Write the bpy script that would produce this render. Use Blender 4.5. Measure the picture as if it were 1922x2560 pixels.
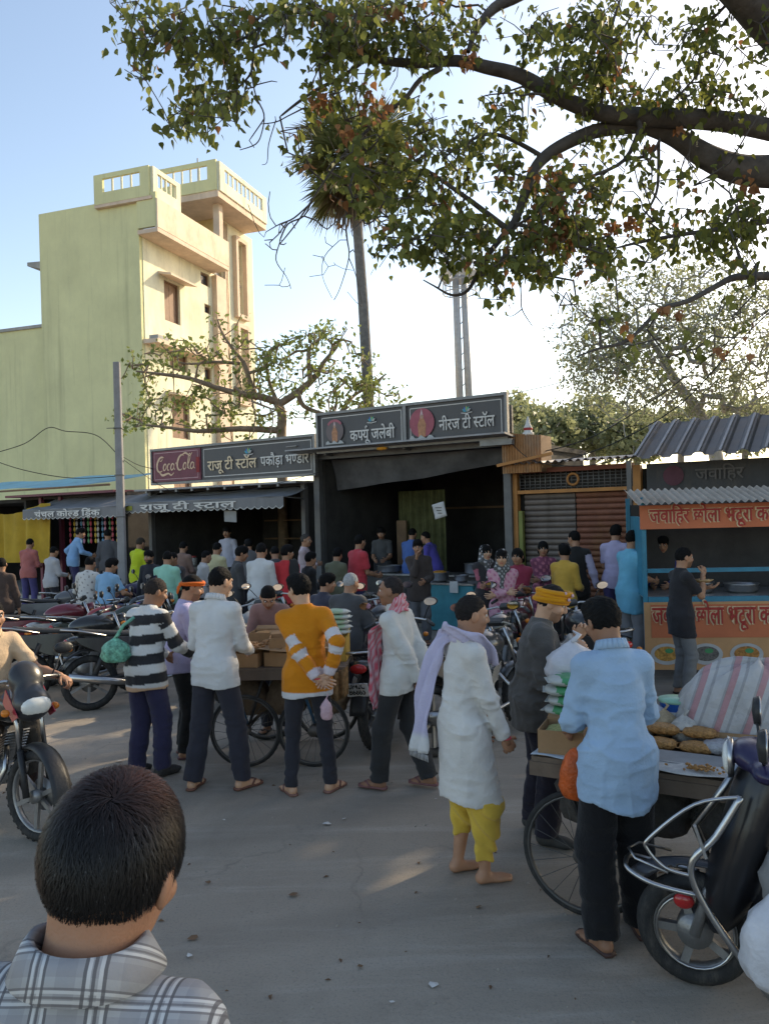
import bpy, bmesh, math, random
import numpy as np
from mathutils import Vector, Matrix, Euler
for _o in list(bpy.data.objects): bpy.data.objects.remove(_o)
SC = bpy.context.scene
COL = SC.collection
rad = math.radians
random.seed(11); np.random.seed(11)

# ------------------------------------------------------------------ camera
CAM_H = 2.15; FPX = 1950.0; ROLL = rad(1.6)
cam = bpy.data.cameras.new('camera'); camo = bpy.data.objects.new('camera', cam); COL.objects.link(camo)
camo.location = (0, 0, CAM_H); camo.rotation_euler = (rad(90), ROLL, 0)
cam.sensor_fit = 'AUTO'; cam.sensor_width = 36; cam.lens = FPX / 2560 * 36
cam.clip_start = 0.05; cam.clip_end = 2000
SC.camera = camo
# ------------------------------------------------------------------ sky and sun
SUN_AZ = math.atan2(0.64, 0.77)      # direction towards the sun in plan (x right, y ahead)
SUN_EL = rad(27)
SDIR = Vector((math.cos(SUN_EL)*math.cos(SUN_AZ), math.cos(SUN_EL)*math.sin(SUN_AZ), math.sin(SUN_EL)))
W = bpy.data.worlds.new('World'); SC.world = W; W.use_nodes = True
_nt = W.node_tree; _nt.nodes.clear()
_sky = _nt.nodes.new('ShaderNodeTexSky'); _sky.sky_type = 'NISHITA'; _sky.sun_disc = False
_sky.sun_elevation = SUN_EL; _sky.sun_rotation = math.pi/2 - SUN_AZ
_sky.altitude = 100; _sky.air_density = 1.0; _sky.dust_density = 1.2; _sky.ozone_density = 1.0
_bg = _nt.nodes.new('ShaderNodeBackground'); _bg.inputs['Strength'].default_value = 0.15
_wo = _nt.nodes.new('ShaderNodeOutputWorld')
_nt.links.new(_sky.outputs[0], _bg.inputs[0]); _nt.links.new(_bg.outputs[0], _wo.inputs[0])
_sl = bpy.data.lights.new('sun', 'SUN'); _sl.energy = 3.0; _sl.angle = rad(0.6); _sl.color = (1.0, 0.86, 0.66)
suno = bpy.data.objects.new('sun', _sl); COL.objects.link(suno)
suno.rotation_euler = (-SDIR).to_track_quat('-Z', 'Y').to_euler(); suno.location = (20, 10, 30)
SC.view_settings.view_transform = 'Standard'; SC.view_settings.look = 'None'
SC.view_settings.gamma = 1.0; SC.view_settings.use_curve_mapping = False
SC.view_settings.exposure = 1.0
try:
    SC.view_settings.use_white_balance = True; SC.view_settings.white_balance_temperature = 7300
except AttributeError: pass
SC.render.engine = 'CYCLES'
SC.cycles.use_denoising = True
SC.cycles.max_bounces = 8; SC.cycles.diffuse_bounces = 4; SC.cycles.transparent_max_bounces = 8

# ------------------------------------------------------------------ photograph calibration
def ray(x, y):
    u = (x-961)/FPX; v = -(y-1280)/FPX
    return Vector((u*math.cos(ROLL)+v*math.sin(ROLL), 1.0, -u*math.sin(ROLL)+v*math.cos(ROLL)))
def PX(x, y, D): return Vector((0, 0, CAM_H)) + ray(x, y)*D
def GR(x, y, z=0.0):
    d = ray(x, y); return Vector((0, 0, CAM_H)) + d*((z-CAM_H)/d.z)
FO = Vector((2.16, 14.0)); FA = rad(-32.3)
FD = Vector((math.cos(FA), math.sin(FA))); FN = Vector((math.sin(FA), -math.cos(FA)))

# ------------------------------------------------------------------ objects
def tag(o, label=None, cat=None, group=None, kind=None):
    if label: o['label'] = label
    if cat: o['category'] = cat
    if group: o['group'] = group
    if kind: o['kind'] = kind
    return o
def empty(name, loc=(0, 0, 0), rz=0.0, label=None, cat=None, group=None):
    o = bpy.data.objects.new(name, None); COL.objects.link(o)
    o.location = loc; o.rotation_euler = (0, 0, rz); o.empty_display_size = 0.1
    return tag(o, label, cat, group)
def link_mesh(name, me, parent=None, mats=None):
    o = bpy.data.objects.new(name, me); COL.objects.link(o)
    if parent: o.parent = parent
    if mats:
        if not isinstance(mats, (list, tuple)): mats = [mats]
        for m in mats: me.materials.append(m)
    return o

# ------------------------------------------------------------------ materials
MATS = {}
def _nodes(name):
    m = bpy.data.materials.new(name); m.use_nodes = True
    nt = m.node_tree; return m, nt, nt.nodes['Principled BSDF']
def N(nt, typ, **kw):
    n = nt.nodes.new(typ)
    for k, v in kw.items(): setattr(n, k, v)
    return n
def mat(name, col, rough=0.75, metal=0.0, var=0.15, scale=5.0, bump=0.12, bscale=60.0, spec=0.35, dirt=0.0, dirtcol=(0.16, 0.13, 0.10), emit=0, coat=0.0, streak=0.0):
    if name in MATS: return MATS[name]
    m, nt, b = _nodes(name); L = nt.links.new
    tc = N(nt, 'ShaderNodeTexCoord')
    n1 = N(nt, 'ShaderNodeTexNoise'); n1.inputs['Scale'].default_value = scale; n1.inputs['Detail'].default_value = 6; n1.inputs['Roughness'].default_value = 0.65
    L(tc.outputs['Object'], n1.inputs['Vector'])
    mx = N(nt, 'ShaderNodeMix', data_type='RGBA')
    mx.inputs[6].default_value = (*[c*(1-var) for c in col], 1); mx.inputs[7].default_value = (*[min(1, c*(1+var)) for c in col], 1)
    mr = N(nt, 'ShaderNodeMapRange'); mr.inputs[1].default_value = 0.3; mr.inputs[2].default_value = 0.7
    L(n1.outputs['Fac'], mr.inputs[0]); L(mr.outputs[0], mx.inputs[0])
    out = mx.outputs[2]
    if dirt > 0:
        n3 = N(nt, 'ShaderNodeTexNoise'); n3.inputs['Scale'].default_value = scale*0.6; n3.inputs['Detail'].default_value = 9; n3.inputs['Roughness'].default_value = 0.75
        mp = N(nt, 'ShaderNodeMapping'); mp.inputs['Scale'].default_value = (1, 1, 0.35); mp.inputs['Location'].default_value = (3.1, 7.7, 1.3)
        L(tc.outputs['Object'], mp.inputs[0]); L(mp.outputs[0], n3.inputs['Vector'])
        r3 = N(nt, 'ShaderNodeMapRange'); r3.inputs[1].default_value = 0.48; r3.inputs[2].default_value = 0.68; r3.inputs[4].default_value = dirt
        L(n3.outputs['Fac'], r3.inputs[0])
        m3 = N(nt, 'ShaderNodeMix', data_type='RGBA'); m3.inputs[7].default_value = (*dirtcol, 1)
        L(r3.outputs[0], m3.inputs[0]); L(out, m3.inputs[6]); out = m3.outputs[2]
    if streak > 0:
        mp4 = N(nt, 'ShaderNodeMapping'); mp4.inputs['Scale'].default_value = (2.6, 2.6, 0.10); L(tc.outputs['Object'], mp4.inputs[0])
        n4 = N(nt, 'ShaderNodeTexNoise'); n4.inputs['Scale'].default_value = 1.0; n4.inputs['Detail'].default_value = 8; n4.inputs['Roughness'].default_value = .7; L(mp4.outputs[0], n4.inputs['Vector'])
        r4 = N(nt, 'ShaderNodeMapRange'); r4.inputs[1].default_value = .54; r4.inputs[2].default_value = .72; r4.inputs[4].default_value = streak; L(n4.outputs['Fac'], r4.inputs[0])
        m4 = N(nt, 'ShaderNodeMix', data_type='RGBA'); m4.inputs[7].default_value = (*[c*.45 for c in dirtcol], 1); L(r4.outputs[0], m4.inputs[0]); L(out, m4.inputs[6]); out = m4.outputs[2]
    L(out, b.inputs['Base Color'])
    b.inputs['Roughness'].default_value = rough; b.inputs['Metallic'].default_value = metal
    b.inputs['Specular IOR Level'].default_value = spec
    if coat: b.inputs['Coat Weight'].default_value = coat; b.inputs['Coat Roughness'].default_value = 0.1
    if bump > 0:
        n2 = N(nt, 'ShaderNodeTexNoise'); n2.inputs['Scale'].default_value = bscale; n2.inputs['Detail'].default_value = 4
        L(tc.outputs['Object'], n2.inputs['Vector'])
        bp = N(nt, 'ShaderNodeBump'); bp.inputs['Strength'].default_value = bump; bp.inputs['Distance'].default_value = 0.02
        L(n2.outputs['Fac'], bp.inputs['Height']); L(bp.outputs[0], b.inputs['Normal'])
    MATS[name] = m; return m
def attr_mat(name, rough=0.85, spec=0.25, var=0.12, scale=9, bump=0.25, bscale=35, sheen=0.0, sss=0.0, fine=0.0):
    """colour comes from the mesh's own 'Col' attribute (dye of the cloth, tone of the skin)"""
    if name in MATS: return MATS[name]
    m, nt, b = _nodes(name); L = nt.links.new
    at = N(nt, 'ShaderNodeAttribute'); at.attribute_name = 'Col'
    tc = N(nt, 'ShaderNodeTexCoord')
    n1 = N(nt, 'ShaderNodeTexNoise'); n1.inputs['Scale'].default_value = scale; n1.inputs['Detail'].default_value = 5
    L(tc.outputs['Object'], n1.inputs['Vector'])
    mr = N(nt, 'ShaderNodeMapRange'); mr.inputs[1].default_value = 0.3; mr.inputs[2].default_value = 0.7; mr.inputs[3].default_value = 1-var; mr.inputs[4].default_value = 1+var
    L(n1.outputs['Fac'], mr.inputs[0])
    mx = N(nt, 'ShaderNodeVectorMath', operation='SCALE'); L(at.outputs['Color'], mx.inputs[0]); L(mr.outputs[0], mx.inputs['Scale'])
    L(mx.outputs[0], b.inputs['Base Color'])
    b.inputs['Roughness'].default_value = rough; b.inputs['Specular IOR Level'].default_value = spec
    if sheen: b.inputs['Sheen Weight'].default_value = sheen
    if sss: b.inputs['Subsurface Weight'].default_value = sss; b.inputs['Subsurface Scale'].default_value = 0.01
    n2 = N(nt, 'ShaderNodeTexNoise'); n2.inputs['Scale'].default_value = bscale; n2.inputs['Detail'].default_value = 5; n2.inputs['Distortion'].default_value = 0.8
    L(tc.outputs['Object'], n2.inputs['Vector'])
    bp = N(nt, 'ShaderNodeBump'); bp.inputs['Strength'].default_value = bump; bp.inputs['Distance'].default_value = 0.02
    L(n2.outputs['Fac'], bp.inputs['Height']); L(bp.outputs[0], b.inputs['Normal'])
    MATS[name] = m; return m

# ------------------------------------------------------------------ mesh builder
class MB:
    def __init__(self): self.v = []; self.f = []; self.m = []; self.smooth = []
    def add(self, vs, fs, mi=0, sm=False):
        o = len(self.v); self.v += [tuple(p) for p in vs]
        for f in fs: self.f.append(tuple(i+o for i in f)); self.m.append(mi); self.smooth.append(sm)
        return self
    def box(self, c, s, rot=None, mi=0, taper=1.0):
        hx, hy, hz = s[0]/2, s[1]/2, s[2]/2
        vs = []
        for z in (-1, 1):
            k = taper if z > 0 else 1.0
            for x, y in ((-1, -1), (1, -1), (1, 1), (-1, 1)): vs.append(Vector((x*hx*k, y*hy*k, z*hz)))
        if rot is not None:
            R = rot if isinstance(rot, Matrix) else Euler(rot).to_matrix()
            vs = [R @ p for p in vs]
        c = Vector(c); vs = [p+c for p in vs]
        return self.add(vs, [(3, 2, 1, 0), (4, 5, 6, 7), (0, 1, 5, 4), (1, 2, 6, 5), (2, 3, 7, 6), (3, 0, 4, 7)], mi)
    def bar(self, a, b, w, h=None, mi=0):
        a = Vector(a); b = Vector(b); d = b-a; h = h or w
        q = d.to_track_quat('X', 'Z').to_matrix()
        return self.box((a+b)/2, (d.length, w, h), q, mi)
    def tube(self, pts, r, n=8, mi=0, cap=True, sm=True, squash=1.0, closed=False):
        pts = [Vector(p) for p in pts]; k = len(pts)
        rs = r if isinstance(r, (list, tuple)) else [r]*k
        up = Vector((0, 0, 1)); vs = []; prev = None
        for i, p in enumerate(pts):
            if closed: t = pts[(i+1) % k]-pts[i-1]
            else: t = (pts[min(i+1, k-1)]-pts[max(i-1, 0)])
            if t.length < 1e-9: t = Vector((0, 0, 1))
            t.normalize()
            if prev is None:
                a = t.cross(up)
                if a.length < 1e-3: a = t.cross(Vector((0, 1, 0)))
            else: a = prev - t*prev.dot(t)
            if a.length < 1e-6: a = t.orthogonal()
            a.normalize(); prev = a; b = t.cross(a)
            for j in range(n):
                q = 2*math.pi*j/n
                vs.append(p + a*(rs[i]*math.cos(q)) + b*(rs[i]*squash*math.sin(q)))
        fs = []
        for i in range(k if closed else k-1):
            for j in range(n):
                i2 = (i+1) % k
                fs.append((i*n+j, i*n+(j+1) % n, i2*n+(j+1) % n, i2*n+j))
        if cap and not closed:
            fs.append(tuple(range(n))[::-1]); fs.append(tuple((k-1)*n+j for j in range(n)))
        return self.add(vs, fs, mi, sm)
    def lathe(self, prof, c=(0, 0, 0), axis='Z', n=20, mi=0, sm=True, R=None):
        vs = []; c = Vector(c)
        for (r, z) in prof:
            for j in range(n):
                q = 2*math.pi*j/n; p = Vector((r*math.cos(q), r*math.sin(q), z))
                if axis == 'Y': p = Vector((p.x, p.z, p.y))
                elif axis == 'X': p = Vector((p.z, p.x, p.y))
                if R is not None: p = R @ p
                vs.append(p+c)
        fs = []
        for i in range(len(prof)-1):
            for j in range(n): fs.append((i*n+j, i*n+(j+1) % n, (i+1)*n+(j+1) % n, (i+1)*n+j))
        if prof[0][0] > 1e-4: fs.append(tuple(range(n))[::-1])
        if prof[-1][0] > 1e-4: fs.append(tuple((len(prof)-1)*n+j for j in range(n)))
        return self.add(vs, fs, mi, sm)
    def torus(self, c, R0, r, axis='Y', n=28, k=8, mi=0, squash=1.0):
        vs = []; c = Vector(c)
        for i in range(n):
            q = 2*math.pi*i/n
            for j in range(k):
                w = 2*math.pi*j/k; rr = R0 + r*math.cos(w); z = r*squash*math.sin(w)
                p = (rr*math.cos(q), rr*math.sin(q), z)
                if axis == 'Y': p = (p[0], p[2], p[1])
                elif axis == 'X': p = (p[2], p[0], p[1])
                vs.append(Vector(p)+c)
        fs = [(i*k+j, ((i+1) % n)*k+j, ((i+1) % n)*k+(j+1) % k, i*k+(j+1) % k) for i in range(n) for j in range(k)]
        return self.add(vs, fs, mi, True)
    def ell(self, c, r, n=14, m=9, mi=0, rot=None, fn=None):
        vs = []; R = Euler(rot).to_matrix() if rot is not None else None; c = Vector(c)
        for i in range(m+1):
            t = math.pi*i/m
            for j in range(n):
                q = 2*math.pi*j/n
                p = Vector((math.sin(t)*math.cos(q), math.sin(t)*math.sin(q), math.cos(t)))
                if fn: p = fn(p)
                p = Vector((p.x*r[0], p.y*r[1], p.z*r[2]))
                if R is not None: p = R @ p
                vs.append(p+c)
        fs = []
        for i in range(m):
            for j in range(n):
                a, b, d, e = i*n+j, (i+1)*n+j, (i+1)*n+(j+1) % n, i*n+(j+1) % n
                fs.append((a, b, d, e))
        return self.add(vs, fs, mi, True)
    def grid(self, fn, nu, nv, mi=0, sm=True, thick=0.0):
        vs = [Vector(fn(i/(nu-1), j/(nv-1))) for i in range(nu) for j in range(nv)]
        fs = [(i*nv+j, (i+1)*nv+j, (i+1)*nv+j+1, i*nv+j+1) for i in range(nu-1) for j in range(nv-1)]
        return self.add(vs, fs, mi, sm)
    def prism(self, poly, d, o=(0, 0, 0), ax=((1, 0, 0), (0, 0, 1)), mi=0, sm=False):
        """poly of (a,b) extruded by vector d"""
        A = Vector(ax[0]); B = Vector(ax[1]); o = Vector(o); d = Vector(d); n = len(poly)
        vs = [o+A*a+B*b for a, b in poly] + [o+A*a+B*b+d for a, b in poly]
        fs = [tuple(range(n)), tuple(range(n, 2*n))[::-1]]
        fs += [(i, (i+1) % n, n+(i+1) % n, n+i)[::-1] for i in range(n)]
        return self.add(vs, fs, mi, sm)
    def build(self, name, mats=None, parent=None, bevel=0.0, recalc=True, solid=0.0):
        me = bpy.data.meshes.new(name)
        me.from_pydata(self.v, [], self.f)
        me.polygons.foreach_set('material_index', self.m)
        me.polygons.foreach_set('use_smooth', self.smooth)
        if recalc or bevel:
            bm = bmesh.new(); bm.from_mesh(me)
            bmesh.ops.remove_doubles(bm, verts=bm.verts, dist=1e-6)
            bmesh.ops.recalc_face_normals(bm, faces=bm.faces)
            if bevel:
                ed = [e for e in bm.edges if len(e.link_faces) == 2 and e.calc_face_angle(0) > 0.7]
                bmesh.ops.bevel(bm, geom=ed, offset=bevel, segments=1, affect='EDGES', clamp_overlap=True)
            bm.to_mesh(me); bm.free()
        me.update()
        o = link_mesh(name, me, parent, mats)
        if solid:
            md = o.modifiers.new('solid', 'SOLIDIFY'); md.thickness = solid; md.offset = 0
        return o

# ------------------------------------------------------------------ lettering
def _glyphs(s, bold):
    c = bpy.data.curves.new('lettering', 'FONT'); c.body = s; c.size = 1; c.offset = bold; c.resolution_u = 3
    o = bpy.data.objects.new('lettering', c); COL.objects.link(o); bpy.context.view_layer.update()
    me = o.evaluated_get(bpy.context.evaluated_depsgraph_get()).to_mesh()
    v = [(p.co.x, p.co.y) for p in me.vertices]; f = [tuple(p.vertices) for p in me.polygons]
    o.evaluated_get(bpy.context.evaluated_depsgraph_get()).to_mesh_clear()
    bpy.data.objects.remove(o); bpy.data.curves.remove(c)
    return v, f
def _adv(s):
    return max(p[0] for p in _glyphs(s+'I', 0)[0]) - max(p[0] for p in _glyphs('I', 0)[0])
def lettering(tokens, height, width=None, bold=0.01, depth=0.004, slant=0.0):
    """tokens: plain strings, ('half', glyph), ('reph',), ('rakar',). Returns MB in the xz plane, baseline at z=0, x from 0"""
    x = 0.0; V = []; Fc = []
    for t in tokens:
        if isinstance(t, str):
            v, f = _glyphs(t, bold); a = _adv(t)
        elif t[0] == 'half':
            v, f = _glyphs(t[1], bold); a = _adv(t[1])
            bm = bmesh.new(); vv = [bm.verts.new((p[0], p[1], 0)) for p in v]
            for q in f:
                try: bm.faces.new([vv[i] for i in q])
                except ValueError: pass
            cut = a*0.70
            bmesh.ops.bisect_plane(bm, geom=bm.verts[:]+bm.edges[:]+bm.faces[:], plane_co=(cut, 0, 0), plane_no=(1, 0, 0), clear_outer=True)
            bm.verts.index_update(); v = [(p.co.x, p.co.y) for p in bm.verts]; f = [tuple(w.index for w in q.verts) for q in bm.faces]; bm.free()
            a = cut - 0.01
        elif t[0] in ('reph', 'rakar'):
            pts = [(-0.28, 0.70), (-0.30, 0.80), (-0.22, 0.86), (-0.14, 0.80)] if t[0] == 'reph' else [(-0.36, -0.16), (-0.24, -0.02), (-0.12, -0.16)]
            v = []; f = []
            for i, (px, py) in enumerate(pts):
                q0 = pts[max(i-1, 0)]; q1 = pts[min(i+1, len(pts)-1)]
                dx, dy = q1[0]-q0[0], q1[1]-q0[1]; l = math.hypot(dx, dy); w = 0.032+bold
                v += [(px-dy/l*w, py+dx/l*w), (px+dy/l*w, py-dx/l*w)]
            f = [(2*i, 2*i+1, 2*i+3, 2*i+2) for i in range(len(pts)-1)]; a = 0
        o = len(V); V += [(p[0]+x, p[1]) for p in v]; Fc += [tuple(i+o for i in q) for q in f]; x += a
    xs = [p[0] for p in V]; x0, x1 = min(xs), max(xs)
    k = height/0.62; kx = k if width is None else width/(x1-x0)
    mb = MB(); n = len(V)
    vs = [((p[0]-x0)*kx + slant*p[1]*k, -depth, p[1]*k) for p in V]
    mb.add(vs, Fc)
    # thin side walls so the letters have body
    cnt = {}
    for q in Fc:
        for i in range(len(q)):
            e = (q[i], q[(i+1) % len(q)]); cnt[e] = 1
    bvs = [(p[0], 0.0, p[2]) for p in vs]
    walls = [(a, b, b+n, a+n) for (a, b) in cnt if (b, a) not in cnt]
    mb.v += bvs
    for w in walls: mb.f.append(w); mb.m.append(0); mb.smooth.append(False)
    return mb
def strokes(lines, w, depth=0.004, mi=0):
    """ribbons of polylines in xz plane; each line is list of (x,z) or (x,z,w)"""
    mb = MB()
    for ln in lines:
        vs = []
        for i, p in enumerate(ln):
            q0 = ln[max(i-1, 0)]; q1 = ln[min(i+1, len(ln)-1)]
            dx, dz = q1[0]-q0[0], q1[1]-q0[1]; l = math.hypot(dx, dz) or 1
            h = (p[2] if len(p) > 2 else w)/2
            vs += [(p[0]-dz/l*h, -depth, p[1]+dx/l*h), (p[0]+dz/l*h, -depth, p[1]-dx/l*h)]
        mb.add(vs, [(2*i, 2*i+1, 2*i+3, 2*i+2) for i in range(len(ln)-1)], mi)
    return mb
def disc(mb, c, r, y, n=18, mi=0, rz=None):
    rz = rz or r
    mb.add([(c[0]+r*math.cos(2*math.pi*i/n), y, c[1]+rz*math.sin(2*math.pi*i/n)) for i in range(n)], [tuple(range(n))], mi)
def spline(pts, k=6):
    """Catmull-Rom through points (tuples of any length)"""
    P = [np.array(p, float) for p in pts]; out = []
    for i in range(len(P)-1):
        p0 = P[max(i-1, 0)]; p1 = P[i]; p2 = P[i+1]; p3 = P[min(i+2, len(P)-1)]
        for j in range(k):
            t = j/k
            out.append(0.5*((2*p1)+(-p0+p2)*t+(2*p0-5*p1+4*p2-p3)*t*t+(-p0+3*p1-3*p2+p3)*t**3))
    out.append(P[-1]); return [tuple(q) for q in out]
# ================================================================== ground
def ground_material():
    m, nt, b = _nodes('worn_asphalt'); L = nt.links.new
    tc = N(nt, 'ShaderNodeTexCoord')
    def noise(scale, detail, rough=0.6, vec=None, dist=0.0):
        n = N(nt, 'ShaderNodeTexNoise'); n.inputs['Scale'].default_value = scale; n.inputs['Detail'].default_value = detail; n.inputs['Roughness'].default_value = rough; n.inputs['Distortion'].default_value = dist
        L(vec or tc.outputs['Object'], n.inputs['Vector']); return n.outputs['Fac']
    def mrange(f, a, b_, c=0., d=1.):
        r = N(nt, 'ShaderNodeMapRange'); r.inputs[1].default_value = a; r.inputs[2].default_value = b_; r.inputs[3].default_value = c; r.inputs[4].default_value = d; L(f, r.inputs[0]); return r.outputs[0]
    def mix(f, a, b_):
        x = N(nt, 'ShaderNodeMix', data_type='RGBA')
        L(f, x.inputs[0])
        for i, s in ((6, a), (7, b_)):
            if isinstance(s, tuple): x.inputs[i].default_value = (*s, 1)
            else: L(s, x.inputs[i])
        return x.outputs[2]
    mp = N(nt, 'ShaderNodeMapping'); mp.inputs['Rotation'].default_value = (0, 0, rad(32)); mp.inputs['Scale'].default_value = (0.35, 2.2, 1); L(tc.outputs['Object'], mp.inputs[0])
    base = mix(mrange(noise(0.5, 7, 0.65), 0.35, 0.65), (0.27, 0.23, 0.185), (0.33, 0.285, 0.23))
    base = mix(mrange(noise(1.6, 8, 0.7, mp.outputs[0], 0.6), 0.50, 0.72), base, (0.39, 0.345, 0.29))
    base = mix(mrange(noise(2.3, 8, 0.75), 0.58, 0.72, 0, 0.55), base, (0.20, 0.175, 0.145))
    base = mix(mrange(noise(70, 4, 0.7), 0.52, 0.72, 0, 0.5), base, (0.10, 0.10, 0.10))
    base = mix(mrange(noise(130, 2, 0.5), 0.62, 0.75, 0, 0.5), base, (0.30, 0.285, 0.265))
    vo = N(nt, 'ShaderNodeTexVoronoi'); vo.feature = 'DISTANCE_TO_EDGE'; vo.inputs['Scale'].default_value = 0.55
    wn = N(nt, 'ShaderNodeVectorMath', operation='MULTIPLY_ADD'); nz = N(nt, 'ShaderNodeTexNoise'); nz.inputs['Scale'].default_value = 2.5; nz.inputs['Detail'].default_value = 6; L(tc.outputs['Object'], nz.inputs['Vector'])
    L(nz.outputs['Color'], wn.inputs[0]); wn.inputs[1].default_value = (.7, .7, .7); L(tc.outputs['Object'], wn.inputs[2]); L(wn.outputs[0], vo.inputs['Vector'])
    cr = N(nt, 'ShaderNodeMath', operation='MULTIPLY'); L(mrange(vo.outputs['Distance'], 0.0, 0.012, .3, 0), cr.inputs[0]); L(mrange(noise(.8, 4), .45, .6), cr.inputs[1])
    base = mix(cr.outputs[0], base, (0.05, 0.048, 0.045))
    wv = N(nt, 'ShaderNodeTexWave'); wv.inputs['Scale'].default_value = .16; wv.inputs['Distortion'].default_value = 5; wv.inputs['Detail'].default_value = 3; L(mp.outputs[0], wv.inputs['Vector'])
    base = mix(mrange(wv.outputs['Fac'], .80, .97, 0, .35), base, (0.17, 0.15, 0.125))
    st_ = mrange(noise(.35, 5, .7, None, 1.0), .56, .66, 0, .45); base = mix(st_, base, (0.19, 0.165, 0.135))
    # dusty earth along the left verge
    sx = N(nt, 'ShaderNodeSeparateXYZ'); L(tc.outputs['Object'], sx.inputs[0])
    ad = N(nt, 'ShaderNodeMath', operation='MULTIPLY_ADD'); L(noise(0.9, 6, 0.7), ad.inputs[0]); ad.inputs[1].default_value = 2.4; L(sx.outputs['X'], ad.inputs[2])
    dust = mrange(ad.outputs[0], -1.9, -3.2, 0, .8)
    base = mix(dust, base, mix(mrange(noise(6, 7, 0.7), 0.3, 0.7), (0.33, 0.245, 0.17), (0.44, 0.33, 0.23)))
    L(base, b.inputs['Base Color']); b.inputs['Roughness'].default_value = 0.82; b.inputs['Specular IOR Level'].default_value = 0.25
    bp = N(nt, 'ShaderNodeBump'); bp.inputs['Strength'].default_value = 0.35; bp.inputs['Distance'].default_value = 0.01; L(noise(110, 5, 0.7), bp.inputs['Height'])
    bp2 = N(nt, 'ShaderNodeBump'); bp2.inputs['Strength'].default_value = 0.3; bp2.inputs['Distance'].default_value = 0.05; L(noise(4, 6, 0.7), bp2.inputs['Height']); L(bp.outputs[0], bp2.inputs['Normal'])
    L(bp2.outputs[0], b.inputs['Normal'])
    return m
_g = MB()
_n = 60
def _gf(u, v):
    x = (u-0.5)*2; y = (v-0.5)*2
    return (400*x*abs(x), 400*y*abs(y)+10, 0.0)
_g.grid(_gf, _n, _n, sm=True)
tag(_g.build('ground', ground_material()), kind='structure')
# litter on the road: each scrap a thing of its own
_pm = mat('paper_scrap', (0.55, 0.53, 0.5), 0.9); _pm2 = mat('dry_leaf_scrap', (0.16, 0.09, 0.05), 0.9)
LIT = [(1090, 2000, 'w', 'near the feet of the man in the yellow dhoti'), (860, 2050, 'w', 'in front of the man in the orange sweater'), (816, 2062, 'w', 'left of centre on the open road'), (835, 2032, 'b', 'on the open road before the orange sweater man'), (475, 2393, 'w', 'beside the collar of the man in front'), (482, 2350, 'b', 'above the shoulder of the man in front'), (980, 2510, 'w', 'at the bottom middle of the road'), (1196, 2270, 'b', 'below the feet of the man in the dhoti'), (1085, 2465, 'w', 'at the bottom right of the open road'), (560, 2052, 'w', 'below the white shirted man'), (520, 2210, 'b', 'right of the foreground head'), (735, 2240, 'b', 'in the middle of the road'), (610, 1900, 'w', 'under the peanut cart'), (900, 2420, 'b', 'low in the middle of the road'), (300, 1905, 'w', 'behind the head of the man in front')]
for i, (x, y, c, wh) in enumerate(LIT):
    p = GR(x, y); s = 0.012+0.008*((i*7) % 3)
    mb = MB(); rn = random.Random(i)
    pts = [(math.cos(a)*s*rn.uniform(.6, 1.3), math.sin(a)*s*rn.uniform(.5, 1), 0.005+rn.uniform(0, .012)) for a in [k*math.pi/3 for k in range(6)]]
    mb.add(pts+[(0, 0, 0.012)], [(k, (k+1) % 6, 6) for k in range(6)])
    o = mb.build('litter_scrap', _pm if c == 'w' else _pm2, recalc=False); o.location = p
    tag(o, ('pale paper scrap lying ' if c == 'w' else 'dry brown leaf lying ')+wh, 'litter', 'litter scattered on the road')

gr_ = MB(); rn = random.Random(77)
for k in range(800):
    y = 1.6+rn.random()**1.6*14; x = rn.uniform(-.55, .55)*y+rn.gauss(0, .4)
    s = rn.uniform(.003, .011); a = rn.uniform(0, 6.28); z = .002
    if k % 5 == 0:
        s *= 2.2; gr_.add([(x+s*math.cos(a), y+s*math.sin(a), z), (x+.5*s*math.cos(a+2), y+.5*s*math.sin(a+2), z+.5*s), (x-s*math.cos(a), y-s*math.sin(a), z), (x+.5*s*math.cos(a-2), y+.5*s*math.sin(a-2), z+.3*s)], [(0, 1, 2, 3)], 1)
    else: gr_.box((x, y, s*.3), (s*1.4, s, s*.8), (0, .2, a), 0, .6)
tag(gr_.build('road_grit', [mat('grit', (.30, .27, .23), .9), _pm2], recalc=False), 'scattered grit and leaf crumbs lying on the road', 'grit', kind='stuff')

# ================================================================== cream building
M_cream = mat('cream_plaster', (0.74, 0.71, 0.53), 0.9, var=0.12, scale=0.9, bump=0.2, bscale=12, dirt=0.6, dirtcol=(0.42, 0.40, 0.29), streak=.45)
M_side_shade = mat('shaded_side_plaster', (0.66, 0.64, 0.36), 0.92, var=0.10, scale=0.5, bump=0.25, bscale=9, dirt=0.5, dirtcol=(0.50, 0.49, 0.30), streak=.35)  # cream plaster of the unlit side, its shade put into the colour as olive
M_trim = mat('faded_pink_trim', (0.66, 0.52, 0.40), 0.9, var=0.12, scale=2, dirt=0.4, dirtcol=(0.36, 0.27, 0.2))
M_shut = mat('brown_shutter', (0.20, 0.12, 0.08), 0.7)
M_darkg = mat('dark_window_glass', (0.05, 0.05, 0.06), 0.2, spec=0.6)
M_white = mat('white_lime', (0.74, 0.74, 0.72), 0.9, dirt=0.3, dirtcol=(0.5, 0.5, 0.47))
M_conc = mat('bare_concrete', (0.36, 0.35, 0.33), 0.92, var=0.2, dirt=0.5, dirtcol=(0.18, 0.17, 0.16), scale=2)
bld = empty('apartment_house', (-9.0, 30.0, 0), rad(71.3), 'tall cream plastered house with a balcony and roof railings behind the tea stalls', 'building')
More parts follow.
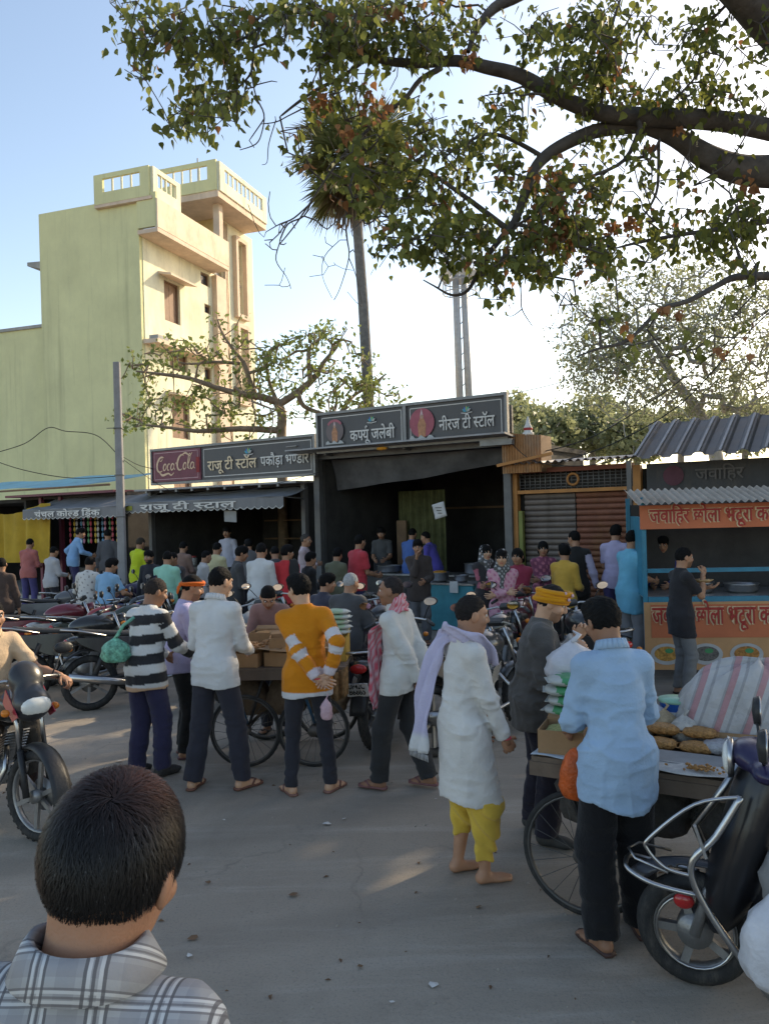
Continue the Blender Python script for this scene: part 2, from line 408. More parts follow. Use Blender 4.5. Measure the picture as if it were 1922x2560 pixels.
def wall_with_holes(mb, x0, x1, z0, z1, holes, y0, y1, mi=0):
    """wall in the xz plane from depth y0 (front) to y1, with rectangular openings (a,b,c,d) = x0,x1,z0,z1"""
    xs = sorted({x0, x1, *[h[0] for h in holes], *[h[1] for h in holes]}); zs = sorted({z0, z1, *[h[2] for h in holes], *[h[3] for h in holes]})
    for a, b in zip(xs, xs[1:]):
        run = None
        for c, d in zip(zs, zs[1:]):
            cx, cz = (a+b)/2, (c+d)/2
            solid = not any(h[0] < cx < h[1] and h[2] < cz < h[3] for h in holes)
            if solid: run = (run[0], d) if run else (c, d)
            if (not solid or d == zs[-1]) and run:
                mb.box(((a+b)/2, (y0+y1)/2, (run[0]+run[1])/2), (b-a, abs(y1-y0), run[1]-run[0]), mi=mi); run = None
holesR = [(1.34, 2.45, 10.1, 11.75), (4.1, 4.85, 12.3, 12.85), (4.35, 4.9, 11.1, 11.5), (1.62, 2.9, 8.2, 9.05), (1.66, 2.94, 5.4, 7.0), (4.2, 4.8, 8.0, 8.7), (7.15, 7.85, 7.6, 11.0), (7.15, 7.85, 11.7, 15.1), (1.66, 2.94, 2.0, 3.8)]
mb = MB(); wall_with_holes(mb, 0, 6.0, 0, 13.0, [h for h in holesR if h[1] < 6], 0.0, 0.3); mb.build('wall', M_cream, bld)
mb = MB(); wall_with_holes(mb, 6.0, 8.9, 0, 15.75, [h for h in holesR if h[0] > 6], -0.004, 0.3); mb.build('wall', M_cream, bld)
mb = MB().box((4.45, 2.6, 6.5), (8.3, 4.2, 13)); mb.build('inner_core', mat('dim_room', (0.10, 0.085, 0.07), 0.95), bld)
mb = MB().box((-0.02, 2.39, 7.25), (0.3, 4.72, 14.5)); mb.build('side_wall', M_side_shade, bld)
mb = MB().box((8.75, 2.5, 7.8), (0.3, 4.0, 15.6)); mb.build('wall', M_white, bld)
mb = MB().box((4.4, 4.68, 7.0), (8.4, 0.3, 14.2)); mb.build('wall', M_side_shade, bld)
for h in holesR:
    rs = MB(); a, b, c, d = h
    if a > 7:
        fr = MB(); y = -0.10
        for (q, w) in (((a-0.12, (c+d)/2), (0.2, d-c+0.4)), ((b+0.12, (c+d)/2), (0.2, d-c+0.4))): fr.box((q[0], y, q[1]), (w[0], 0.24, w[1]))
        fr.box(((a+b)/2, y, d+0.12), (b-a+0.03, 0.24, 0.2)); fr.box(((a+b)/2, y, c-0.12), (b-a+0.03, 0.24, 0.2))
        fo = fr.build('window', M_trim, bld)
        MB().box(((a+b)/2, 0.2, (c+d)/2), (b-a, 0.03, d-c)).build('pane', M_darkg, fo)
        g = MB(); n = int((d-c)/0.5)
        for i in range(1, n): MB().box(((a+b)/2, 0.165, c+(d-c)*i/n), (b-a, 0.04, 0.05)).build('mullion', M_shut, fo)
    else:
        fr = MB(); t = 0.07
        for q, w in (((a+t/2, (c+d)/2), (t, d-c)), ((b-t/2, (c+d)/2), (t, d-c)), (((a+b)/2, c+t/2), (b-a-2*t, t)), (((a+b)/2, d-t/2), (b-a-2*t, t))): fr.box((q[0], 0.14, q[1]), (w[0], 0.08, w[1]))
        fo = fr.build('window', M_shut, bld)
        if b-a > 0.9:
            for k in range(2): MB().box((a+t+(b-a-2*t)*(0.25+0.5*k), 0.17, (c+d)/2), ((b-a-2*t)/2-0.015, 0.03, d-c-2*t)).build('shutter', mat('shutter_leaf', (0.24, 0.15, 0.10), 0.7), fo)
        else: MB().box(((a+b)/2, 0.18, (c+d)/2), (b-a-2*t, 0.02, d-c-2*t)).build('pane', M_darkg, fo)
for (x0, x1, z) in ((0.95, 2.85, 11.95), (1.25, 3.3, 7.25)):
    MB().prism([(0, 0.0), (-0.6, -0.14), (-0.6, -0.22), (0, -0.1)], (x1-x0, 0, 0), (x0, 0, z), ((0, 1, 0), (0, 0, 1))).build('window_hood', M_trim, bld)
mb = MB().box((2.4, -0.3, 8.95), (5.0, 0.66, 0.16)); mb.build('ledge', M_trim, bld)
mb = MB(); mb.box((0.3, -0.42, 9.1), (0.7, 0.4, 0.15)); mb.build('broken_ledge_end', M_conc, bld)
mb = MB().box((5.45, -0.12, 6.45), (0.85, 0.24, 12.9)); mb.build('pilaster', M_trim, bld)
for k in range(3): MB().tube([(6.02+0.12*k, -0.1, 1), (6.02+0.12*k, -0.1, 15.6)], 0.045, 6).build('drain_pipe', mat('pipe_pvc', (0.55, 0.42, 0.28), 0.6), bld)
MB().box((2.35, -0.45, 13.06), (5.3, 0.9, 0.16)).build('balcony_slab', M_trim, bld)
mb = MB().box((2.35, -0.85, 13.7), (5.3, 0.12, 1.1)); mb.build('balcony_parapet', mat('stained_parapet', (0.72, 0.60, 0.45), 0.9, var=0.12, scale=1.5, dirt=0.8, dirtcol=(0.45, 0.28, 0.2)), bld)
MB().box((-0.24, -0.42, 13.85), (0.12, 0.86, 1.3)).build('balcony_side', M_side_shade, bld)
MB().box((4.4, 2.3, 13.15), (8.2, 4.4, 0.1)).build('terrace_floor', M_conc, bld)
# roof cabin, slab and railings
MB().box((6.6, 1.9, 14.45), (1.6, 3.6, 2.6)).build('roof_cabin', mat('ochre_wall', (0.52, 0.40, 0.2), 0.9, dirt=0.2), bld)
for (x, y) in ((4.5, -0.7), (4.5, 1.9)): MB().box((x, y, 14.5), (0.3, 0.3, 2.62)).build('column', M_trim, bld)
MB().box((5.9, 0.55, 15.9), (4.4, 3.5, 0.28)).build('roof_slab', M_trim, bld)
def railing(name, a, b, z0, h, m, hole=True):
    """solid parapet with an open band of balusters"""
    a = Vector((*a, 0)); b = Vector((*b, 0)); d = b-a; Ln = d.length; u = d/Ln; t = 0.12
    R = Matrix.Rotation(math.atan2(u.y, u.x), 3, 'Z')
    mb = MB(); c = (a+b)/2
    lo = z0+h*0.38; hi = z0+h*0.84; e = min(0.42, Ln*0.16)
    mb.box((c.x, c.y, (z0+lo)/2), (Ln, t, lo-z0), R); mb.box((c.x, c.y, (hi+z0+h)/2), (Ln, t, z0+h-hi), R)
    for s in (e/2, Ln-e/2):
        q = a+u*s; mb.box((q.x, q.y, (lo+hi)/2), (e, t, hi-lo), R)
    o = mb.build(name, m, bld); n = max(4, int((Ln-2*e)/0.38))
    for i in range(1, n):
        q = a+u*(e+(Ln-2*e)*i/n)
        MB().box((q.x, q.y, (lo+hi)/2), (0.07, 0.06, hi-lo), R).build('baluster', M_cream, o)
railing('railing', (3.72, 2.25), (3.72, -1.14), 16.04, 1.3, M_side_shade)
railing('railing', (3.79, -1.2), (8.1, -1.2), 16.04, 1.25, M_cream)
railing('railing', (-0.30, 1.9), (-0.30, -0.6), 14.36, 1.15, M_side_shade)
railing('railing', (-0.24, -0.66), (1.6, -0.66), 14.36, 1.15, M_cream)
MB().box((0.6, 0.6, 14.3), (1.9, 2.6, 0.12)).build('roof_slab', M_trim, bld)
MB().tube([(4.6, 0.3, 16.0), (4.6, 0.3, 18.0)], 0.03, 6).build('roof_rod', mat('rod_steel', (.3, .3, .3), .6), bld)
MB().prism([(0, 0), (0.9, 0.05), (0.9, -0.1), (0, -0.35)], (2.0, 0, 0), (0.2, 4.83, 12.75), ((0, 1, 0), (0, 0, 1))).build('window_hood', M_conc, bld)
wing = empty('plastered_house', (-9.0, 30.0, 0), rad(71.3), 'lower house wall, plaster toned olive for shade, adjoining the tall cream house on its left', 'building')
MB().box((4.0, 10.9, 5.0), (8.0, 12.1, 10.06)).build('wall', M_side_shade, wing)
MB().box((4.0, 10.9, 10.06), (8.15, 12.24, 0.12)).build('roof', M_conc, wing)

# ================================================================== shops along the street
def fpos(s, n=0.0, z=0.0):
    p = FO + FD*s + FN*n; return Vector((p.x, p.y, z))
def fac(x, y, n=0.0):
    d = ray(x, y); o = FO + FN*n; dv = Vector((d.x, d.y)); t = o.dot(FN)/dv.dot(FN); p = dv*t
    return (p-o).dot(FD), CAM_H+d.z*t
def fempty(name, s, n=0.0, z=0.0, label=None, cat=None, group=None):
    return empty(name, fpos(s, n, z), FA, label, cat, group)
M_dkwall = mat('dark_wall', (0.055, 0.052, 0.05), 0.95, var=0.3, scale=2)  # near-black mottled wall colour for shop interiors and backs
M_post = mat('grey_metal_post', (0.14, 0.14, 0.14), 0.6, metal=0.3, dirt=0.4)
M_board = mat('dark_flex_board', (0.075, 0.075, 0.08), 0.45, streak=.3, var=0.12, scale=1.2, bump=0.03, spec=0.4, dirt=0.25, dirtcol=(0.11, 0.10, 0.095))
M_frame = mat('sign_frame_steel', (0.22, 0.22, 0.22), 0.5, metal=0.5)
M_letter = mat('pale_lettering', (0.62, 0.61, 0.58), 0.6, var=0.06, bump=0)
M_cream_l = mat('cream_lettering', (0.75, 0.60, 0.40), 0.6, var=0.08, bump=0)
M_maroon = mat('maroon_panel', (0.17, 0.04, 0.065), 0.45, var=0.15, bump=0.03, dirt=0.3, dirtcol=(0.12, 0.05, 0.06))
M_tin = mat('weathered_tin', (0.30, 0.30, 0.31), 0.55, metal=0.35, var=0.2, scale=2.5, dirt=0.55, dirtcol=(0.2, 0.15, 0.11))
M_wood = mat('old_wood', (0.24, 0.15, 0.09), 0.8, var=0.25, scale=3, dirt=0.4)
M_steel = mat('steel_pan', (0.45, 0.45, 0.45), 0.35, metal=0.9, dirt=0.4, dirtcol=(0.12, 0.11, 0.1))
M_tarp = mat('grey_awning_cloth', (0.20, 0.20, 0.205), 0.85, var=0.12, scale=2, dirt=0.4, dirtcol=(0.11, 0.11, 0.105))

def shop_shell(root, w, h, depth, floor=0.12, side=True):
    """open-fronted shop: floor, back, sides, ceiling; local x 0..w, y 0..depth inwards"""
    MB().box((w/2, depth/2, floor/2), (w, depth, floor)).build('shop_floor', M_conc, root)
    MB().box((w/2, depth-0.06, h/2+floor/2), (w, 0.12, h-floor)).build('back_wall', M_dkwall, root)
    for x in (0.05, w-0.05): MB().box((x, (depth-0.12)/2, h/2+floor/2), (0.1, depth-0.13, h-floor)).build('side_wall', M_dkwall, root)
    MB().box((w/2, depth/2, h+0.05), (w+0.1, depth+0.1, 0.1)).build('ceiling', M_dkwall, root)
def sign_text(root, tokens, s0, z0, s1, hgt, m, y=-0.03, bold=0.012, slant=0.0):
    mb = lettering(tokens, hgt, s1-s0, bold, 0.006, slant); o = mb.build('lettering', m, root, recalc=False); o.location = (s0, y, z0); return o
def lotus(root, x, z, s, y=-0.034):
    cols = [(0.05, 0.35, 0.40), (0.04, 0.16, 0.55), (0.30, 0.40, 0.12), (0.08, 0.40, 0.30), (0.4, 0.4, 0.38)]
    for i, a in enumerate((-60, -30, 0, 30, 60)):
        mb = MB(); q = rad(a)
        pts = [(0, 0), (-0.28, 0.5), (0, 1.05), (0.28, 0.5)]
        mb.add([(x+s*(px*math.cos(q)+pz*math.sin(q)), y-0.001*i, z+s*(-px*math.sin(q)+pz*math.cos(q))) for px, pz in pts], [(0, 1, 2, 3)])
        mb.build('emblem_petal', mat('emblem_%d' % i, cols[i], 0.6, bump=0), root, recalc=False)
    strokes([[(x-1.1*s, z-0.15*s), (x, z-0.3*s), (x+1.1*s, z-0.12*s)]], 0.14*s, 0).build('emblem_base', M_letter, root, recalc=False).location = (0, y, 0)
def shrine_print(root, x, z, r, y=-0.032, halo=(0.36, 0.10, 0.13)):
    """flat print: round halo with a small standing figure on a pale base (generic)"""
    mb = MB(); disc(mb, (x, z), r, y, 26); mb.build('halo_print', mat('halo_%.2f' % halo[0], halo, 0.6, bump=0), root, recalc=False)
    f = MB(); yy = y-0.003
    f.add([(x-.28*r, yy, z-r*.95), (x+.28*r, yy, z-r*.95), (x+.34*r, yy, z-.1*r), (x+.16*r, yy, z+.3*r), (x-.16*r, yy, z+.3*r), (x-.34*r, yy, z-.1*r)], [(0, 1, 2, 3, 4, 5)])
    f.build('figure_print', mat('print_orange', (0.45, 0.22, 0.12), 0.6, var=.3, scale=20, bump=0), root, recalc=False)
    f = MB(); disc(f, (x, z+.42*r), .15*r, yy-.001, 12); f.build('figure_head_print', mat('print_skin', (0.45, 0.28, 0.2), 0.6, bump=0), root, recalc=False)
    f = MB(); f.add([(x-.13*r, yy-.001, z+.5*r), (x+.13*r, yy-.001, z+.5*r), (x, yy-.001, z+.95*r)], [(0, 1, 2)]); f.build('figure_crown_print', mat('print_pink', (0.6, 0.45, 0.45), 0.6, bump=0), root, recalc=False)
    f = MB(); n = 9
    f.add([(x-1.05*r, yy-.002, z-1.15*r)]+[(x-1.0*r+2.0*r*i/n, yy-.002, z-r*(0.95-.14*math.sin(i*1.9))) for i in range(n+1)]+[(x+1.05*r, yy-.002, z-1.15*r)], [tuple(range(n+3))])
    f.build('base_print', mat('print_pale', (0.42, 0.43, 0.42), 0.6, bump=0), root, recalc=False)
def framed_board(root, w, z0, z1, m=None, t=0.06, name='panel'):
    MB().box((w/2, 0.02, (z0+z1)/2), (w, 0.04, z1-z0)).build(name, m or M_board, root)
    f = MB(); b = 0.05
    f.box((w/2, -0.005, z1+b/2), (w+2*b, 0.09, b)); f.box((w/2, -0.005, z0-b/2), (w+2*b, 0.09, b))
    for x in (-b/2, w+b/2): f.box((x, -0.005, (z0+z1)/2), (b, 0.09, z1-z0))
    f.build('frame', M_frame, root)
def pinstripe(root, x0, x1, z0, z1, y=-0.004, m=None):
    strokes([[(x0, z0), (x1, z0)], [(x1, z0), (x1, z1)], [(x1, z1), (x0, z1)], [(x0, z1), (x0, z0)]], 0.016, 0).build('border_line', m or M_letter, root, recalc=False).location = (0, y, 0)

# ---- middle tea stall (tall open shop)
shop = fempty('tea_stall', -4.1, 0, 0, 'tall open fronted tea stall with a dark walled inside under the twin sign board', 'shop')
shop_shell(shop, 4.2, 3.3, 4.2)
for x in (0.0, 4.22): MB().box((x, -0.08, 1.68), (0.14, 0.14, 3.36)).build('post', M_post, shop)
MB().box((2.1, -0.08, 3.31), (4.5, 0.16, 0.1)).build('eave_beam', M_post, shop)
MB().box((2.1, -0.42, 3.40), (4.75, 0.75, 0.03), (rad(-5), 0, 0)).build('eave_sheet', M_tin, shop)
MB().box((4.2, -0.5, 3.3), (0.6, 0.12, 0.1)).build('eave_bracket', M_frame, shop)
def tarpf(u, v):
    x = 0.15+4.0*u; sag = 0.16*math.sin(u*math.pi*1.0)+0.05*math.sin(u*13+1)
    return (x, 0.18+0.22*v+0.03*math.sin(u*21+v*4), 3.26-(0.62-0.38*u)*v-0.2*sag*v)
MB().grid(tarpf, 40, 8).build('front_tarpaulin', mat('dark_tarpaulin', (0.10, 0.10, 0.105), 0.7, var=.3, scale=3), shop, recalc=False)
cur = MB(); cur.grid(lambda u, v: (0.72+1.15*u, 1.9+0.05*math.sin(u*40), 0.3+2.3*v), 60, 3); cur.build('curtain', mat('olive_curtain', (0.10, 0.105, 0.045), 0.9, var=.4, scale=4), shop, recalc=False)
MB().box((0.86, 1.78, 1.1), (0.24, 0.05, 1.7)).build('door_plank', M_wood, shop)
MB().box((1.9, 4.02, 2.2), (2.2, 0.1, 0.05)).build('back_shelf', M_wood, shop)
MB().box((3.3, 3.9, 1.5), (1.2, 0.3, 0.05)).build('back_shelf', M_wood, shop)

_s0 = fac(797, 1040, .45); _s1 = fac(1262, 988, .45)
sb = fempty('sign_board', _s0[0], .45, -.05, 'dark sign board with two pale lettered panels above the middle tea stall', 'sign')
sb.scale = ((_s1[0]-_s0[0])/4.18, 1, 1)
framed_board(sb, 4.18, 3.45, 4.16)
MB().box((2.09, -0.02, 3.80), (0.07, 0.05, 0.72)).build('divider', M_frame, sb)
for x in (0.1, 2.0, 4.0): MB().bar((x, 0.05, 3.4), (x, 0.5, 3.36), 0.05).build('bracket', M_post, sb)
MB().box((2.09, 0.5, 3.8), (4.0, 0.06, 0.5)).build('back_brace', M_post, sb)
pinstripe(sb, 0.08, 2.0, 3.52, 4.10); pinstripe(sb, 2.2, 4.1, 3.52, 4.10)
shrine_print(sb, 0.42, 3.82, 0.22, halo=(0.16, 0.13, 0.13)); shrine_print(sb, 2.47, 3.82, 0.27)
strokes([[(0.42+.21*math.cos(a*math.pi/14), 3.82+.21*math.sin(a*math.pi/14)) for a in range(3, 12)]], 0.05, 0).build('halo_arc', mat('halo_rim', (.4, .13, .16), .6, bump=0), sb, recalc=False).location = (0, -0.036, 0)
sign_text(sb, ['क', ('half', 'फ'), 'यू', ('reph',), ' जलेबी'], 0.80, 3.60, 1.86, 0.19, M_letter)
sign_text(sb, ['नीरज टी ', ('half', 'स'), 'टॉल'], 2.84, 3.65, 3.98, 0.18, M_letter)
lotus(sb, 1.33, 3.94, 0.10); lotus(sb, 3.42, 3.94, 0.10)
MB().ell((1.6, -0.1, 3.40), (0.13, 0.06, 0.035), 10, 5).build('marigold_offering', mat('marigold', (0.7, 0.32, 0.04), 0.8), sb)

# ---- left tea stall with the red drink sign
shop2 = fempty('tea_stall', -9.2, 0, 0, 'long low tea stall under the red drink sign and grey scalloped awning', 'shop')
shop_shell(shop2, 4.75, 2.75, 4.0)
for x in (0.05, 4.72): MB().box((x, -0.07, 1.4), (0.1, 0.12, 2.8)).build('post', M_post, shop2)
MB().box((2.4, -0.2, 2.82), (4.9, 0.6, 0.04)).build('eave_sheet', M_tin, shop2)
for k in range(9): MB().box((0.35+0.5*k, -0.46, 2.79), (0.06, 0.05, 0.09)).build('eave_bolt', M_frame, shop2)
for z in (1.5, 2.0): MB().box((2.3, 3.75, z), (3.8, 0.3, 0.04)).build('back_shelf', M_wood, shop2)
MB().box((2.4, 0.55, 0.55), (3.9, 0.55, 0.85)).build('counter', mat('dark_counter', (0.09, 0.085, 0.08), 0.7, dirt=.4), shop2)
_s0 = fac(383, 1135, .35); _s1 = fac(785, 1100, .35)
cs = fempty('sign_board', _s0[0], .35, -.01, 'sign board with a maroon drink panel and pale Hindi lettering, left stall', 'sign')
cs.scale = ((_s1[0]-_s0[0])/4.78, 1, 1.02)
framed_board(cs, 4.78, 2.93, 3.66)
MB().box((0.80, -0.012, 3.295), (1.56, 0.03, 0.70)).build('drink_panel', M_maroon, cs)
pinstripe(cs, 0.08, 1.50, 3.0, 3.6, -0.032, mat('rose_line', (.5, .3, .32), .6, bump=0)); pinstripe(cs, 1.66, 4.7, 3.0, 3.6)
MB().box((1.50, -0.036, 3.28), (0.10, 0.008, 0.34)).build('panel_stripe', mat('red_print', (0.28, 0.03, 0.03), 0.6, bump=0), cs)
# script logo: each stroke group drawn as ribbons
def arc(cx, cz, rx, rz, a0, a1, w0, w1, n=14, rot=0.0):
    out = []
    for i in range(n+1):
        t = i/n; a = rad(a0+(a1-a0)*t); x = rx*math.cos(a); z = rz*math.sin(a)
        out.append((cx+x*math.cos(rot)-z*math.sin(rot)+0.25*z, cz+x*math.sin(rot)+z*math.cos(rot), w0+(w1-w0)*math.sin(t*math.pi)))
    return out
LG = [arc(0.20, 0.20, 0.17, 0.20, 60, 305, .015, .07), arc(0.20, 0.34, 0.06, 0.05, 60, -140, .015, .03), # big C
      arc(0.36, 0.12, .06, .085, 0, 360, .02, .045), arc(0.53, 0.12, .06, .085, 50, 310, .015, .045), arc(0.68, .12, .06, .085, 0, 360, .02, .045), [(.76, .2, .03), (.745, .07, .045), (.80, .04, .02)],
      [(.83, .2, .05), (.90, .22, .05)],
      arc(1.05, 0.22, 0.15, 0.20, 60, 305, .015, .07), spline([(1.10, .42, .02), (1.25, .46, .05), (1.42, .38, .03), (1.52, .46, .02)], 5),
      arc(1.20, 0.12, .06, .085, 0, 360, .02, .045), spline([(1.30, .06, .02), (1.42, .30, .03), (1.44, .42, .03), (1.38, .40, .03), (1.33, .12, .05), (1.40, .03, .02)], 6),
      arc(1.50, .12, .06, .085, 0, 360, .02, .045), [(1.58, .2, .03), (1.565, .07, .045), (1.62, .04, .02)],
      spline([(0.10, .02, .02), (0.25, -.09, .06), (0.5, -.05, .045), (0.62, -.10, .04), (0.74, -.04, .02)], 6)]
lo = strokes(LG, .05, 0).build('script_lettering', mat('logo_cream', (0.72, 0.50, 0.34), 0.6, bump=0), cs, recalc=False)
lo.location = (0.15, -0.036, 3.17); lo.scale = (0.78, 1, 0.85)
sign_text(cs, ['राजू टी ', ('half', 'स'), 'टॉल'], 1.80, 3.13, 3.25, 0.19, M_cream_l)
sign_text(cs, ['पकौड़ा भ', ('half', 'ण'), 'डार'], 3.36, 3.15, 4.66, 0.18, M_letter)
lotus(cs, 3.02, 3.43, 0.12)
MB().bar((4.05, 0, 3.5), (4.35, -0.03, 3.5), 0.02).build('hook', M_frame, cs)

def awning(label, s, w, n0, n1, z0, z1, toks, tx, m, val=0.22, group=None, tcol=None, extra=None):
    r = fempty('awning', s, 0, 0, label, 'awning', group)
    def top(u, v): return (w*u, -(n0+(n1-n0)*v), z0+(z1-z0)*v - 0.035*math.sin(v*math.pi)-0.012*math.sin(u*26))
    MB().grid(top, 40, 7).build('canopy', m, r, recalc=False)
    nsc = int(w/0.19)
    def vf(u, v):
        sc = abs(math.sin(u*nsc*math.pi))*0.05
        return (w*u, -n1-0.012*math.sin(u*19), z1-(val-0.05+sc)*v)
    MB().grid(vf, nsc*8, 5).build('valance', m, r, recalc=False)
    MB().tube([(0, -n1+.02, z1), (w, -n1+.02, z1)], 0.016, 6).build('front_rail', M_frame, r)
    for x in (0.06, w-0.06): MB().tube([(x, -n1+.02, z1), (x, -n0+.05, z0-0.25)], 0.013, 6).build('arm', M_frame, r)
    MB().grid(lambda u, v: (w*u, -n1-0.016-0.012*math.sin(u*19), z1-(val-.05+abs(math.sin(u*nsc*math.pi))*.05)+0.012*v), nsc*8, 2).build('edging', M_letter, r, recalc=False)
    if toks: sign_text(r, toks, tx[0], z1-val*0.74, tx[1], val*0.5, tcol or M_letter, y=-n1-0.035, bold=0.02)
    return r
aw = awning('grey scalloped awning lettered in Hindi below the red drink sign', -9.35, 4.95, 0.05, 0.85, 2.72, 2.52, ['राजू टी ', ('half', 'स'), 'टाल'], (0.75, 3.7), M_tarp, 0.24)
MB().box((0.3, -0.875, 2.40), (0.34, 0.01, 0.1)).build('printed_patch', mat('yellow_print', (.30, .30, .05), .7, bump=0), aw)
hp = fempty('paper_notice', -6.15, 0.72, 0, 'small pale paper sheet hanging below the scalloped awning', 'paper')
MB().grid(lambda u, v: (0.36*u, 0.01*math.sin(u*5), 2.28-0.24*v-.02*u), 5, 4).build('sheet', mat('grey_paper', (.3, .3, .3), .9), hp, recalc=False)
aw2 = awning('plain grey awning with small Hindi lettering at the left drink shop', fac(58, 1300, 1.0)[0], fac(312, 1280, 1.0)[0]-fac(58, 1300, 1.0)[0], 0.0, 1.0, 2.75, 2.45, ['चंचल को', ('half', 'ल'), 'ड िड', ('rakar',), 'ंक'], (0.55, 3.1), M_tarp, 0.25)
shop3 = fempty('drink_shop', -14.4, 0, 0, 'small drink shop with maroon posts under the left grey awning', 'shop')
shop_shell(shop3, 4.3, 2.75, 3.5)
for x in (0.9, 1.75, 4.2): MB().box((x, -0.06, 1.4), (0.1, 0.1, 2.8)).build('post', M_maroon if x < 2 else M_post, shop3)
MB().box((2.1, -0.1, 2.85), (4.5, 0.7, 0.06)).build('eave_sheet', M_maroon, shop3)
MB().box((2.9, 0.4, 0.5), (2.0, 0.5, 0.8)).build('counter', mat('dark_counter', (0.09, 0.085, 0.08), 0.7), shop3)
rn = random.Random(3)
hc = [(.45, .06, .1), (.5, .35, .05), (.4, .4, .4), (.1, .25, .4), (.45, .2, .3), (.1, .3, .12)]
for k in range(14):
    x = 2.2+0.14*k; st = fempty('packet_strip', -14.4+x, 0.12-.03*(k % 2), 0, 'hanging strip of %s snack packets, %s from the red post' % (['red', 'yellow', 'silver', 'blue', 'pink', 'green'][k % 6], ['first', 'second', 'third', 'fourth', 'fifth', 'sixth', 'seventh', 'eighth', 'ninth', 'tenth', 'eleventh', 'twelfth', 'thirteenth', 'fourteenth'][k]), 'snack strip', 'snack packet strips hanging in the left shop')
    mbk = MB()
    mbk.tube([(0, 0, 2.3), (0, 0, 1.55)], .004, 4)
    mbk.build('string', M_frame, st)
    for j in range(5):
        MB().ell((0, -.01, 2.22-.15*j), (.05, .018, .068), 8, 5).build('packet', mat('packet_%d' % (k % 6), hc[k % 6], .4, var=.4, scale=30), st)
# blue and yellow tarpaulins at the far left
bt = fempty('blue_tarpaulin', -19.0, 0.4, 0, 'blue plastic sheet stretched over the roofs at the far left', 'tarpaulin')
MB().grid(lambda u, v: (9.0*u, 2.4*(1-v)-.2, 3.08-0.05*v+.03*math.sin(u*14)+.35*(1-v)), 40, 5).build('sheet', mat('blue_plastic', (0.05, 0.20, 0.34), 0.45, var=.25, scale=2), bt, recalc=False)
MB().tube([(0, -.2, 3.0), (9.0, -.2, 3.0)], .03, 6).build('edge_pole', M_wood, bt)
_y0 = fac(-60, 1330, .6)[0]; _y1 = fac(132, 1330, .6)[0]
yt = fempty('yellow_tarpaulin', _y0, .6, 0, 'yellow cloth draped from the roof edge at the far left', 'tarpaulin')
MB().grid(lambda u, v: ((_y1-_y0)*u, 0.10*math.sin(u*23)*(.3+v)+.05*math.sin(u*41), 2.62-.25*math.sin(min(1, u*1.15)*math.pi)*(1-v)-1.55*v), 60, 10).build('cloth', mat('yellow_cloth', (0.42, 0.27, 0.03), 0.85, var=.2, scale=2), yt, recalc=False)
sh4 = fempty('market_shed', -20.0, -0.2, 0, 'dim shed behind the yellow cloth at the far left', 'shop')
shop_shell(sh4, 5.4, 2.7, 3.5)

# ---- closed shop with rolling shutter, right of the middle stall
shop4 = fempty('shuttered_shop', 0.18, 0, 0, 'closed shop with grey and rust rolling shutter and orange door frame', 'shop')
w4 = 2.2
for k in range(22):
    z = 0.2+0.1*k
    MB().prism([(0, 0), (-.025, .025), (-.03, .05), (-.025, .08), (0, .095)], (0.92, 0, 0), (0.16, 0.12, z), ((0, 1, 0), (0, 0, 1))).build('shutter_slat', mat('grey_shutter', (.17, .14, .125), .55, metal=.2, dirt=.7, streak=.6), shop4)
    MB().prism([(0, 0), (-.025, .025), (-.03, .05), (-.025, .08), (0, .095)], (0.98, 0, 0), (1.10, 0.12, z), ((0, 1, 0), (0, 0, 1))).build('shutter_slat', mat('rust_shutter', (.21, .085, .055), .6, metal=.2, var=.25, dirt=.7, dirtcol=(.25, .13, .05)), shop4)
M_orange = mat('orange_paint_wood', (0.45, 0.20, 0.06), 0.6, dirt=.4, dirtcol=(.2, .1, .05))
for x in (0.03, 2.17): MB().box((x, 0.0, 1.4), (0.12, 0.14, 2.8)).build('door_post', M_orange, shop4)
MB().box((0.14, -.02, 1.1), (0.07, 0.1, 2.0)).build('side_trim', mat('green_trim', (.2, .22, .06), .6), shop4)
MB().box((1.1, 0, 2.43), (2.02, 0.12, 0.06)).build('lintel', M_orange, shop4)
MB().box((1.1, 0, 2.80), (2.02, 0.12, 0.08)).build('lintel', mat('rust_beam', (.24, .08, .05), .7), shop4)
for k in range(22): MB().tube([(0.12+.094*k, 0, 2.46), (0.12+.094*k, 0, 2.76)], .007, 5).build('grille_bar', M_frame, shop4)
for k in range(5): MB().tube([(0.1, 0.012, 2.5+.055*k), (2.1, 0.012, 2.5+.055*k)], .006, 5).build('grille_bar', M_frame, shop4)
em = MB().torus((1.1, -.05, 2.62), .095, .022, 'Y', 20, 6); em.build('emblem_ring', M_orange, shop4)
MB().box((1.1, 0.35, 2.6), (2.1, .1, .4)).build('inner_panel', M_dkwall, shop4)
MB().box((1.1, 2.2, 1.4), (2.3, 4.0, 2.7)).build('shop_body', M_dkwall, shop4)
def corrug(w, d, z0, z1, pitch, amp, y0=0.0, ridge=False):
    def f(u, v):
        x = w*u; c = math.cos(2*math.pi*x/pitch)
        c = max(-.35, min(1, c*2.2)) if ridge else c
        return (x, y0+d*v, z0+(z1-z0)*v+amp*c)
    m = MB(); m.grid(f, int(w/pitch*10)+2, 3, sm=not ridge); return m
o = corrug(2.5, 3.5, 2.92, 3.15, .13, .022, -.45).build('roof_sheet', M_tin, shop4, recalc=False); o.location = (-.1, 0, 0)
MB().bar((-.1, -.46, 2.90), (0.9, -.46, 3.05), .06, .05).build('roof_batten', M_orange, shop4)
rb = fempty('rusty_sheet_box', 0.12, 0.35, 0, 'small orange rusted corrugated sheet enclosure on the roof edge', 'sheet metal')
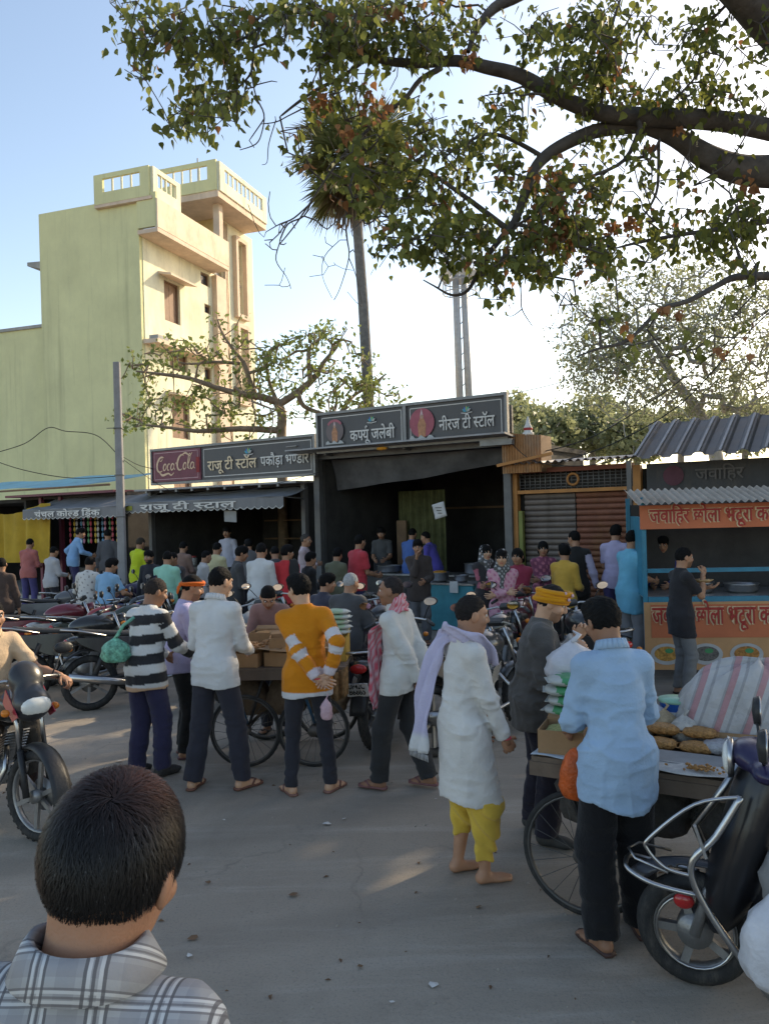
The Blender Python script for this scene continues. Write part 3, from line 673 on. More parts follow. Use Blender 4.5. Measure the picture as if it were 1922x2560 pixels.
corr = MB(); corr.grid(lambda u, v: (0.72*u, 0.018*math.cos(u*90), 2.76+(0.72-.1*u)*v), 90, 2); corr.build('front_sheet', mat('rusty_sheet', (.42, .22, .10), .8, var=.3, scale=6, dirt=.5, dirtcol=(.3, .3, .28)), rb, recalc=False)
MB().box((0.36, .28, 3.08), (0.70, .5, .62)).build('body', M_wood, rb)
sp = fempty('toy_temple_spire', 0.58, 0.25, 3.4, 'tiny white and red spire standing on the rusted sheet box', 'ornament')
MB().lathe([(.10, 0), (.10, .05), (.07, .06), (.075, .14), (.045, .2), (.02, .3), (0, .34)], n=10).build('spire', M_white, sp)
MB().lathe([(.073, .09), (.079, .1), (.079, .13), (.07, .14)], n=10).build('red_band', mat('red_paint', (.4, .05, .05), .6), sp)
# ---- far right shop with tin roof behind the food stall
shop5 = fempty('tin_roof_shop', 2.5, 0, 0, 'dark shop with a ribbed tin roof and faded board behind the orange food stall', 'shop')
MB().box((2.5, 2.2, 1.4), (5.0, 3.8, 2.8)).build('shop_body', M_dkwall, shop5)
MB().box((2.5, 0.0, 2.45), (5.0, 0.08, 0.72)).build('name_board', mat('faded_board', (.06, .06, .065), .6, dirt=.4), shop5)
lt = sign_text(shop5, ['जवािहर'], 0.75, 2.52, 1.45, 0.16, mat('faint_letters', (.14, .13, .13), .7, bump=0), y=-.07)
mbp = MB(); disc(mbp, (0.42, 2.6), .16, -.06, 14); mbp.build('faded_print', mat('faded_maroon', (.13, .05, .07), .7, bump=0), shop5, recalc=False)
o = corrug(5.0, 1.5, 2.86, 3.52, .30, .035, -.9, True).build('roof_sheet', mat('dark_tin', (.12, .12, .125), .6, metal=.2, var=.2, dirt=.5, dirtcol=(.2, .13, .08), scale=2), shop5, recalc=False); o.location = (.05, 0, 0)
for k in range(17): MB().bar((.05+.3*k, -.92, 2.905), (.05+.3*k, .55, 3.55), .035, .02).build('roof_rib', M_tin, shop5)
MB().box((2.4, .62, 3.46), (5.0, .06, .1)).build('ridge', M_tin, shop5)
for x in (-.1, 2.4, 4.7): MB().box((x, -.7, 1.42), (.07, .07, 2.84)).build('post', M_post, shop5)

# jars along the counter of the left tea stall
for k in range(9):
    j = fempty('snack_jar', -8.7+.42*k, -.42, .985, 'glass snack jar on the left tea stall counter, %s from the left' % ['first', 'second', 'third', 'fourth', 'fifth', 'sixth', 'seventh', 'eighth', 'ninth'][k], 'jar', 'jars on the left tea stall counter')
    MB().lathe([(.07, 0), (.085, .02), (.085, .17), (.06, .20)], n=16).build('jar', mat('jar_%d' % (k % 3), [(.35, .25, .12), (.30, .30, .28), (.40, .18, .06)][k % 3], .2, var=.4, scale=30), j)
    MB().lathe([(.066, .20), (.066, .235), (0, .24)], n=16).build('lid', mat('jar_lid', (.35, .05, .05), .4), j)
# ================================================================== vegetation
def leaf_mat(name, col, col2, trans=0.35):
    m, nt, b = _nodes(name); L = nt.links.new
    gi = N(nt, 'ShaderNodeNewGeometry')
    mx = N(nt, 'ShaderNodeMix', data_type='RGBA'); mx.inputs[6].default_value = (*col, 1); mx.inputs[7].default_value = (*col2, 1)
    L(gi.outputs['Random Per Island'], mx.inputs[0]); L(mx.outputs[2], b.inputs['Base Color'])
    b.inputs['Roughness'].default_value = 0.5; b.inputs['Specular IOR Level'].default_value = 0.3
    tr = N(nt, 'ShaderNodeBsdfTranslucent'); L(mx.outputs[2], tr.inputs['Color'])
    ms = N(nt, 'ShaderNodeMixShader'); ms.inputs[0].default_value = trans
    out = nt.nodes['Material Output']; L(b.outputs[0], ms.inputs[1]); L(tr.outputs[0], ms.inputs[2]); L(ms.outputs[0], out.inputs['Surface'])
    return m
LM_green = leaf_mat('peepal_leaf', (0.075, 0.09, 0.02), (0.22, 0.24, 0.06), 0.5)
LM_rust = leaf_mat('peepal_dry_leaf', (0.24, 0.10, 0.04), (0.36, 0.18, 0.08), 0.4)
LM_young = leaf_mat('feathery_leaf', (0.12, 0.15, 0.04), (0.27, 0.31, 0.10), 0.5)
LM_far_hazed = leaf_mat('hazed_far_leaf', (0.18, 0.20, 0.10), (0.34, 0.36, 0.19), 0.45)  # leaf colour paled to stand in for distance haze
M_bark = mat('grey_bark', (0.085, 0.075, 0.068), 0.95, var=.35, scale=6, bump=.8, bscale=18)
M_bark2 = mat('warm_bark', (0.26, 0.19, 0.13), 0.95, var=.3, scale=8, bump=.5, bscale=25)
M_bark_hazed = mat('hazed_far_bark', (0.36, 0.34, 0.31), 0.95, var=.2)  # bark colour lightened in place of haze
HEART = (np.array([(0, 0, 0), (-.42, .10, .05), (-.46, .42, .07), (-.22, .74, .03), (0, 1.22, -.06), (.22, .74, .03), (.46, .42, .07), (.42, .10, .05), (0, .45, -.02)], float), [(0, 1, 8), (1, 2, 8), (2, 3, 8), (3, 4, 8), (4, 5, 8), (5, 6, 8), (6, 7, 8), (7, 0, 8)])
DIAM = (np.array([(0, 0, 0), (-.28, .5, .05), (0, 1, 0), (.28, .5, .05)], float), [(0, 1, 2, 3)])
def leaves(name, pts, size, m, parent, tmpl=HEART, droop=0.9, rng=None, jit=0.42, kind='stuff'):
    rng = rng or np.random.default_rng(5)
    pts = np.asarray(pts, float); n = len(pts)
    ax = rng.normal(size=(n, 3)); ax /= np.linalg.norm(ax, axis=1)[:, None]
    ax[:, 2] -= droop*1.6; ax /= np.linalg.norm(ax, axis=1)[:, None]
    rv = rng.normal(size=(n, 3)); sx = np.cross(ax, rv); sx /= np.linalg.norm(sx, axis=1)[:, None]; sz = np.cross(sx, ax)
    sc = size*rng.uniform(1-jit, 1+jit, n)
    T, Fc = tmpl; k = len(T)
    V = (pts[:, None, :] + sc[:, None, None]*(T[None, :, 0:1]*sx[:, None, :]+T[None, :, 1:2]*ax[:, None, :]+T[None, :, 2:3]*sz[:, None, :])).reshape(-1, 3)
    fl = np.array([i for f in Fc for i in f]); ln = np.array([len(f) for f in Fc])
    loops = (np.arange(n)[:, None]*k+fl[None, :]).ravel(); tot = np.tile(ln, n)
    me = bpy.data.meshes.new(name)
    me.vertices.add(len(V)); me.vertices.foreach_set('co', V.ravel())
    me.loops.add(len(loops)); me.loops.foreach_set('vertex_index', loops.astype(np.int32))
    me.polygons.add(len(tot)); me.polygons.foreach_set('loop_start', np.concatenate([[0], np.cumsum(tot)[:-1]]).astype(np.int32))
    me.update(calc_edges=True); me.validate()
    o = link_mesh(name, me, parent, m)
    if kind: o['kind'] = kind
    return o
class Tree:
    def __init__(self, rng): self.P = []; self.par = []; self.rmin = []; self.rng = rng
    def limb(self, pts, radii, start=None, k=4):
        q = spline([(*p, r) for p, r in zip(pts, radii)], k); i0 = start
        for a in q:
            self.P.append(np.array(a[:3])); self.par.append(-1 if i0 is None else i0); self.rmin.append(max(a[3], .001)); i0 = len(self.P)-1
        return i0
    def near(self, p):
        A = np.array(self.P); return int(np.argmin(((A-np.array(p))**2).sum(1)))
    def grow(self, targets, step, wob=0.25, droop=0.0, sort_from=None):
        T = np.array(targets); A = list(self.P)
        arr = np.zeros((len(A)+len(T)*40, 3)); arr[:len(A)] = A; n = len(A)
        d0 = np.array([((arr[:n]-t)**2).sum(1).min() for t in T])
        ends = [0]*len(T)
        for ti in np.argsort(d0):
            t = T[ti]; dd = ((arr[:n]-t)**2).sum(1); i = int(np.argmin(dd)); dist = math.sqrt(dd[i]); k = max(1, min(38, int(dist/step+.5)))
            p0 = arr[i].copy(); off = self.rng.normal(size=3)*wob*dist
            for j in range(1, k+1):
                f = j/k; q = p0+(t-p0)*f+off*math.sin(f*math.pi)*.5+self.rng.normal(size=3)*step*.12; q[2] += droop*dist*math.sin(f*math.pi)
                self.P.append(q); self.par.append(i); self.rmin.append(0.0); arr[n] = q; i = n; n += 1
            ends[ti] = i
        return ends
    def build(self, name, m, parent, r0, power=0.45, sides=6, rmax=1.0, thin=None):
        n = len(self.P); cnt = np.ones(n); kids = [[] for _ in range(n)]
        for i in range(n-1, -1, -1):
            p = self.par[i]
            if p >= 0: cnt[p] += cnt[i]; kids[p].append(i)
        r = np.minimum(rmax, r0*cnt**power); rm = np.array(self.rmin)
        r = np.where(rm > 0, rm, r)
        for i in range(n):
            p = self.par[i]
            if p >= 0 and rm[i] == 0: r[i] = min(r[i], r[p]*.95)
        mb = MB(); starts = [i for i in range(n) if self.par[i] < 0]; stack = list(starts)
        while stack:
            s = stack.pop(); ch = []
            if self.par[s] >= 0: ch.append(self.par[s])
            i = s
            while True:
                ch.append(i); ks = kids[i]
                if not ks: break
                ks = sorted(ks, key=lambda a: -cnt[a]-(1e6 if rm[a] > 0 else 0)); stack += ks[1:]; i = ks[0]
            if len(ch) > 1:
                rs = [float(min(r[a], r[ch[1]]*1.05) if ai == 0 and self.par[s] >= 0 else r[a]) for ai, a in enumerate(ch)]
                sd = sides if max(rs) > .012 else max(3, sides-3)
                mb.tube([self.P[a] for a in ch], rs, sd, cap=False)
        return mb.build(name, m, parent, recalc=False)
def pxl(pts, D0, D1=None):
    """pixel polyline (x,y,width_px) -> points, radii; depth runs D0..D1"""
    D1 = D1 or D0; n = len(pts); P = []; R = []
    for i, (x, y, w) in enumerate(pts):
        D = D0+(D1-D0)*i/max(1, n-1); P.append(PX(x, y, D)); R.append(w/2*D/FPX)
    return P, R

# ---- the great peepal on the right
rng = np.random.default_rng(21)
peep = empty('peepal_tree', (6.6, 9.2, 0), 0, 'huge peepal tree whose thick limbs and heart shaped leaves overhang the street from the right', 'tree')
OFF = np.array([6.6, 9.2, 0.0])
T = Tree(rng)
base = T.limb([(6.6, 9.2, -.1), (6.6, 9.2, .6), (6.5, 9.15, 2.5), (6.2, 9.05, 4.2), (5.6, 8.95, 5.2)], [.75, .6, .52, .48, .40])
LIMBS = [
 ([(1950, 430, 125), (1850, 425, 110), (1770, 395, 92), (1690, 345, 72), (1620, 318, 60), (1560, 305, 52)], 8.6, 8.3),
 ([(1950, 330, 70), (1850, 310, 66), (1750, 298, 64), (1620, 292, 60), (1500, 282, 54), (1400, 245, 50), (1300, 190, 46), (1215, 168, 42), (1140, 152, 36), (1040, 158, 30), (941, 145, 26), (864, 82, 22), (787, 15, 18), (730, -40, 14)], 8.5, 7.2),
 ([(1600, 315, 46), (1500, 325, 46), (1430, 350, 44), (1370, 385, 40), (1335, 425, 36), (1310, 490, 32), (1285, 555, 26), (1240, 610, 20), (1200, 670, 15), (1170, 725, 12), (1130, 738, 9), (1085, 715, 6), (1058, 700, 4)], 8.3, 7.4),
 ([(1270, 575, 22), (1180, 505, 17), (1110, 455, 13), (1060, 420, 9)], 7.9, 7.6),
 ([(1345, 385, 16), (1280, 350, 14), (1220, 335, 11), (1150, 365, 9), (1110, 395, 6)], 8.0, 7.7),
 ([(1100, 172, 20), (1050, 200, 17), (1010, 250, 15), (956, 290, 13), (900, 345, 11), (862, 385, 9), (820, 440, 7), (780, 500, 6), (740, 560, 5), (700, 610, 4)], 7.6, 7.0),
 ([(900, 160, 13), (850, 195, 12), (790, 225, 11), (740, 260, 9), (700, 292, 6)], 7.4, 7.1),
 ([(800, 40, 14), (740, 30, 13), (680, 42, 12), (640, 75, 10), (600, 100, 8), (540, 110, 6), (480, 90, 5)], 7.2, 6.8),
 ([(650, 70, 9), (635, 120, 8), (628, 180, 7), (600, 215, 6), (560, 260, 5), (520, 300, 4)], 7.0, 6.8),
 ([(1990, 120, 150), (1900, 40, 130), (1820, -40, 110), (1700, -140, 90), (1500, -260, 60)], 8.4, 7.4),
 ([(1560, -200, 60), (1400, -80, 50), (1300, -15, 42), (1235, 20, 34), (1190, 75, 22), (1170, 130, 15)], 7.8, 7.6),
 ([(1990, 690, 36), (1922, 690, 30), (1840, 692, 24), (1790, 715, 20), (1720, 752, 17), (1650, 775, 15), (1570, 850, 12), (1500, 870, 9), (1440, 892, 5)], 7.4, 6.6),
 ([(1990, 540, 24), (1880, 560, 17), (1780, 575, 15), (1680, 590, 13), (1600, 605, 11), (1540, 620, 6)], 8.2, 7.7),
 ([(1870, 690, 17), (1850, 650, 12), (1830, 590, 8)], 7.2, 7.4),
 ([(1600, 320, 18), (1560, 400, 13), (1480, 440, 10), (1420, 460, 6)], 8.1, 7.9),
 ([(1500, 285, 14), (1510, 180, 11), (1530, 60, 9), (1560, -30, 7)], 8.2, 8.0),
 ([(1290, 560, 14), (1380, 580, 11), (1460, 600, 8), (1520, 590, 6)], 7.8, 7.6),
]
for i, (pl, D0, D1) in enumerate(LIMBS):
    P, R = pxl(pl, D0, D1); R = [q*(.66 if i in (0, 9) else .76) for q in R]
    st = base if i in (0, 1, 9, 11, 12) else T.near(P[0])
    T.limb(P, R, st)
# unseen rest of the crown, spread right of frame to shade the street
for k, (tx, ty, tz) in enumerate([(9.5, 10, 7.5), (11.5, 12, 8.0), (9.0, 13.5, 7.5), (12.5, 9.0, 7.6), (8.5, 6.5, 7.6), (13.5, 13.5, 7.5), (7.0, 5.0, 7.5), (10.5, 16.0, 7.8)]):
    mid = ((6.4+tx)/2, (9.1+ty)/2, 6.2); T.limb([(6.3, 9.1, 4.6), mid, (tx, ty, tz)], [.3, .2, .07], T.near((6.3, 9.1, 4.2)))
# leaf clumps (pixel centre, radii, depth, how many twig ends, leaves each)
CL = [(450, 70, 170, 80, 6.9, 70, 9), (530, 170, 110, 90, 6.8, 55, 9), (480, 290, 80, 55, 6.7, 34, 8), (345, 110, 38, 85, 6.7, 20, 7), (352, 185, 18, 22, 6.7, 6, 5), (310, 12, 40, 14, 6.7, 8, 6), (580, 260, 70, 60, 6.8, 22, 6), (640, 70, 100, 70, 7.0, 45, 9),
      (830, 60, 130, 90, 7.3, 100, 11), (990, 70, 150, 85, 7.4, 110, 11), (850, 200, 110, 70, 7.2, 32, 8), (950, 290, 130, 90, 7.4, 46, 8), (830, 380, 90, 100, 7.2, 22, 7), (970, 470, 100, 90, 7.3, 48, 8), (740, 330, 40, 80, 7.1, 8, 4), (1090, 400, 90, 120, 7.7, 48, 8),
      (1150, 60, 120, 60, 7.7, 34, 6), (1430, 110, 120, 110, 8.0, 110, 11), (1480, 220, 110, 55, 8.1, 60, 10), (1290, 250, 90, 40, 8.0, 24, 6), (1560, 60, 90, 80, 8.1, 32, 6), (1740, 130, 110, 90, 8.2, 70, 9), (1850, 220, 70, 100, 8.2, 30, 6), (1680, 240, 110, 40, 8.2, 40, 8), (1900, 90, 40, 80, 8.0, 20, 7),
      (1250, 330, 80, 50, 7.9, 30, 7), (1200, 420, 110, 90, 7.8, 50, 8), (1060, 560, 130, 80, 7.5, 80, 10), (1180, 610, 130, 70, 7.5, 70, 9), (960, 610, 45, 55, 7.4, 14, 5), (1400, 500, 130, 90, 7.8, 90, 10), (1420, 620, 140, 75, 7.6, 100, 10), (1300, 680, 110, 40, 7.5, 40, 7), (1560, 450, 110, 70, 8.0, 36, 6), (1480, 350, 60, 30, 8.1, 14, 6), (1700, 560, 130, 70, 7.9, 50, 7), (1840, 600, 90, 80, 7.8, 50, 8), (1760, 420, 100, 50, 8.0, 24, 5), (1850, 520, 70, 60, 7.8, 30, 7), (1660, 650, 60, 40, 7.8, 14, 5), (1600, 335, 200, 24, 8.3, 18, 5),
      (1500, 790, 50, 20, 6.7, 7, 5), (1700, 850, 170, 40, 6.9, 16, 4), (1410, 760, 30, 40, 7.3, 6, 5), (1240, 745, 40, 22, 7.4, 8, 4), (1850, 770, 70, 60, 7.0, 12, 5)]
tg = []; owner = []
for ci, (cx, cy, rx, ry, D, n, lv) in enumerate(CL):
    for j in range(n):
        a = rng.uniform(0, 2*math.pi); q = math.sqrt(rng.uniform(0, 1)); d = rng.normal()*.45
        tg.append(np.array(PX(cx+rx*q*math.cos(a), cy+ry*q*math.sin(a), max(5.2, D+d)))); owner.append(ci)
for (cx, cy, cz, rx, ry, rz, n) in [(10.5, 10.5, 7.4, 2.6, 3.6, 1.3, 240), (12.8, 12.5, 7.5, 2.6, 3.0, 1.2, 180), (9.4, 14.2, 7.2, 1.2, 1.8, 1.2, 70), (8.8, 6.8, 7.4, 2.2, 2.2, 1.2, 130), (12.2, 16, 7.6, 2.6, 1.5, 1.1, 90), (6.6, 4.6, 7.6, 1.8, 1.5, .9, 80), (7.0, 8.6, 8.6, 1.8, 2.4, 1.0, 110), (14.5, 9.5, 7.4, 1.8, 2.6, 1.1, 110), (11.5, 7.0, 7.6, 2.2, 1.6, 1.1, 100), (10.2, 17.5, 6.6, 1.0, 1.6, 1.4, 110), (12.5, 19.5, 7.4, 2.0, 1.6, 1.6, 120), (9.5, 15.5, 5.4, .9, 1.2, 1.0, 90), (11.8, 18.5, 8.8, 2.2, 2.2, 1.2, 55)]:  # unseen leaf clumps placed to throw shade on road and roofs
    for j in range(n):
        v = rng.normal(size=3); v /= np.linalg.norm(v); v *= rng.uniform(.2, 1)**.5
        p = np.array((cx+rx*v[0], cy+ry*v[1], cz+rz*v[2]))
        if p[0] < .5*p[1]+.5: p[0] = .5*p[1]+.5+rng.uniform(0, .8)
        tg.append(p); owner.append(-1)
n_before = len(T.P)
ends = T.grow(tg, .22, .22, .02)
endset = set(ends)
# bare hanging twigs
for pl, D in [([(628, 180, 4), (640, 240, 4), (660, 285, 4), (655, 330, 3), (640, 360, 3), (600, 375, 2)], 6.8), ([(652, 310, 3), (690, 305, 3), (720, 290, 3), (760, 270, 4)], 6.9), ([(700, 600, 4), (720, 560, 4), (760, 540, 4), (780, 500, 4)], 7.0), ([(700, 605, 3), (690, 650, 3), (715, 690, 2), (725, 712, 2)], 7.0), ([(862, 545, 4), (868, 600, 4), (872, 645, 3), (850, 720, 2), (835, 750, 2)], 7.1), ([(872, 645, 3), (890, 690, 2), (905, 760, 1.5)], 7.1), ([(850, 600, 2), (812, 640, 2), (806, 690, 1.5), (830, 745, 1.5)], 7.1), ([(1300, 690, 3), (1302, 740, 3), (1305, 775, 3), (1330, 815, 2)], 7.4), ([(1305, 772, 3), (1280, 790, 2), (1262, 786, 2)], 7.4), ([(1415, 730, 3), (1430, 770, 3), (1425, 805, 2), (1390, 820, 2), (1362, 816, 1.5)], 7.4), ([(1430, 770, 2), (1428, 820, 2), (1410, 840, 1.5)], 7.4), ([(1645, 360, 9), (1645, 420, 8), (1640, 480, 7), (1615, 530, 6), (1590, 560, 5)], 8.2), ([(780, 505, 4), (735, 545, 4), (700, 560, 3), (665, 580, 2)], 7.0), ([(690, 300, 3), (672, 360, 2.5), (668, 405, 2), (655, 412, 1.5)], 6.9), ([(1300, 240, 5), (1306, 280, 4), (1302, 340, 3), (1290, 350, 2)], 7.8), ([(1290, 232, 4), (1210, 240, 3), (1195, 270, 2)], 7.8)]:
    P, R = pxl(pl, D); T.limb(P, R, T.near(P[0]))
for k in range(60):
    a = [(640, 300), (700, 560), (715, 640), (860, 640), (610, 250), (900, 520)][k % 6]
    p = PX(a[0]+rng.normal()*45, a[1]+rng.normal()*50, 6.9+rng.normal()*.15); T.grow([np.array(p)], .08, .3, -.1)
tr = T.build('trunk', M_bark, peep, .0035, .42, 9)
tr.location = -Vector(OFF)
# leaves hang around the twig ends and the last stretch of each twig
cand = {}
LP = []; LR = []; LSHADE = []
for e, ow in zip(ends, owner):
    lv = CL[ow][6] if ow >= 0 else 11
    chain = [e]; i = e
    for _ in range(3):
        i = T.par[i]
        if i < n_before: break
        chain.append(i)
    rust = ow >= 0 and rng.uniform() < .015
    for q in range(lv if ow < 0 else int(lv*.55+rng.integers(0, 3))):
        c = T.P[chain[int(rng.integers(0, len(chain)))]]+rng.normal(size=3)*(.075 if ow >= 0 else .16)
        (LSHADE if ow < 0 else LR if (rust or rng.uniform() < .012) else LP).append(c)
for (x, y, rx, ry, D, n) in [(1390, 500, 55, 60, 7.6, 120), (1390, 590, 70, 35, 7.5, 90), (1530, 565, 30, 18, 7.7, 26), (1585, 560, 18, 18, 7.7, 18), (1175, 150, 20, 20, 7.6, 26), (1540, 160, 12, 35, 8.0, 26), (925, 260, 30, 35, 7.0, 40), (800, 250, 18, 30, 7.0, 26), (870, 330, 22, 18, 7.0, 24), (980, 25, 30, 20, 7.2, 30), (930, 25, 24, 16, 7.2, 20), (1620, 365, 20, 10, 8.1, 14), (1700, 330, 12, 10, 8.1, 8), (1800, 880, 14, 10, 6.9, 6), (1655, 770, 12, 8, 6.8, 8), (1700, 785, 8, 14, 6.8, 8), (1570, 815, 10, 10, 6.7, 5), (1390, 470, 16, 60, 7.5, 30), (850, 60, 60, 40, 7.0, 14), (860, 490, 60, 60, 7.0, 12), (1250, 620, 120, 60, 7.3, 16), (1450, 680, 60, 30, 7.4, 10), (1865, 460, 30, 60, 7.7, 18)]:
    for k in range(n):
        v = rng.normal(size=3)*.5; LR.append(np.array(PX(x+rx*v[0]*1.2, y+ry*v[1]*1.2, D+.12*v[2])))
LP = np.array(LP)-OFF; LR = np.array(LR)-OFF; LSHADE = np.array(LSHADE)-OFF
idx = rng.permutation(len(LP)); LPs = LP[idx]
leaves('leaf_mass', LPs[200:], .066, LM_green, peep, rng=rng)
leaves('leaf_mass', LSHADE, .26, LM_green, peep, rng=rng, droop=.5)  # oversized leaves out of view, added to block the sun
leaves('dry_leaf_mass', LR[90:], .062, LM_rust, peep, rng=rng)
def single_leaves(pts, m, sz):
    me = bpy.data.meshes.new('leaf'); me.from_pydata([tuple(v*sz) for v in HEART[0]], [], HEART[1]); me.materials.append(m)
    for p in pts:
        o = bpy.data.objects.new('leaf', me); COL.objects.link(o); o.parent = peep; o.location = p
        o.rotation_euler = (rad(-90+rng.normal()*35), rng.normal()*.6, rng.uniform(0, 6.28)); s = rng.uniform(.8, 1.25); o.scale = (s, s, s)
single_leaves(LPs[:200], LM_green, .07); single_leaves(LR[:90], LM_rust, .066)

# ---- pruned tree behind the red drink sign
rng = np.random.default_rng(4)
D = 21.5
pt = empty('pruned_tree', GR(705, 1480).xyz if False else PX(703, 1280, D)*Vector((1, 1, 0)) if False else Vector((PX(703, 1100, D).x, D, 0)), 0, 'pruned spreading tree with sparse leaf tufts in front of the cream house', 'tree')
OFF = np.array(pt.location); T = Tree(rng)
P, R = pxl([(712, 1560, 30), (708, 1300, 28), (703, 1100, 26), (705, 1040, 24), (694, 1008, 24)], D)
b0 = T.limb(P, R)
for pl, D1 in [([(694, 1005, 20), (650, 992, 18), (600, 985, 15), (540, 968, 13), (470, 945, 11), (400, 935, 8), (340, 928, 4)], 20.5), ([(690, 1076, 18), (600, 1072, 15), (500, 1078, 11), (430, 1070, 8), (360, 1062, 5)], 20.5), ([(640, 994, 16), (622, 945, 13), (608, 905, 11), (580, 870, 8), (555, 830, 6), (545, 800, 4)], 21), ([(610, 910, 9), (540, 905, 8), (480, 910, 5), (440, 905, 4)], 21),
                ([(698, 1010, 20), (745, 980, 18), (785, 945, 16), (810, 905, 11), (840, 870, 8), (850, 850, 5)], 22), ([(775, 950, 12), (772, 900, 11), (775, 870, 10), (800, 845, 8), (815, 820, 5)], 22), ([(745, 985, 14), (760, 1015, 12), (800, 1032, 10), (830, 1035, 10), (842, 1000, 7), (835, 965, 5)], 22), ([(850, 1035, 12), (870, 1005, 10), (890, 985, 8), (925, 965, 6), (965, 935, 4)], 22.5), ([(830, 870, 6), (850, 850, 6), (880, 855, 4)], 22), ([(660, 920, 8), (672, 880, 8), (690, 865, 5)], 22), ([(690, 1000, 12), (672, 950, 9), (668, 900, 7), (690, 870, 5), (720, 855, 4)], 22)]:
    P, R = pxl(pl, D, D1); T.limb(P, R, T.near(P[0]))
tg = []
for (cx, cy, rx, ry, n) in [(370, 900, 60, 50, 22), (350, 1040, 60, 40, 26), (430, 960, 90, 60, 22), (480, 1030, 110, 50, 30), (560, 850, 50, 60, 22), (600, 1060, 90, 50, 26), (660, 890, 40, 40, 18), (770, 890, 70, 60, 40), (700, 950, 80, 50, 24), (860, 990, 90, 60, 40), (930, 985, 70, 40, 24), (820, 840, 60, 30, 16), (900, 900, 30, 20, 8), (560, 960, 60, 40, 14), (480, 880, 60, 40, 16), (780, 1020, 80, 40, 16)]:
    for j in range(n): tg.append(np.array(PX(cx+rng.uniform(-1, 1)*rx, cy+rng.uniform(-1, 1)*ry, D+rng.normal()*.9)))
nb = len(T.P); ends = T.grow(tg, .3, .35, .05)
T.build('trunk', M_bark2, pt, .011, .38, 7).location = -Vector(OFF)
pts = []
for e in ends:
    for k in range(int(rng.integers(4, 15))): pts.append(T.P[e]+rng.normal(size=3)*np.array((.16, .16, .09)))
leaves('leaf_mass', np.array(pts)-OFF, .15, LM_young, pt, DIAM, .2, rng)

# ---- palmyra palm
rng = np.random.default_rng(8); D = 23.0
pb = PX(920, 975, D); palm = empty('palmyra_palm', (pb.x+.1, D, 0), 0, 'tall palmyra palm with a fan leaf crown and dead leaf skirt behind the peepal', 'tree')
OFF = Vector(palm.location)
P, R = pxl([(932, 1500, 34), (926, 1250, 31), (920, 975, 29), (908, 760, 27), (896, 600, 26), (888, 480, 30)], D)
MB().tube([p-OFF for p in P], R, 10).build('trunk', mat('palm_trunk', (0.17, 0.16, 0.15), 0.95, var=.3, scale=8, bump=.8, bscale=12), palm)
ctr = PX(890, 405, D)
LM_palm = leaf_mat('palm_leaf', (0.09, 0.10, 0.03), (0.19, 0.20, 0.07), 0.35); LM_pdry = leaf_mat('palm_dead_leaf', (0.10, 0.08, 0.06), (0.20, 0.14, 0.085), 0.2)
for k in range(64):
    dead = k >= 54
    el = rng.uniform(-55, 80) if not dead else rng.uniform(-82, -55)
    az = k*2.399
    d = Vector((math.cos(rad(el))*math.cos(az), math.cos(rad(el))*math.sin(az), math.sin(rad(el))))
    pet = rng.uniform(.6, 1.35) if not dead else rng.uniform(.3, .9); hub = ctr+d*pet
    side = d.cross(Vector((0, 0, 1))); side.normalize(); up = side.cross(d)
    mb = MB(); mb.tube([ctr-OFF-Vector((0, 0, .2)), hub-OFF], [.035, .02], 4, cap=False)
    n = 26
    for i in range(n):
        a = rad(-105+210*i/(n-1)); r = rng.uniform(.9, 1.3)*(1.0 if not dead else .9)*(1-.15*abs(a)/2)
        dr = d*math.cos(a)+side*math.sin(a); w = up.cross(dr); w.normalize()
        m1 = hub+dr*r*.6-Vector((0, 0, .04)); tip = hub+dr*r-Vector((0, 0, .12+rng.uniform(0, .12)+(.3 if dead else 0)))
        mb.add([hub-OFF, m1+w*.045-OFF, tip-OFF, m1-w*.045-OFF], [(0, 1, 2, 3)])
    mb.build('fan_leaf' if not dead else 'dead_fan_leaf', LM_pdry if dead else LM_palm, palm, recalc=False)

# ---- bare tree and distant trees on the right
def far_crown(name, label, px0, D, blobs, nb, leafn, leafsz, lm, bark, trunk, twig=.5, r0=.012, seed=1, group=None, droop=0.0, spread=.8):
    rng = np.random.default_rng(seed)
    P, R = pxl(trunk, D); b = Vector((P[0].x, D, 0)); root = empty(name, b, 0, label, 'tree', group)
    T = Tree(rng); T.limb(P, R); tg = []
    for (cx, cy, rx, ry, n) in blobs:
        for j in range(int(n*nb)):
            a = rng.uniform(0, 6.283); q = math.sqrt(rng.uniform(0.02, 1))
            tg.append(np.array(PX(cx+rx*q*math.cos(a), cy+ry*q*math.sin(a), D+rng.normal()*spread)))
    ends = T.grow(tg, twig, .3, .06)
    T.build('trunk', bark, root, r0, .42, 6).location = -b
    pts = [T.P[e]+rng.normal(size=3)*.25 for e in ends for k in range(int(rng.poisson(leafn)))]
    if pts: leaves('leaf_mass', np.array(pts)-np.array(b), leafsz, lm, root, DIAM, .2, rng)
    return root
far_crown('rain_tree', 'wide half bare spreading tree with grey branches behind the tin roof', None, 24.0, [(1500, 860, 110, 110, 90), (1620, 780, 160, 110, 130), (1760, 760, 150, 110, 110), (1880, 880, 100, 180, 110), (1560, 960, 130, 90, 90), (1700, 920, 160, 120, 110), (1800, 1020, 150, 70, 60), (1480, 920, 60, 70, 40), (1990, 850, 90, 180, 60)], 2.6, 7.5, .12, leaf_mat('hazed_pale_leaf', (0.20, 0.22, 0.12), (0.36, 0.38, 0.22), 0.55), M_bark_hazed, [(1800, 1400, 36), (1790, 1150, 34), (1765, 1075, 32), (1735, 1015, 26), (1690, 955, 21), (1655, 895, 16), (1620, 845, 10)], .4, .0085, 3)  # leaves and bark paled, haze put into their colours
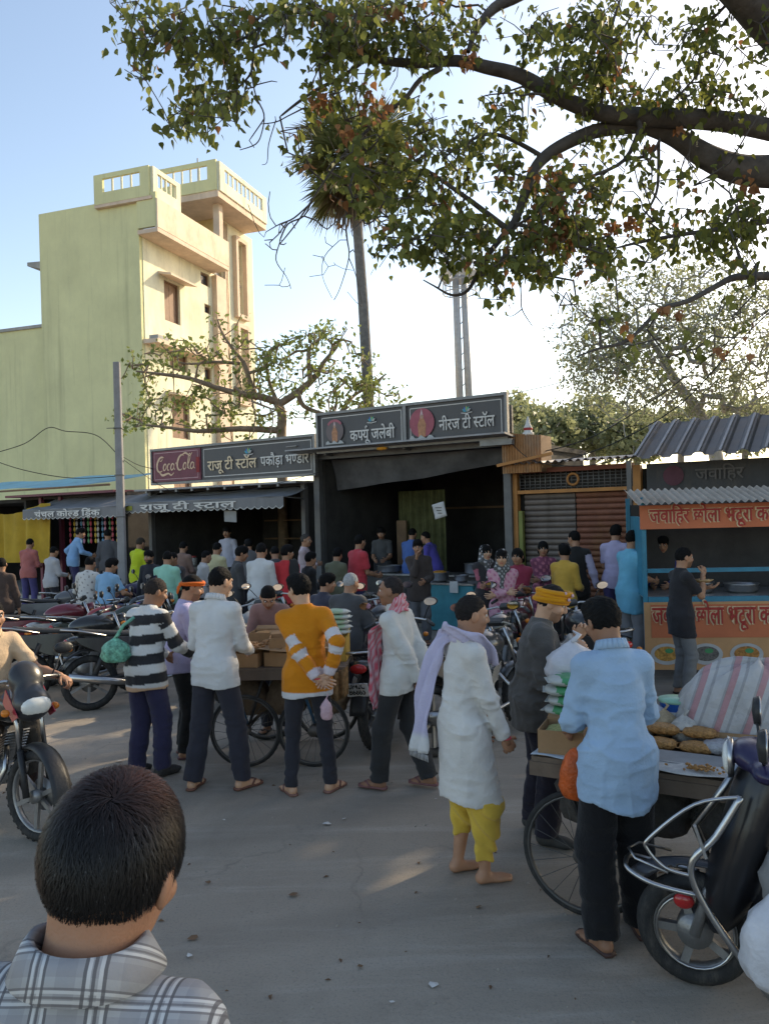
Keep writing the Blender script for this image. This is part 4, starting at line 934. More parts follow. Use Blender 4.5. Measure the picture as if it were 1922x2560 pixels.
for k, (cx, cy, rx, ry, D, lab) in enumerate([(1290, 1040, 40, 50, 48, 'slim hazy tree just right of the twin sign board'), (1370, 1080, 70, 55, 42, 'rounded olive tree behind the rusted sheet box'), (1480, 1065, 90, 70, 44, 'bushy olive tree above the shuttered shop roof'), (1590, 1090, 70, 50, 40, 'low olive tree beside the bare rain tree'), (1700, 1070, 90, 40, 50, 'distant brownish green tree under the bare crown'), (1860, 1060, 90, 60, 46, 'distant tree above the ribbed tin roof at the right edge')]):
    far_crown('broadleaf_tree', lab, None, float(D), [(cx, cy, rx, ry, 60)], 2.2, 26 if k else 12, .34, LM_far_hazed, M_bark_hazed, [(cx, 1330, 20), (cx, 1200, 18), (cx+3, cy+20, 14)], .6, .02, 30+k, 'distant trees behind the shops on the right', spread=1.3)

# ---- floodlight mast
D = 40.0; b = PX(1162, 1000, D); mast = empty('floodlight_mast', (b.x, D, 0), 0, 'pale twin tube floodlight mast with a lamp cage rising behind the stalls', 'mast')
M_mast = mat('pale_mast_steel', (0.42, 0.42, 0.42), 0.6, metal=.2); ztop = PX(1150, 640, D).z
for dx in (-.24, .22): MB().tube([(dx, 0, -.1), (dx, 0, 5.8)], .21, 10).build('tube', M_mast, mast); 
for dx in (-.24, .22): MB().tube([(dx*1.05, 0, 5.7), (dx*.9-.1, 0, ztop)], [.20, .17], 10).build('tube', M_mast, mast)
for k in range(12): MB().tube([(-.2, 0, 6+.8*k), (.18, 0, 6.4+.8*k)], .025, 5).build('rung', M_mast, mast)
for lv in range(5):
    z = ztop-1.9+.55*lv
    MB().torus((-.12, 0, z), .85-.03*lv, .03, 'Z', 20, 5).build('cage_ring', M_mast, mast)
for k in range(12):
    a = k*math.pi/6; MB().tube([(-.12+.85*math.cos(a), .85*math.sin(a), ztop-1.95), (-.12+.75*math.cos(a), .75*math.sin(a), ztop+.4)], .022, 4).build('cage_bar', M_mast, mast)
for k in range(8):
    a = k*math.pi/4; MB().box((-.12+.8*math.cos(a), .8*math.sin(a), ztop-1.0), (.42, .42, .3), (0, rad(30), a)).build('floodlight', mat('lamp_housing', (.5, .5, .5), .4), mast)

# ---- concrete pole and wires
b = PX(309, 1500, 15.0); pole = empty('concrete_pole', (b.x, 15.0, 0), 0, 'plain grey concrete pole standing among the parked motorcycles on the left', 'pole')
ztop = PX(302, 905, 15.0).z
MB().box((0, 0, ztop/2), (.155, .13, ztop), taper=.78).build('shaft', mat('pole_concrete', (.27, .27, .275), .9, var=.15, dirt=.3), pole, bevel=.012)
for z in (3.9, 3.0, 2.2): MB().box((0, 0, z), (.16, .14, .02)).build('clamp', M_post, pole)
MB().tube([(-.03, -.08, 3.9), (-.2, -.08, 3.9)], .008, 5).build('clamp_rod', M_post, pole)
M_wire = mat('black_cable', (.03, .03, .03), .7)
def wire(label, pts, r=.008):
    q = spline([tuple(PX(x, y, D)) for x, y, D in pts], 10); o = q[0]
    w = MB().tube([Vector(p)-Vector(o) for p in q], r, 4, cap=False).build('overhead_wire', M_wire); w.location = o
    tag(w, label, 'wire', 'overhead wires')
wire('loose cable looping across the shade toned wall to the concrete pole, upper one', [(-40, 1140, 15), (60, 1110, 15), (120, 1070, 15), (165, 1078, 15), (245, 1090, 15), (310, 1155, 15)])
wire('loose cable sagging below the upper one at the far left', [(-40, 1142, 15.5), (60, 1175, 15.5), (180, 1195, 15.5), (300, 1190, 15)])
wire('cable from the pole to the red drink sign corner', [(305, 1140, 15), (345, 1162, 16.5), (383, 1172, 18.4)])
wire('thin wire rising right from the corner of the twin sign board', [(1262, 988, 14), (1420, 950, 15), (1600, 880, 16), (1960, 740, 17)], .007)
wire('black cable slanting up right above the shuttered shop, nearer one', [(1355, 1130, 13.5), (1480, 1092, 13), (1640, 995, 12.5), (1780, 885, 12), (1960, 745, 11.5)], .009)
wire('black cable slanting up right above the shuttered shop, steeper one', [(1400, 1155, 13), (1540, 1105, 12.6), (1700, 1010, 12), (1850, 850, 11.5), (1960, 745, 11)], .009)

wire('thin cable along the roof edge from the pole to the tall tea stall', [(310, 1150, 15), (450, 1235, 16.8), (620, 1225, 16.2), (800, 1180, 15.6)], .007)
wire('cable hanging from the twin sign board to the shuttered shop', [(1262, 1090, 13.6), (1330, 1150, 13.2), (1450, 1165, 12.8), (1590, 1140, 12.2)], .008)
# ================================================================== people: implicit surfaces meshed by surface nets
def surfnets(d, org, h):
    s = d < 0
    n0, n1, n2 = d.shape
    c = [s[i:n0-1+i, j:n1-1+j, k:n2-1+k] for i in (0, 1) for j in (0, 1) for k in (0, 1)]
    sm = sum(x.astype(np.int8) for x in c); act = (sm > 0) & (sm < 8)
    ci = np.argwhere(act)
    if len(ci) == 0: return np.zeros((0, 3)), np.zeros((0, 4), int)
    vid = -np.ones(act.shape, np.int64); vid[tuple(ci.T)] = np.arange(len(ci))
    acc = np.zeros((len(ci), 3)); cnt = np.zeros(len(ci))
    corner = [(i, j, k) for i in (0, 1) for j in (0, 1) for k in (0, 1)]
    val = [d[ci[:, 0]+a, ci[:, 1]+b, ci[:, 2]+e] for a, b, e in corner]
    for a in range(8):
        for ax in range(3):
            ca = corner[a]
            if ca[ax]: continue
            cb = list(ca); cb[ax] = 1; b = corner.index(tuple(cb)); va, vb = val[a], val[b]
            m = (va < 0) != (vb < 0); t = np.where(m, va/(va-vb+1e-12), 0)
            p = np.array(ca, float)[None, :].repeat(len(ci), 0); p[:, ax] += t
            acc += p*m[:, None]; cnt += m
    V = (ci+acc/cnt[:, None])*h+org
    Q = []
    for ax in range(3):
        sl0 = [slice(None)]*3; sl1 = [slice(None)]*3; sl0[ax] = slice(0, -1); sl1[ax] = slice(1, None)
        a = s[tuple(sl0)]; b = s[tuple(sl1)]; e = np.argwhere(a != b)
        u, v = [(1, 2), (2, 0), (0, 1)][ax]
        ok = (e[:, u] > 0) & (e[:, v] > 0) & (e[:, u] < d.shape[u]-1) & (e[:, v] < d.shape[v]-1); e = e[ok]
        if len(e) == 0: continue
        ins = s[tuple(e.T)]
        def vi(du, dv):
            q = e.copy(); q[:, u] -= du; q[:, v] -= dv; return vid[tuple(q.T)]
        q = np.stack([vi(0, 0), vi(1, 0), vi(1, 1), vi(0, 1)], 1)
        q[~ins] = q[~ins][:, ::-1]; Q.append(q)
    Q = np.concatenate(Q); Q = Q[(Q >= 0).all(1)]
    return V, Q
class SDF:
    def __init__(self): self.p = []
    def cone(self, a, b, ra, rb, k=.02, flat=False, fa=False, sq=None): self.p.append(('c', np.array(a, float), np.array(b, float), ra, rb, k, flat, fa)); return self
    def ell(self, c, r, R=None, k=.03): self.p.append(('e', np.array(c, float), np.array(r, float), R, k)); return self
    def sub(self, c, r, k=.008): self.p.append(('s', np.array(c, float), r, k)); return self
    def mesh(self, h, disp=None, clip=None):
        lo = np.full(3, 1e9); hi = np.full(3, -1e9)
        for q in self.p:
            if q[0] == 'c':
                r = max(q[3], q[4]); lo = np.minimum(lo, np.minimum(q[1], q[2])-r); hi = np.maximum(hi, np.maximum(q[1], q[2])+r)
            elif q[0] == 'e': r = q[2].max(); lo = np.minimum(lo, q[1]-r); hi = np.maximum(hi, q[1]+r)
        lo -= .05; hi += .05
        n = np.ceil((hi-lo)/h).astype(int)+1
        ax = [lo[i]+np.arange(n[i])*h for i in range(3)]
        D = np.full(n, .2, np.float32)
        for q in self.p:
            if q[0] == 'c': r = max(q[3], q[4]); l = np.minimum(q[1], q[2])-r; u = np.maximum(q[1], q[2])+r; k = q[5]
            elif q[0] == 'e': r = q[2].max(); l = q[1]-r; u = q[1]+r; k = q[4]
            else: l = q[1]-q[2]; u = q[1]+q[2]; k = q[3]
            m = .045+k
            i0 = np.maximum(0, ((l-m-lo)/h).astype(int)); i1 = np.minimum(n, ((u+m-lo)/h).astype(int)+2)
            if (i1 <= i0).any(): continue
            X = ax[0][i0[0]:i1[0], None, None]; Y = ax[1][None, i0[1]:i1[1], None]; Z = ax[2][None, None, i0[2]:i1[2]]
            sl = (slice(i0[0], i1[0]), slice(i0[1], i1[1]), slice(i0[2], i1[2])); E = D[sl]
            if q[0] == 'c':
                a, b = q[1], q[2]; ba = b-a; L2 = max(ba@ba, 1e-9)
                hh = ((X-a[0])*ba[0]+(Y-a[1])*ba[1]+(Z-a[2])*ba[2])/L2; hc = np.clip(hh, 0, 1)
                dd = np.sqrt((X-a[0]-hc*ba[0])**2+(Y-a[1]-hc*ba[1])**2+(Z-a[2]-hc*ba[2])**2)-(q[3]+(q[4]-q[3])*hc)
                if q[6]: dd = np.maximum(dd, (hh-1)*math.sqrt(L2))
                if q[7]: dd = np.maximum(dd, -hh*math.sqrt(L2))
            elif q[0] == 'e':
                x, y, z = X-q[1][0], Y-q[1][1], Z-q[1][2]
                if q[3] is not None:
                    R = q[3]; x, y, z = R[0, 0]*x+R[1, 0]*y+R[2, 0]*z, R[0, 1]*x+R[1, 1]*y+R[2, 1]*z, R[0, 2]*x+R[1, 2]*y+R[2, 2]*z
                r = q[2]; k0 = np.sqrt((x/r[0])**2+(y/r[1])**2+(z/r[2])**2); k1 = np.sqrt((x/r[0]**2)**2+(y/r[1]**2)**2+(z/r[2]**2)**2)+1e-6
                dd = k0*(k0-1)/k1
            else:
                dd = q[2]-np.sqrt((X-q[1][0])**2+(Y-q[1][1])**2+(Z-q[1][2])**2)
                w = np.clip(.5+.5*(dd-E)/q[3], 0, 1); D[sl] = E*(1-w)+dd*w+q[3]*w*(1-w); continue
            w = np.clip(.5+.5*(E-dd)/k, 0, 1); D[sl] = E*(1-w)+dd*w-k*w*(1-w)
        if disp is not None or clip is not None:
            X = ax[0][:, None, None]; Y = ax[1][None, :, None]; Z = ax[2][None, None, :]
            if disp is not None: D = D+disp(X, Y, Z)
            if clip is not None: D = np.maximum(D, clip(X, Y, Z))
        return surfnets(D, lo, h)
def lnoise(X, Y, Z, fx, fy, fz, seed):
    rs = np.random.RandomState(seed); ws = []; dims = []
    for A_, f in ((X.ravel(), fx), (Y.ravel(), fy), (Z.ravel(), fz)):
        t = (A_-A_.min())*f; n = int(t.max())+3; i = t.astype(int); u = t-i; u = u*u*(3-2*u)
        w = np.zeros((len(t), n), np.float32); r_ = np.arange(len(t)); w[r_, i] = 1-u; w[r_, i+1] += u; ws.append(w); dims.append(n)
    return np.einsum('ai,bj,ck,ijk->abc', ws[0], ws[1], ws[2], rs.uniform(-1, 1, dims).astype(np.float32), optimize=True)
def ridge(n): return 1-2*np.abs(n)
def Rx(a): a = rad(a); return np.array([[1, 0, 0], [0, math.cos(a), -math.sin(a)], [0, math.sin(a), math.cos(a)]])
def Ry(a): a = rad(a); return np.array([[math.cos(a), 0, math.sin(a)], [0, 1, 0], [-math.sin(a), 0, math.cos(a)]])
def Rz(a): a = rad(a); return np.array([[math.cos(a), -math.sin(a), 0], [math.sin(a), math.cos(a), 0], [0, 0, 1]])
def ik(a, b, l1, l2, hint):
    a = np.array(a, float); b = np.array(b, float); d = b-a; L = np.linalg.norm(d); mx = (l1+l2)*.995
    if L > mx: b = a+d/L*mx; d = b-a; L = mx
    x = (l1*l1-l2*l2+L*L)/(2*L); y = math.sqrt(max(0, l1*l1-x*x)); u = d/L
    hn = np.array(hint, float); hn = hn-u*(hn@u); hn /= np.linalg.norm(hn)+1e-9
    return a+u*x+hn*y, b
def mesh_obj(name, parts, m, parent):
    """parts: list of (V, Q, colours). Faces may be quads or lists"""
    Vs = []; Fs = []; Cs = []; o = 0
    for V, Q, C in parts:
        V = np.asarray(V, float)
        if len(V) == 0: continue
        Vs.append(V); Fs += [tuple(int(i)+o for i in f) for f in Q] if not isinstance(Q, np.ndarray) else list(map(tuple, (Q+o).tolist()))
        C = np.asarray(C, float); Cs.append(np.tile(C, (len(V), 1)) if C.ndim == 1 else C); o += len(V)
    V = np.concatenate(Vs); C = np.concatenate(Cs)
    if m in (M_cloth, M_skin): C = C*1.5; C = C*np.minimum(1, .56/np.maximum(C.max(1), 1e-6))[:, None]
    me = bpy.data.meshes.new(name); me.from_pydata(V.tolist(), [], Fs)
    at = me.color_attributes.new('Col', 'FLOAT_COLOR', 'POINT'); at.data.foreach_set('color', np.concatenate([np.clip(C, 0, 1), np.ones((len(C), 1))], 1).ravel().astype(np.float32))
    me.polygons.foreach_set('use_smooth', [True]*len(me.polygons)); me.update()
    return link_mesh(name, me, parent, m)
def mbpart(mb, col): return (np.array([tuple(v) for v in mb.v]), list(mb.f), col)
M_skin = attr_mat('skin', .55, .4, .10, 14, .12, 90, sss=.06)
M_cloth = attr_mat('cloth', .9, .15, .08, 6, .28, 48, sheen=.12)
M_hair = attr_mat('hair', .7, .1, .25, 60, .5, 160)
M_shoe = attr_mat('footwear', .6, .35, .2, 20, .2, 60)
SK = (0.24, 0.125, 0.075); SKD = (0.17, 0.085, 0.05); SKL = (0.33, 0.19, 0.12)
BLK = (0.008, 0.0075, 0.0075)
GROUPS = {'f': 'people at the two carts in front', 'b': 'people gathered at the stalls behind'}
def jit(h, k=1.0): return h
def person(label, pos, yaw=0, st=1.68, P=None, O=None, vox=.012, hv=.0075, skin=SK, wide=1.0, group='b', seed=0, z0=0.0, extras=None):
    P = P or {}; O = O or {}; S = st/1.70; rs = np.random.RandomState(seed+1)
    ph = rs.uniform(0, 6.28, 8)
    root = empty('person', (pos[0], pos[1], z0), rad(yaw), label, 'person', GROUPS.get(group, group))
    A = lambda *v: np.array(v, float)*S
    lean = P.get('lean', 3); side = P.get('side', 0); tw = P.get('twist', 0)
    pz = P.get('pelvis', .925); Pc = A(P.get('px', 0), P.get('py', -.12*math.sin(rad(lean))), pz)
    Rt = Ry(side) @ Rz(tw) @ Rx(-lean); Rh = Ry(side*.5) @ Rz(tw*.5) @ Rx(-lean*.5)
    waist = Pc+Rh @ A(0, 0, .15); chest = waist+Rt @ A(0, 0, .18); neck = chest+Rt @ A(0, -.012, .215)
    hy_, hp, hr = P.get('head', (0, 5, 0)); Rhd = Rz(hy_) @ Ry(hr) @ Rx(-hp)
    head = neck+Rt @ A(0, .012, .035-P.get('neckdrop', 0))+Rhd @ A(0, .018, .098)
    w = wide*.94
    sh = {q: chest+Rt @ A(q*.165*w, -.01, .128) for q in (-1, 1)}
    hip = {q: Pc+Ry(side*.3) @ A(q*.088, 0, -.03) for q in (-1, 1)}
    el = {}; wr = {}
    for q, key, hk in ((-1, 'L', 'LE'), (1, 'R', 'RE')):
        t = P.get(key, (q*.255, .06, .80)); hint = P.get(hk, (q*.5, -1, -.2))
        if abs(hint[0]) >= .8 and key+'w' not in P: hint = (hint[0]*.32, hint[1]-.3, hint[2]-.3)
        el[q], wr[q] = ik(sh[q], A(*t), .285*S, .255*S, hint)
    kn = {}; an = {}; toe = {}
    for q, key in ((-1, 'LF'), (1, 'RF')):
        t = P.get(key, (q*.11, 0, .085, q*-8)); an0 = A(*t[:3]); ty = t[3] if len(t) > 3 else 0
        kn[q], an[q] = ik(hip[q], an0, .418*S, .402*S, P.get('knee', (q*.12, 1, 0))); f = Rz(ty) @ np.array([0, 1, 0]); f[2] = P.get('toe_dz', {}).get(q, 0); toe[q] = f/np.linalg.norm(f)
    # ---- body
    b = SDF(); r = lambda x: x*S
    b.ell(chest+Rt @ A(0, 0, -.01), A(.148*w, .095, .19), Rt, .04).ell(waist, A(.128*w, .085, .16), Rh, .05).ell(Pc, A(.14*w, .10, .12), None, .05)
    b.cone(sh[-1], sh[1], r(.052), r(.052), .05).cone(neck-Rt @ A(0, 0, .05), head-Rhd @ A(0, .015, .06), r(.060), r(.054), .03)
    for q in (-1, 1):
        b.cone(sh[q], el[q], r(.047), r(.038), .02).cone(el[q], el[q]+(wr[q]-el[q])*.35, r(.040), r(.040), .02).cone(el[q]+(wr[q]-el[q])*.35, wr[q], r(.040), r(.026), .02)
        lg = .78 if O.get('legs', 1) is not None else 1.0; b.cone(hip[q], kn[q], r(.075*lg), r(.05*lg), .03).cone(kn[q], kn[q]+(an[q]-kn[q])*.4, r(.05*lg), r(.052*lg), .02).cone(kn[q]+(an[q]-kn[q])*.4, an[q], r(.052*lg), r(.033), .02)
        fz = np.array([0, 0, 1.0]); f = toe[q]; Rf = np.stack([np.cross(f, fz), f, fz], 1)
        b.cone(an[q]-f*r(.025)-fz*r(.045), an[q]+f*r(.10)-fz*r(.058), r(.036), r(.026), .03)
        b.ell(an[q]+f*r(.11)-fz*r(.062), A(.044, .06, .02), Rf, .02)
        if hv < .007:
            for j in range(5): b.ell(an[q]+f*r(.172-.008*abs(j-1))+Rf[:, 0]*r((j-2)*.016)*1.0-fz*r(.068), A(.0085, .016, .011), Rf, .006)
    bodyV, bodyQ = b.mesh(vox)
    # ---- hands
    HM = MB()
    for q, key in ((-1, 'Lh'), (1, 'Rh')):
        fd = wr[q]-el[q]; fd /= np.linalg.norm(fd); o = P.get(key, {})
        hd = np.array(o.get('dir', fd), float); hd /= np.linalg.norm(hd)
        nrm = np.array(o.get('palm', (-q, .2, 0)), float); nrm -= hd*(nrm@hd); nrm /= np.linalg.norm(nrm)+1e-9
        sd = np.cross(hd, nrm)*q        # towards the thumb
        curl = o.get('curl', 28); W0 = wr[q]
        R3 = np.stack([np.cross(hd, nrm), hd, nrm], 1); Mr = Matrix(R3.tolist())
        HM.ell(W0+hd*r(.05), (r(.043), r(.058), r(.019)), 12, 8, rot=Mr.to_euler())
        HM.tube([W0-hd*r(.03), W0+hd*r(.012), W0+hd*r(.045)], [r(.027), r(.028), r(.03)], 10, squash=.75)
        for j in range(4):
            base = W0+hd*r(.088-.006*abs(j-1))+sd*r(.030-.020*j); d = hd.copy(); L = r((.074, .082, .076, .06)[j]); pts = [base-hd*r(.03)]; a = 0; p = base; pts.append(p)
            dd = hd*1.0+sd*(.10-.07*j); dd /= np.linalg.norm(dd)
            for s_, fr in enumerate((.45, .32, .23)):
                a += rad(curl*(1.0 if s_ else .75)); v = dd*math.cos(a)+nrm*math.sin(a); p = p+v*L*fr; pts.append(p)
            HM.tube(pts, [r(.0095), r(.0095), r(.0088), r(.008), r(.0058)], 7)
        base = W0+hd*r(.03)+sd*r(.032); v1 = hd*.62+sd*.68+nrm*.35; v1 /= np.linalg.norm(v1); v2 = hd*.85+sd*.28+nrm*.5; v2 /= np.linalg.norm(v2)
        HM.tube([base-sd*r(.02), base, base+v1*r(.038), base+v1*r(.038)+v2*r(.032)], [r(.014), r(.013), r(.0105), r(.007)], 7)
    # ---- head (finer)
    hs = S*P.get('hscale', 1.0)
    hl = lambda x, y, z: head+Rhd @ (np.array((x, y, z))*hs)
    g = SDF(); hr_ = lambda *v: np.array(v)*hs
    g.ell(hl(0, -.008, .022), hr_(.076, .094, .095), Rhd, .02).ell(hl(0, .03, -.045), hr_(.060, .066, .066), Rhd, .03).ell(hl(0, .068, -.092), hr_(.024, .02, .02), Rhd, .025)
    g.cone(hl(0, -.02, -.06), neck-Rt @ A(0, 0, .03), .056*hs, .058*hs, .03)
    for q in (-1, 1):
        g.cone(hl(q*.012, .086, .035), hl(q*.05, .070, .032), .010*hs, .009*hs, .014); g.ell(hl(q*.042, .066, -.022), hr_(.026, .02, .022), Rhd, .02)
        g.ell(hl(q*.078, -.005, -.004), hr_(.010, .024, .034), Rhd @ Rz(q*18), .006)
    g.cone(hl(0, .088, .022), hl(0, .106, -.018), .010*hs, .0135*hs, .010); g.ell(hl(0, .10, -.024), hr_(.019, .013, .010), Rhd, .008)
    g.ell(hl(0, .086, -.054), hr_(.026, .013, .0075), Rhd, .006).ell(hl(0, .083, -.068), hr_(.022, .012, .0075), Rhd, .006)
    for q in (-1, 1): g.sub(hl(q*.032, .098, .014), .015*hs, .012)
    hV, hQ = g.mesh(hv)
    loc = (hV-head) @ Rhd/hs
    C = np.tile(np.array(skin), (len(hV), 1)); x, y, z = loc.T
    C[(z < -.046) & (z > -.075) & (np.abs(x) < .026) & (y > .075)] = np.array((skin[0]*.8, skin[1]*.55, skin[2]*.55))
    brow = (z > .026) & (z < .040) & (np.abs(x) > .012) & (np.abs(x) < .052) & (y > .06); C[brow] = (.02, .015, .012)
    eye = (np.abs(np.abs(x)-.032) < .016) & (np.abs(z-.014) < .008) & (y > .06); C[eye] = np.array(skin)*.35
    if O.get('beard'):
        C[(z < -.04) & (y > .0) & ~((z > -.076) & (z < -.044) & (np.abs(x) < .025) & (y > .08)) & (z > -.12)] = np.array(O['beard'])
    if O.get('stubble'): 
        q_ = (z < -.045) & (y > .02) & (z > -.115); C[q_] = C[q_]*.62
    if O.get('tilak'): C[(np.abs(x) < .009) & (z > .035) & (z < .075) & (y > .06)] = O['tilak']
    parts = [(bodyV, bodyQ, np.array(skin)), (hV, hQ, C), mbpart(HM, np.array(skin)*1.05)]
    EM = MB(); EMd = MB()
    for q in (-1, 1):
        EM.ell(hl(q*.032, .077, .013), (.0115*hs,)*3, 8, 6); EMd.ell(hl(q*.032, .0845, .013), (.0062*hs,)*3, 7, 5)
    parts += [mbpart(EM, (.55, .5, .46)), mbpart(EMd, (.015, .01, .008))]
    mesh_obj('body', parts, M_skin, root)
    # ---- hair / head covering
    hc = O.get('hair', 'short'); hcol = np.array(O.get('haircol', BLK))
    if hc:
        e = SDF(); e.ell(hl(0, -.011, .026), hr_(.0805, .098, .0995), Rhd, .02)
        pa, pb, tk = {'short': (-.012, .82, 0), 'full': (-.03, .75, .006), 'bald': (-.03, 2.4, -.003), 'receding': (.005, 1.15, 0), 'long': (-.05, .62, .008)}[hc]
        if hc == 'long': e.ell(hl(0, -.06, -.06), hr_(.085, .06, .11), Rhd, .03).cone(hl(0, -.075, -.1), hl(0, -.09, -.28), .05*hs, .03*hs, .03)
        if hc == 'full': e.ell(hl(0, .03, .085), hr_(.07, .06, .045), Rhd, .03)
        Ri = Rhd/hs
        def hclip(X, Y, Z):
            dx, dy, dz = X-head[0], Y-head[1], Z-head[2]
            ly = dx*Ri[0, 1]+dy*Ri[1, 1]+dz*Ri[2, 1]; lz = dx*Ri[0, 2]+dy*Ri[1, 2]+dz*Ri[2, 2]
            lx = dx*Ri[0, 0]+dy*Ri[1, 0]+dz*Ri[2, 0]
            return (-(lz-pa-pb*ly-.22*np.maximum(0, np.abs(lx)-.03)+.004*np.sin(lx*160+ph[0])))*.7*hs
        def hdis(X, Y, Z): return (-tk+.0035*np.sin(X*170+5*np.sin(Z*60)+ph[1])*np.sin(Z*120+ph[2]+Y*90))*hs
        v, f = e.mesh(max(hv, .006), hdis, hclip)
        if hc == 'bald':
            pass
        if len(v): mesh_obj('hair', [(v, f, hcol)], M_hair, root)
    if O.get('moustache'):
        mm = MB().tube([hl(-.032, .082, -.050), hl(-.016, .096, -.041), hl(0, .101, -.039), hl(.016, .096, -.041), hl(.032, .082, -.050)], [.004*hs, .008*hs, .008*hs, .008*hs, .004*hs], 7)
        mesh_obj('moustache', [mbpart(mm, np.array(O.get('haircol', BLK)))], M_hair, root)
    # ---- trousers
    if O.get('legs', (0.02, 0.02, 0.025)) is not None:
        lc = O.get('legs', (0.02, 0.02, 0.025)); lo = O.get('loose', 1.0); t = SDF(); cz = O.get('cuff', .0)
        t.ell(Pc+A(0, 0, .02), A(.158*w, .118, .13), None, .05)
        for q in (-1, 1):
            cuff = an[q]+(kn[q]-an[q])*cz
            t.cone(hip[q], kn[q], r(.094), r(.070*lo), .035).cone(kn[q], kn[q]+(cuff-kn[q])*.5, r(.070*lo), r(.066*lo), .02).cone(kn[q]+(cuff-kn[q])*.5, cuff-np.array((0, 0, r(.012))), r(.066*lo), r(.060*lo), .02, flat=True)
        def td(X, Y, Z):
            low = .35+np.exp(-((Z-r(.14))/r(.13))**2)+.8*np.exp(-((Z-kn[1][2])/r(.10))**2)+.5*np.exp(-((Z-Pc[2]+r(.08))/r(.08))**2)
            return -S*(.008*low*ridge(lnoise(X, Y, Z, 9/S, 9/S, 17/S, seed*5+2))+.003*ridge(lnoise(X, Y, Z, 18, 18, 5, seed*5+3)))
        v, f = t.mesh(vox, td)
        fc = lc(v/S) if callable(lc) else np.array(lc)
        mesh_obj(O.get('legname', 'trousers'), [(v, f, fc)], M_cloth, root)
    # ---- shirt
    if O.get('top') is not None:
        tc_ = O['top']; hem = O.get('hem', .80); sl = O.get('sleeve', 'long'); th = O.get('thick', .011); k = SDF(); fl = O.get('flare', 0.0)
        k.ell(chest+Rt @ A(0, -.005, -.005), A(.150*w+th, .104+th, .205), Rt, .04).ell(waist, A(.136*w+th, .100+th, .18), Rh, .05)
        k.cone(sh[-1]+Rt @ A(.02, 0, 0), sh[1]-Rt @ A(.02, 0, 0), r(.050+th*.6), r(.050+th*.6), .05)
        for q in (-1, 1): k.cone(neck-Rt @ A(0, 0, .045), sh[q], r(.052), r(.045+th*.5), .04)
        hz = hem
        hp_ = Pc+A(0, 0, hz-pz)
        ww = .150*w+th
        k.ell(Pc+A(0, 0, .03), A(.143*w+th, .112+th, .17), None, .07)
        if hz < pz-.03:
            for q in (-1, 0, 1): k.cone(Pc+A(q*.045, 0, .02), hp_+A(q*(.050+fl*.6), -.0, -.1), r(.097+th), r(.094+th+fl), .06)
        if hz < pz-.03 and not P.get('sit'):
            for q in (-1, 1):
                f_ = min(.95, max(.05, (hip[q][2]-hp_[2])/max(.05, hip[q][2]-kn[q][2])+.18)); k.cone(hip[q]+A(0, 0, .03), hip[q]+(kn[q]-hip[q])*f_, r(.098+th*.3), r(.089+th*.3+fl*.4), .05)
        k.cone(neck-Rt @ A(0, 0, .06), neck+Rt @ A(0, 0, O.get('collar', .012)), r(.075), r(.066), .02, flat=True)
        for q in (-1, 1):
            if sl == 'none': continue
            k.cone(sh[q], el[q] if sl != 'half' else sh[q]+(el[q]-sh[q])*.78, r(.052+th*.6), r(.045+th*.8), .03, flat=(sl == 'half'))
            if sl in ('long', 'roll'):
                fr = 1.0 if sl == 'long' else .3
                k.cone(el[q], el[q]+(wr[q]-el[q])*fr*.97, r(.045+th*.8), r((.034 if sl == 'long' else .047)+th*.6), .025, flat=True)
        a1, a2 = el[-1], el[1]
        def sd_(X, Y, Z):
            e_ = sum(np.exp(-(((X-a[0])**2+(Y-a[1])**2+(Z-a[2])**2)/(.10*S)**2)) for a in (a1, a2))
            m = .6+.6*np.exp(-((Z-waist[2])/r(.13))**2)+.8*e_
            n1 = ridge(lnoise(X, Y, Z, 7/S, 7/S, 15/S, seed*7+1)); n2 = ridge(lnoise(X, Y, Z, 15/S, 13/S, 5/S, seed*7+2)); n3 = lnoise(X, Y, Z, 26, 26, 26, seed*7+3)
            low = np.clip((waist[2]-Z)/.25+.35, 0, 1)
            n4 = ridge(lnoise(X, Y, Z, 16/S, 16/S, 30/S, seed*7+4)); return -S*(.0075*m*np.sign(n1)*n1**2+.0050*np.sign(n2)*n2**2*low+.003*m*n4+.0008*n3)*O.get('wr', 1.0)
        hemw = O.get('hemwave', .012)
        hx = O.get('hemcurve', 0.0)
        def hc_(X, Y, Z): return hp_[2]+hemw*S*np.sin(X*16+ph[4])-hx*(1-np.minimum(1, (X/(.16*S))**2))-Z
        if P.get('sit'): hc_ = lambda X, Y, Z: (Pc[2]-r(.10))-Z+0*X+0*Y
        v, f = k.mesh(vox, sd_, hc_)
        da = np.full(len(v), 9.0); ta = np.full(len(v), -1.0)
        for q in (-1, 1):
            for (a, b_, off) in ((sh[q], el[q], 0.0), (el[q], wr[q], .285*S)):
                ba = b_-a; hh = np.clip(((v-a) @ ba)/(ba@ba), 0, 1); d_ = np.linalg.norm(v-a-hh[:, None]*ba, axis=1)
                s_ = d_ < da; da[s_] = d_[s_]; ta[s_] = (off+hh*np.linalg.norm(ba))[s_]
        lt = (v-waist) @ Rt; tor = (lt[:, 0]/((.150*w+th+.014)*S))**2+(lt[:, 1]/((.108+th+.02)*S))**2
        arm = (da < .085*S) & (tor > 1.0) & (ta > .03)
        fc = tc_(v/S, arm, ta/S) if callable(tc_) else np.array(tc_)
        mesh_obj(O.get('topname', 'shirt'), [(v, f, fc)], M_cloth, root)
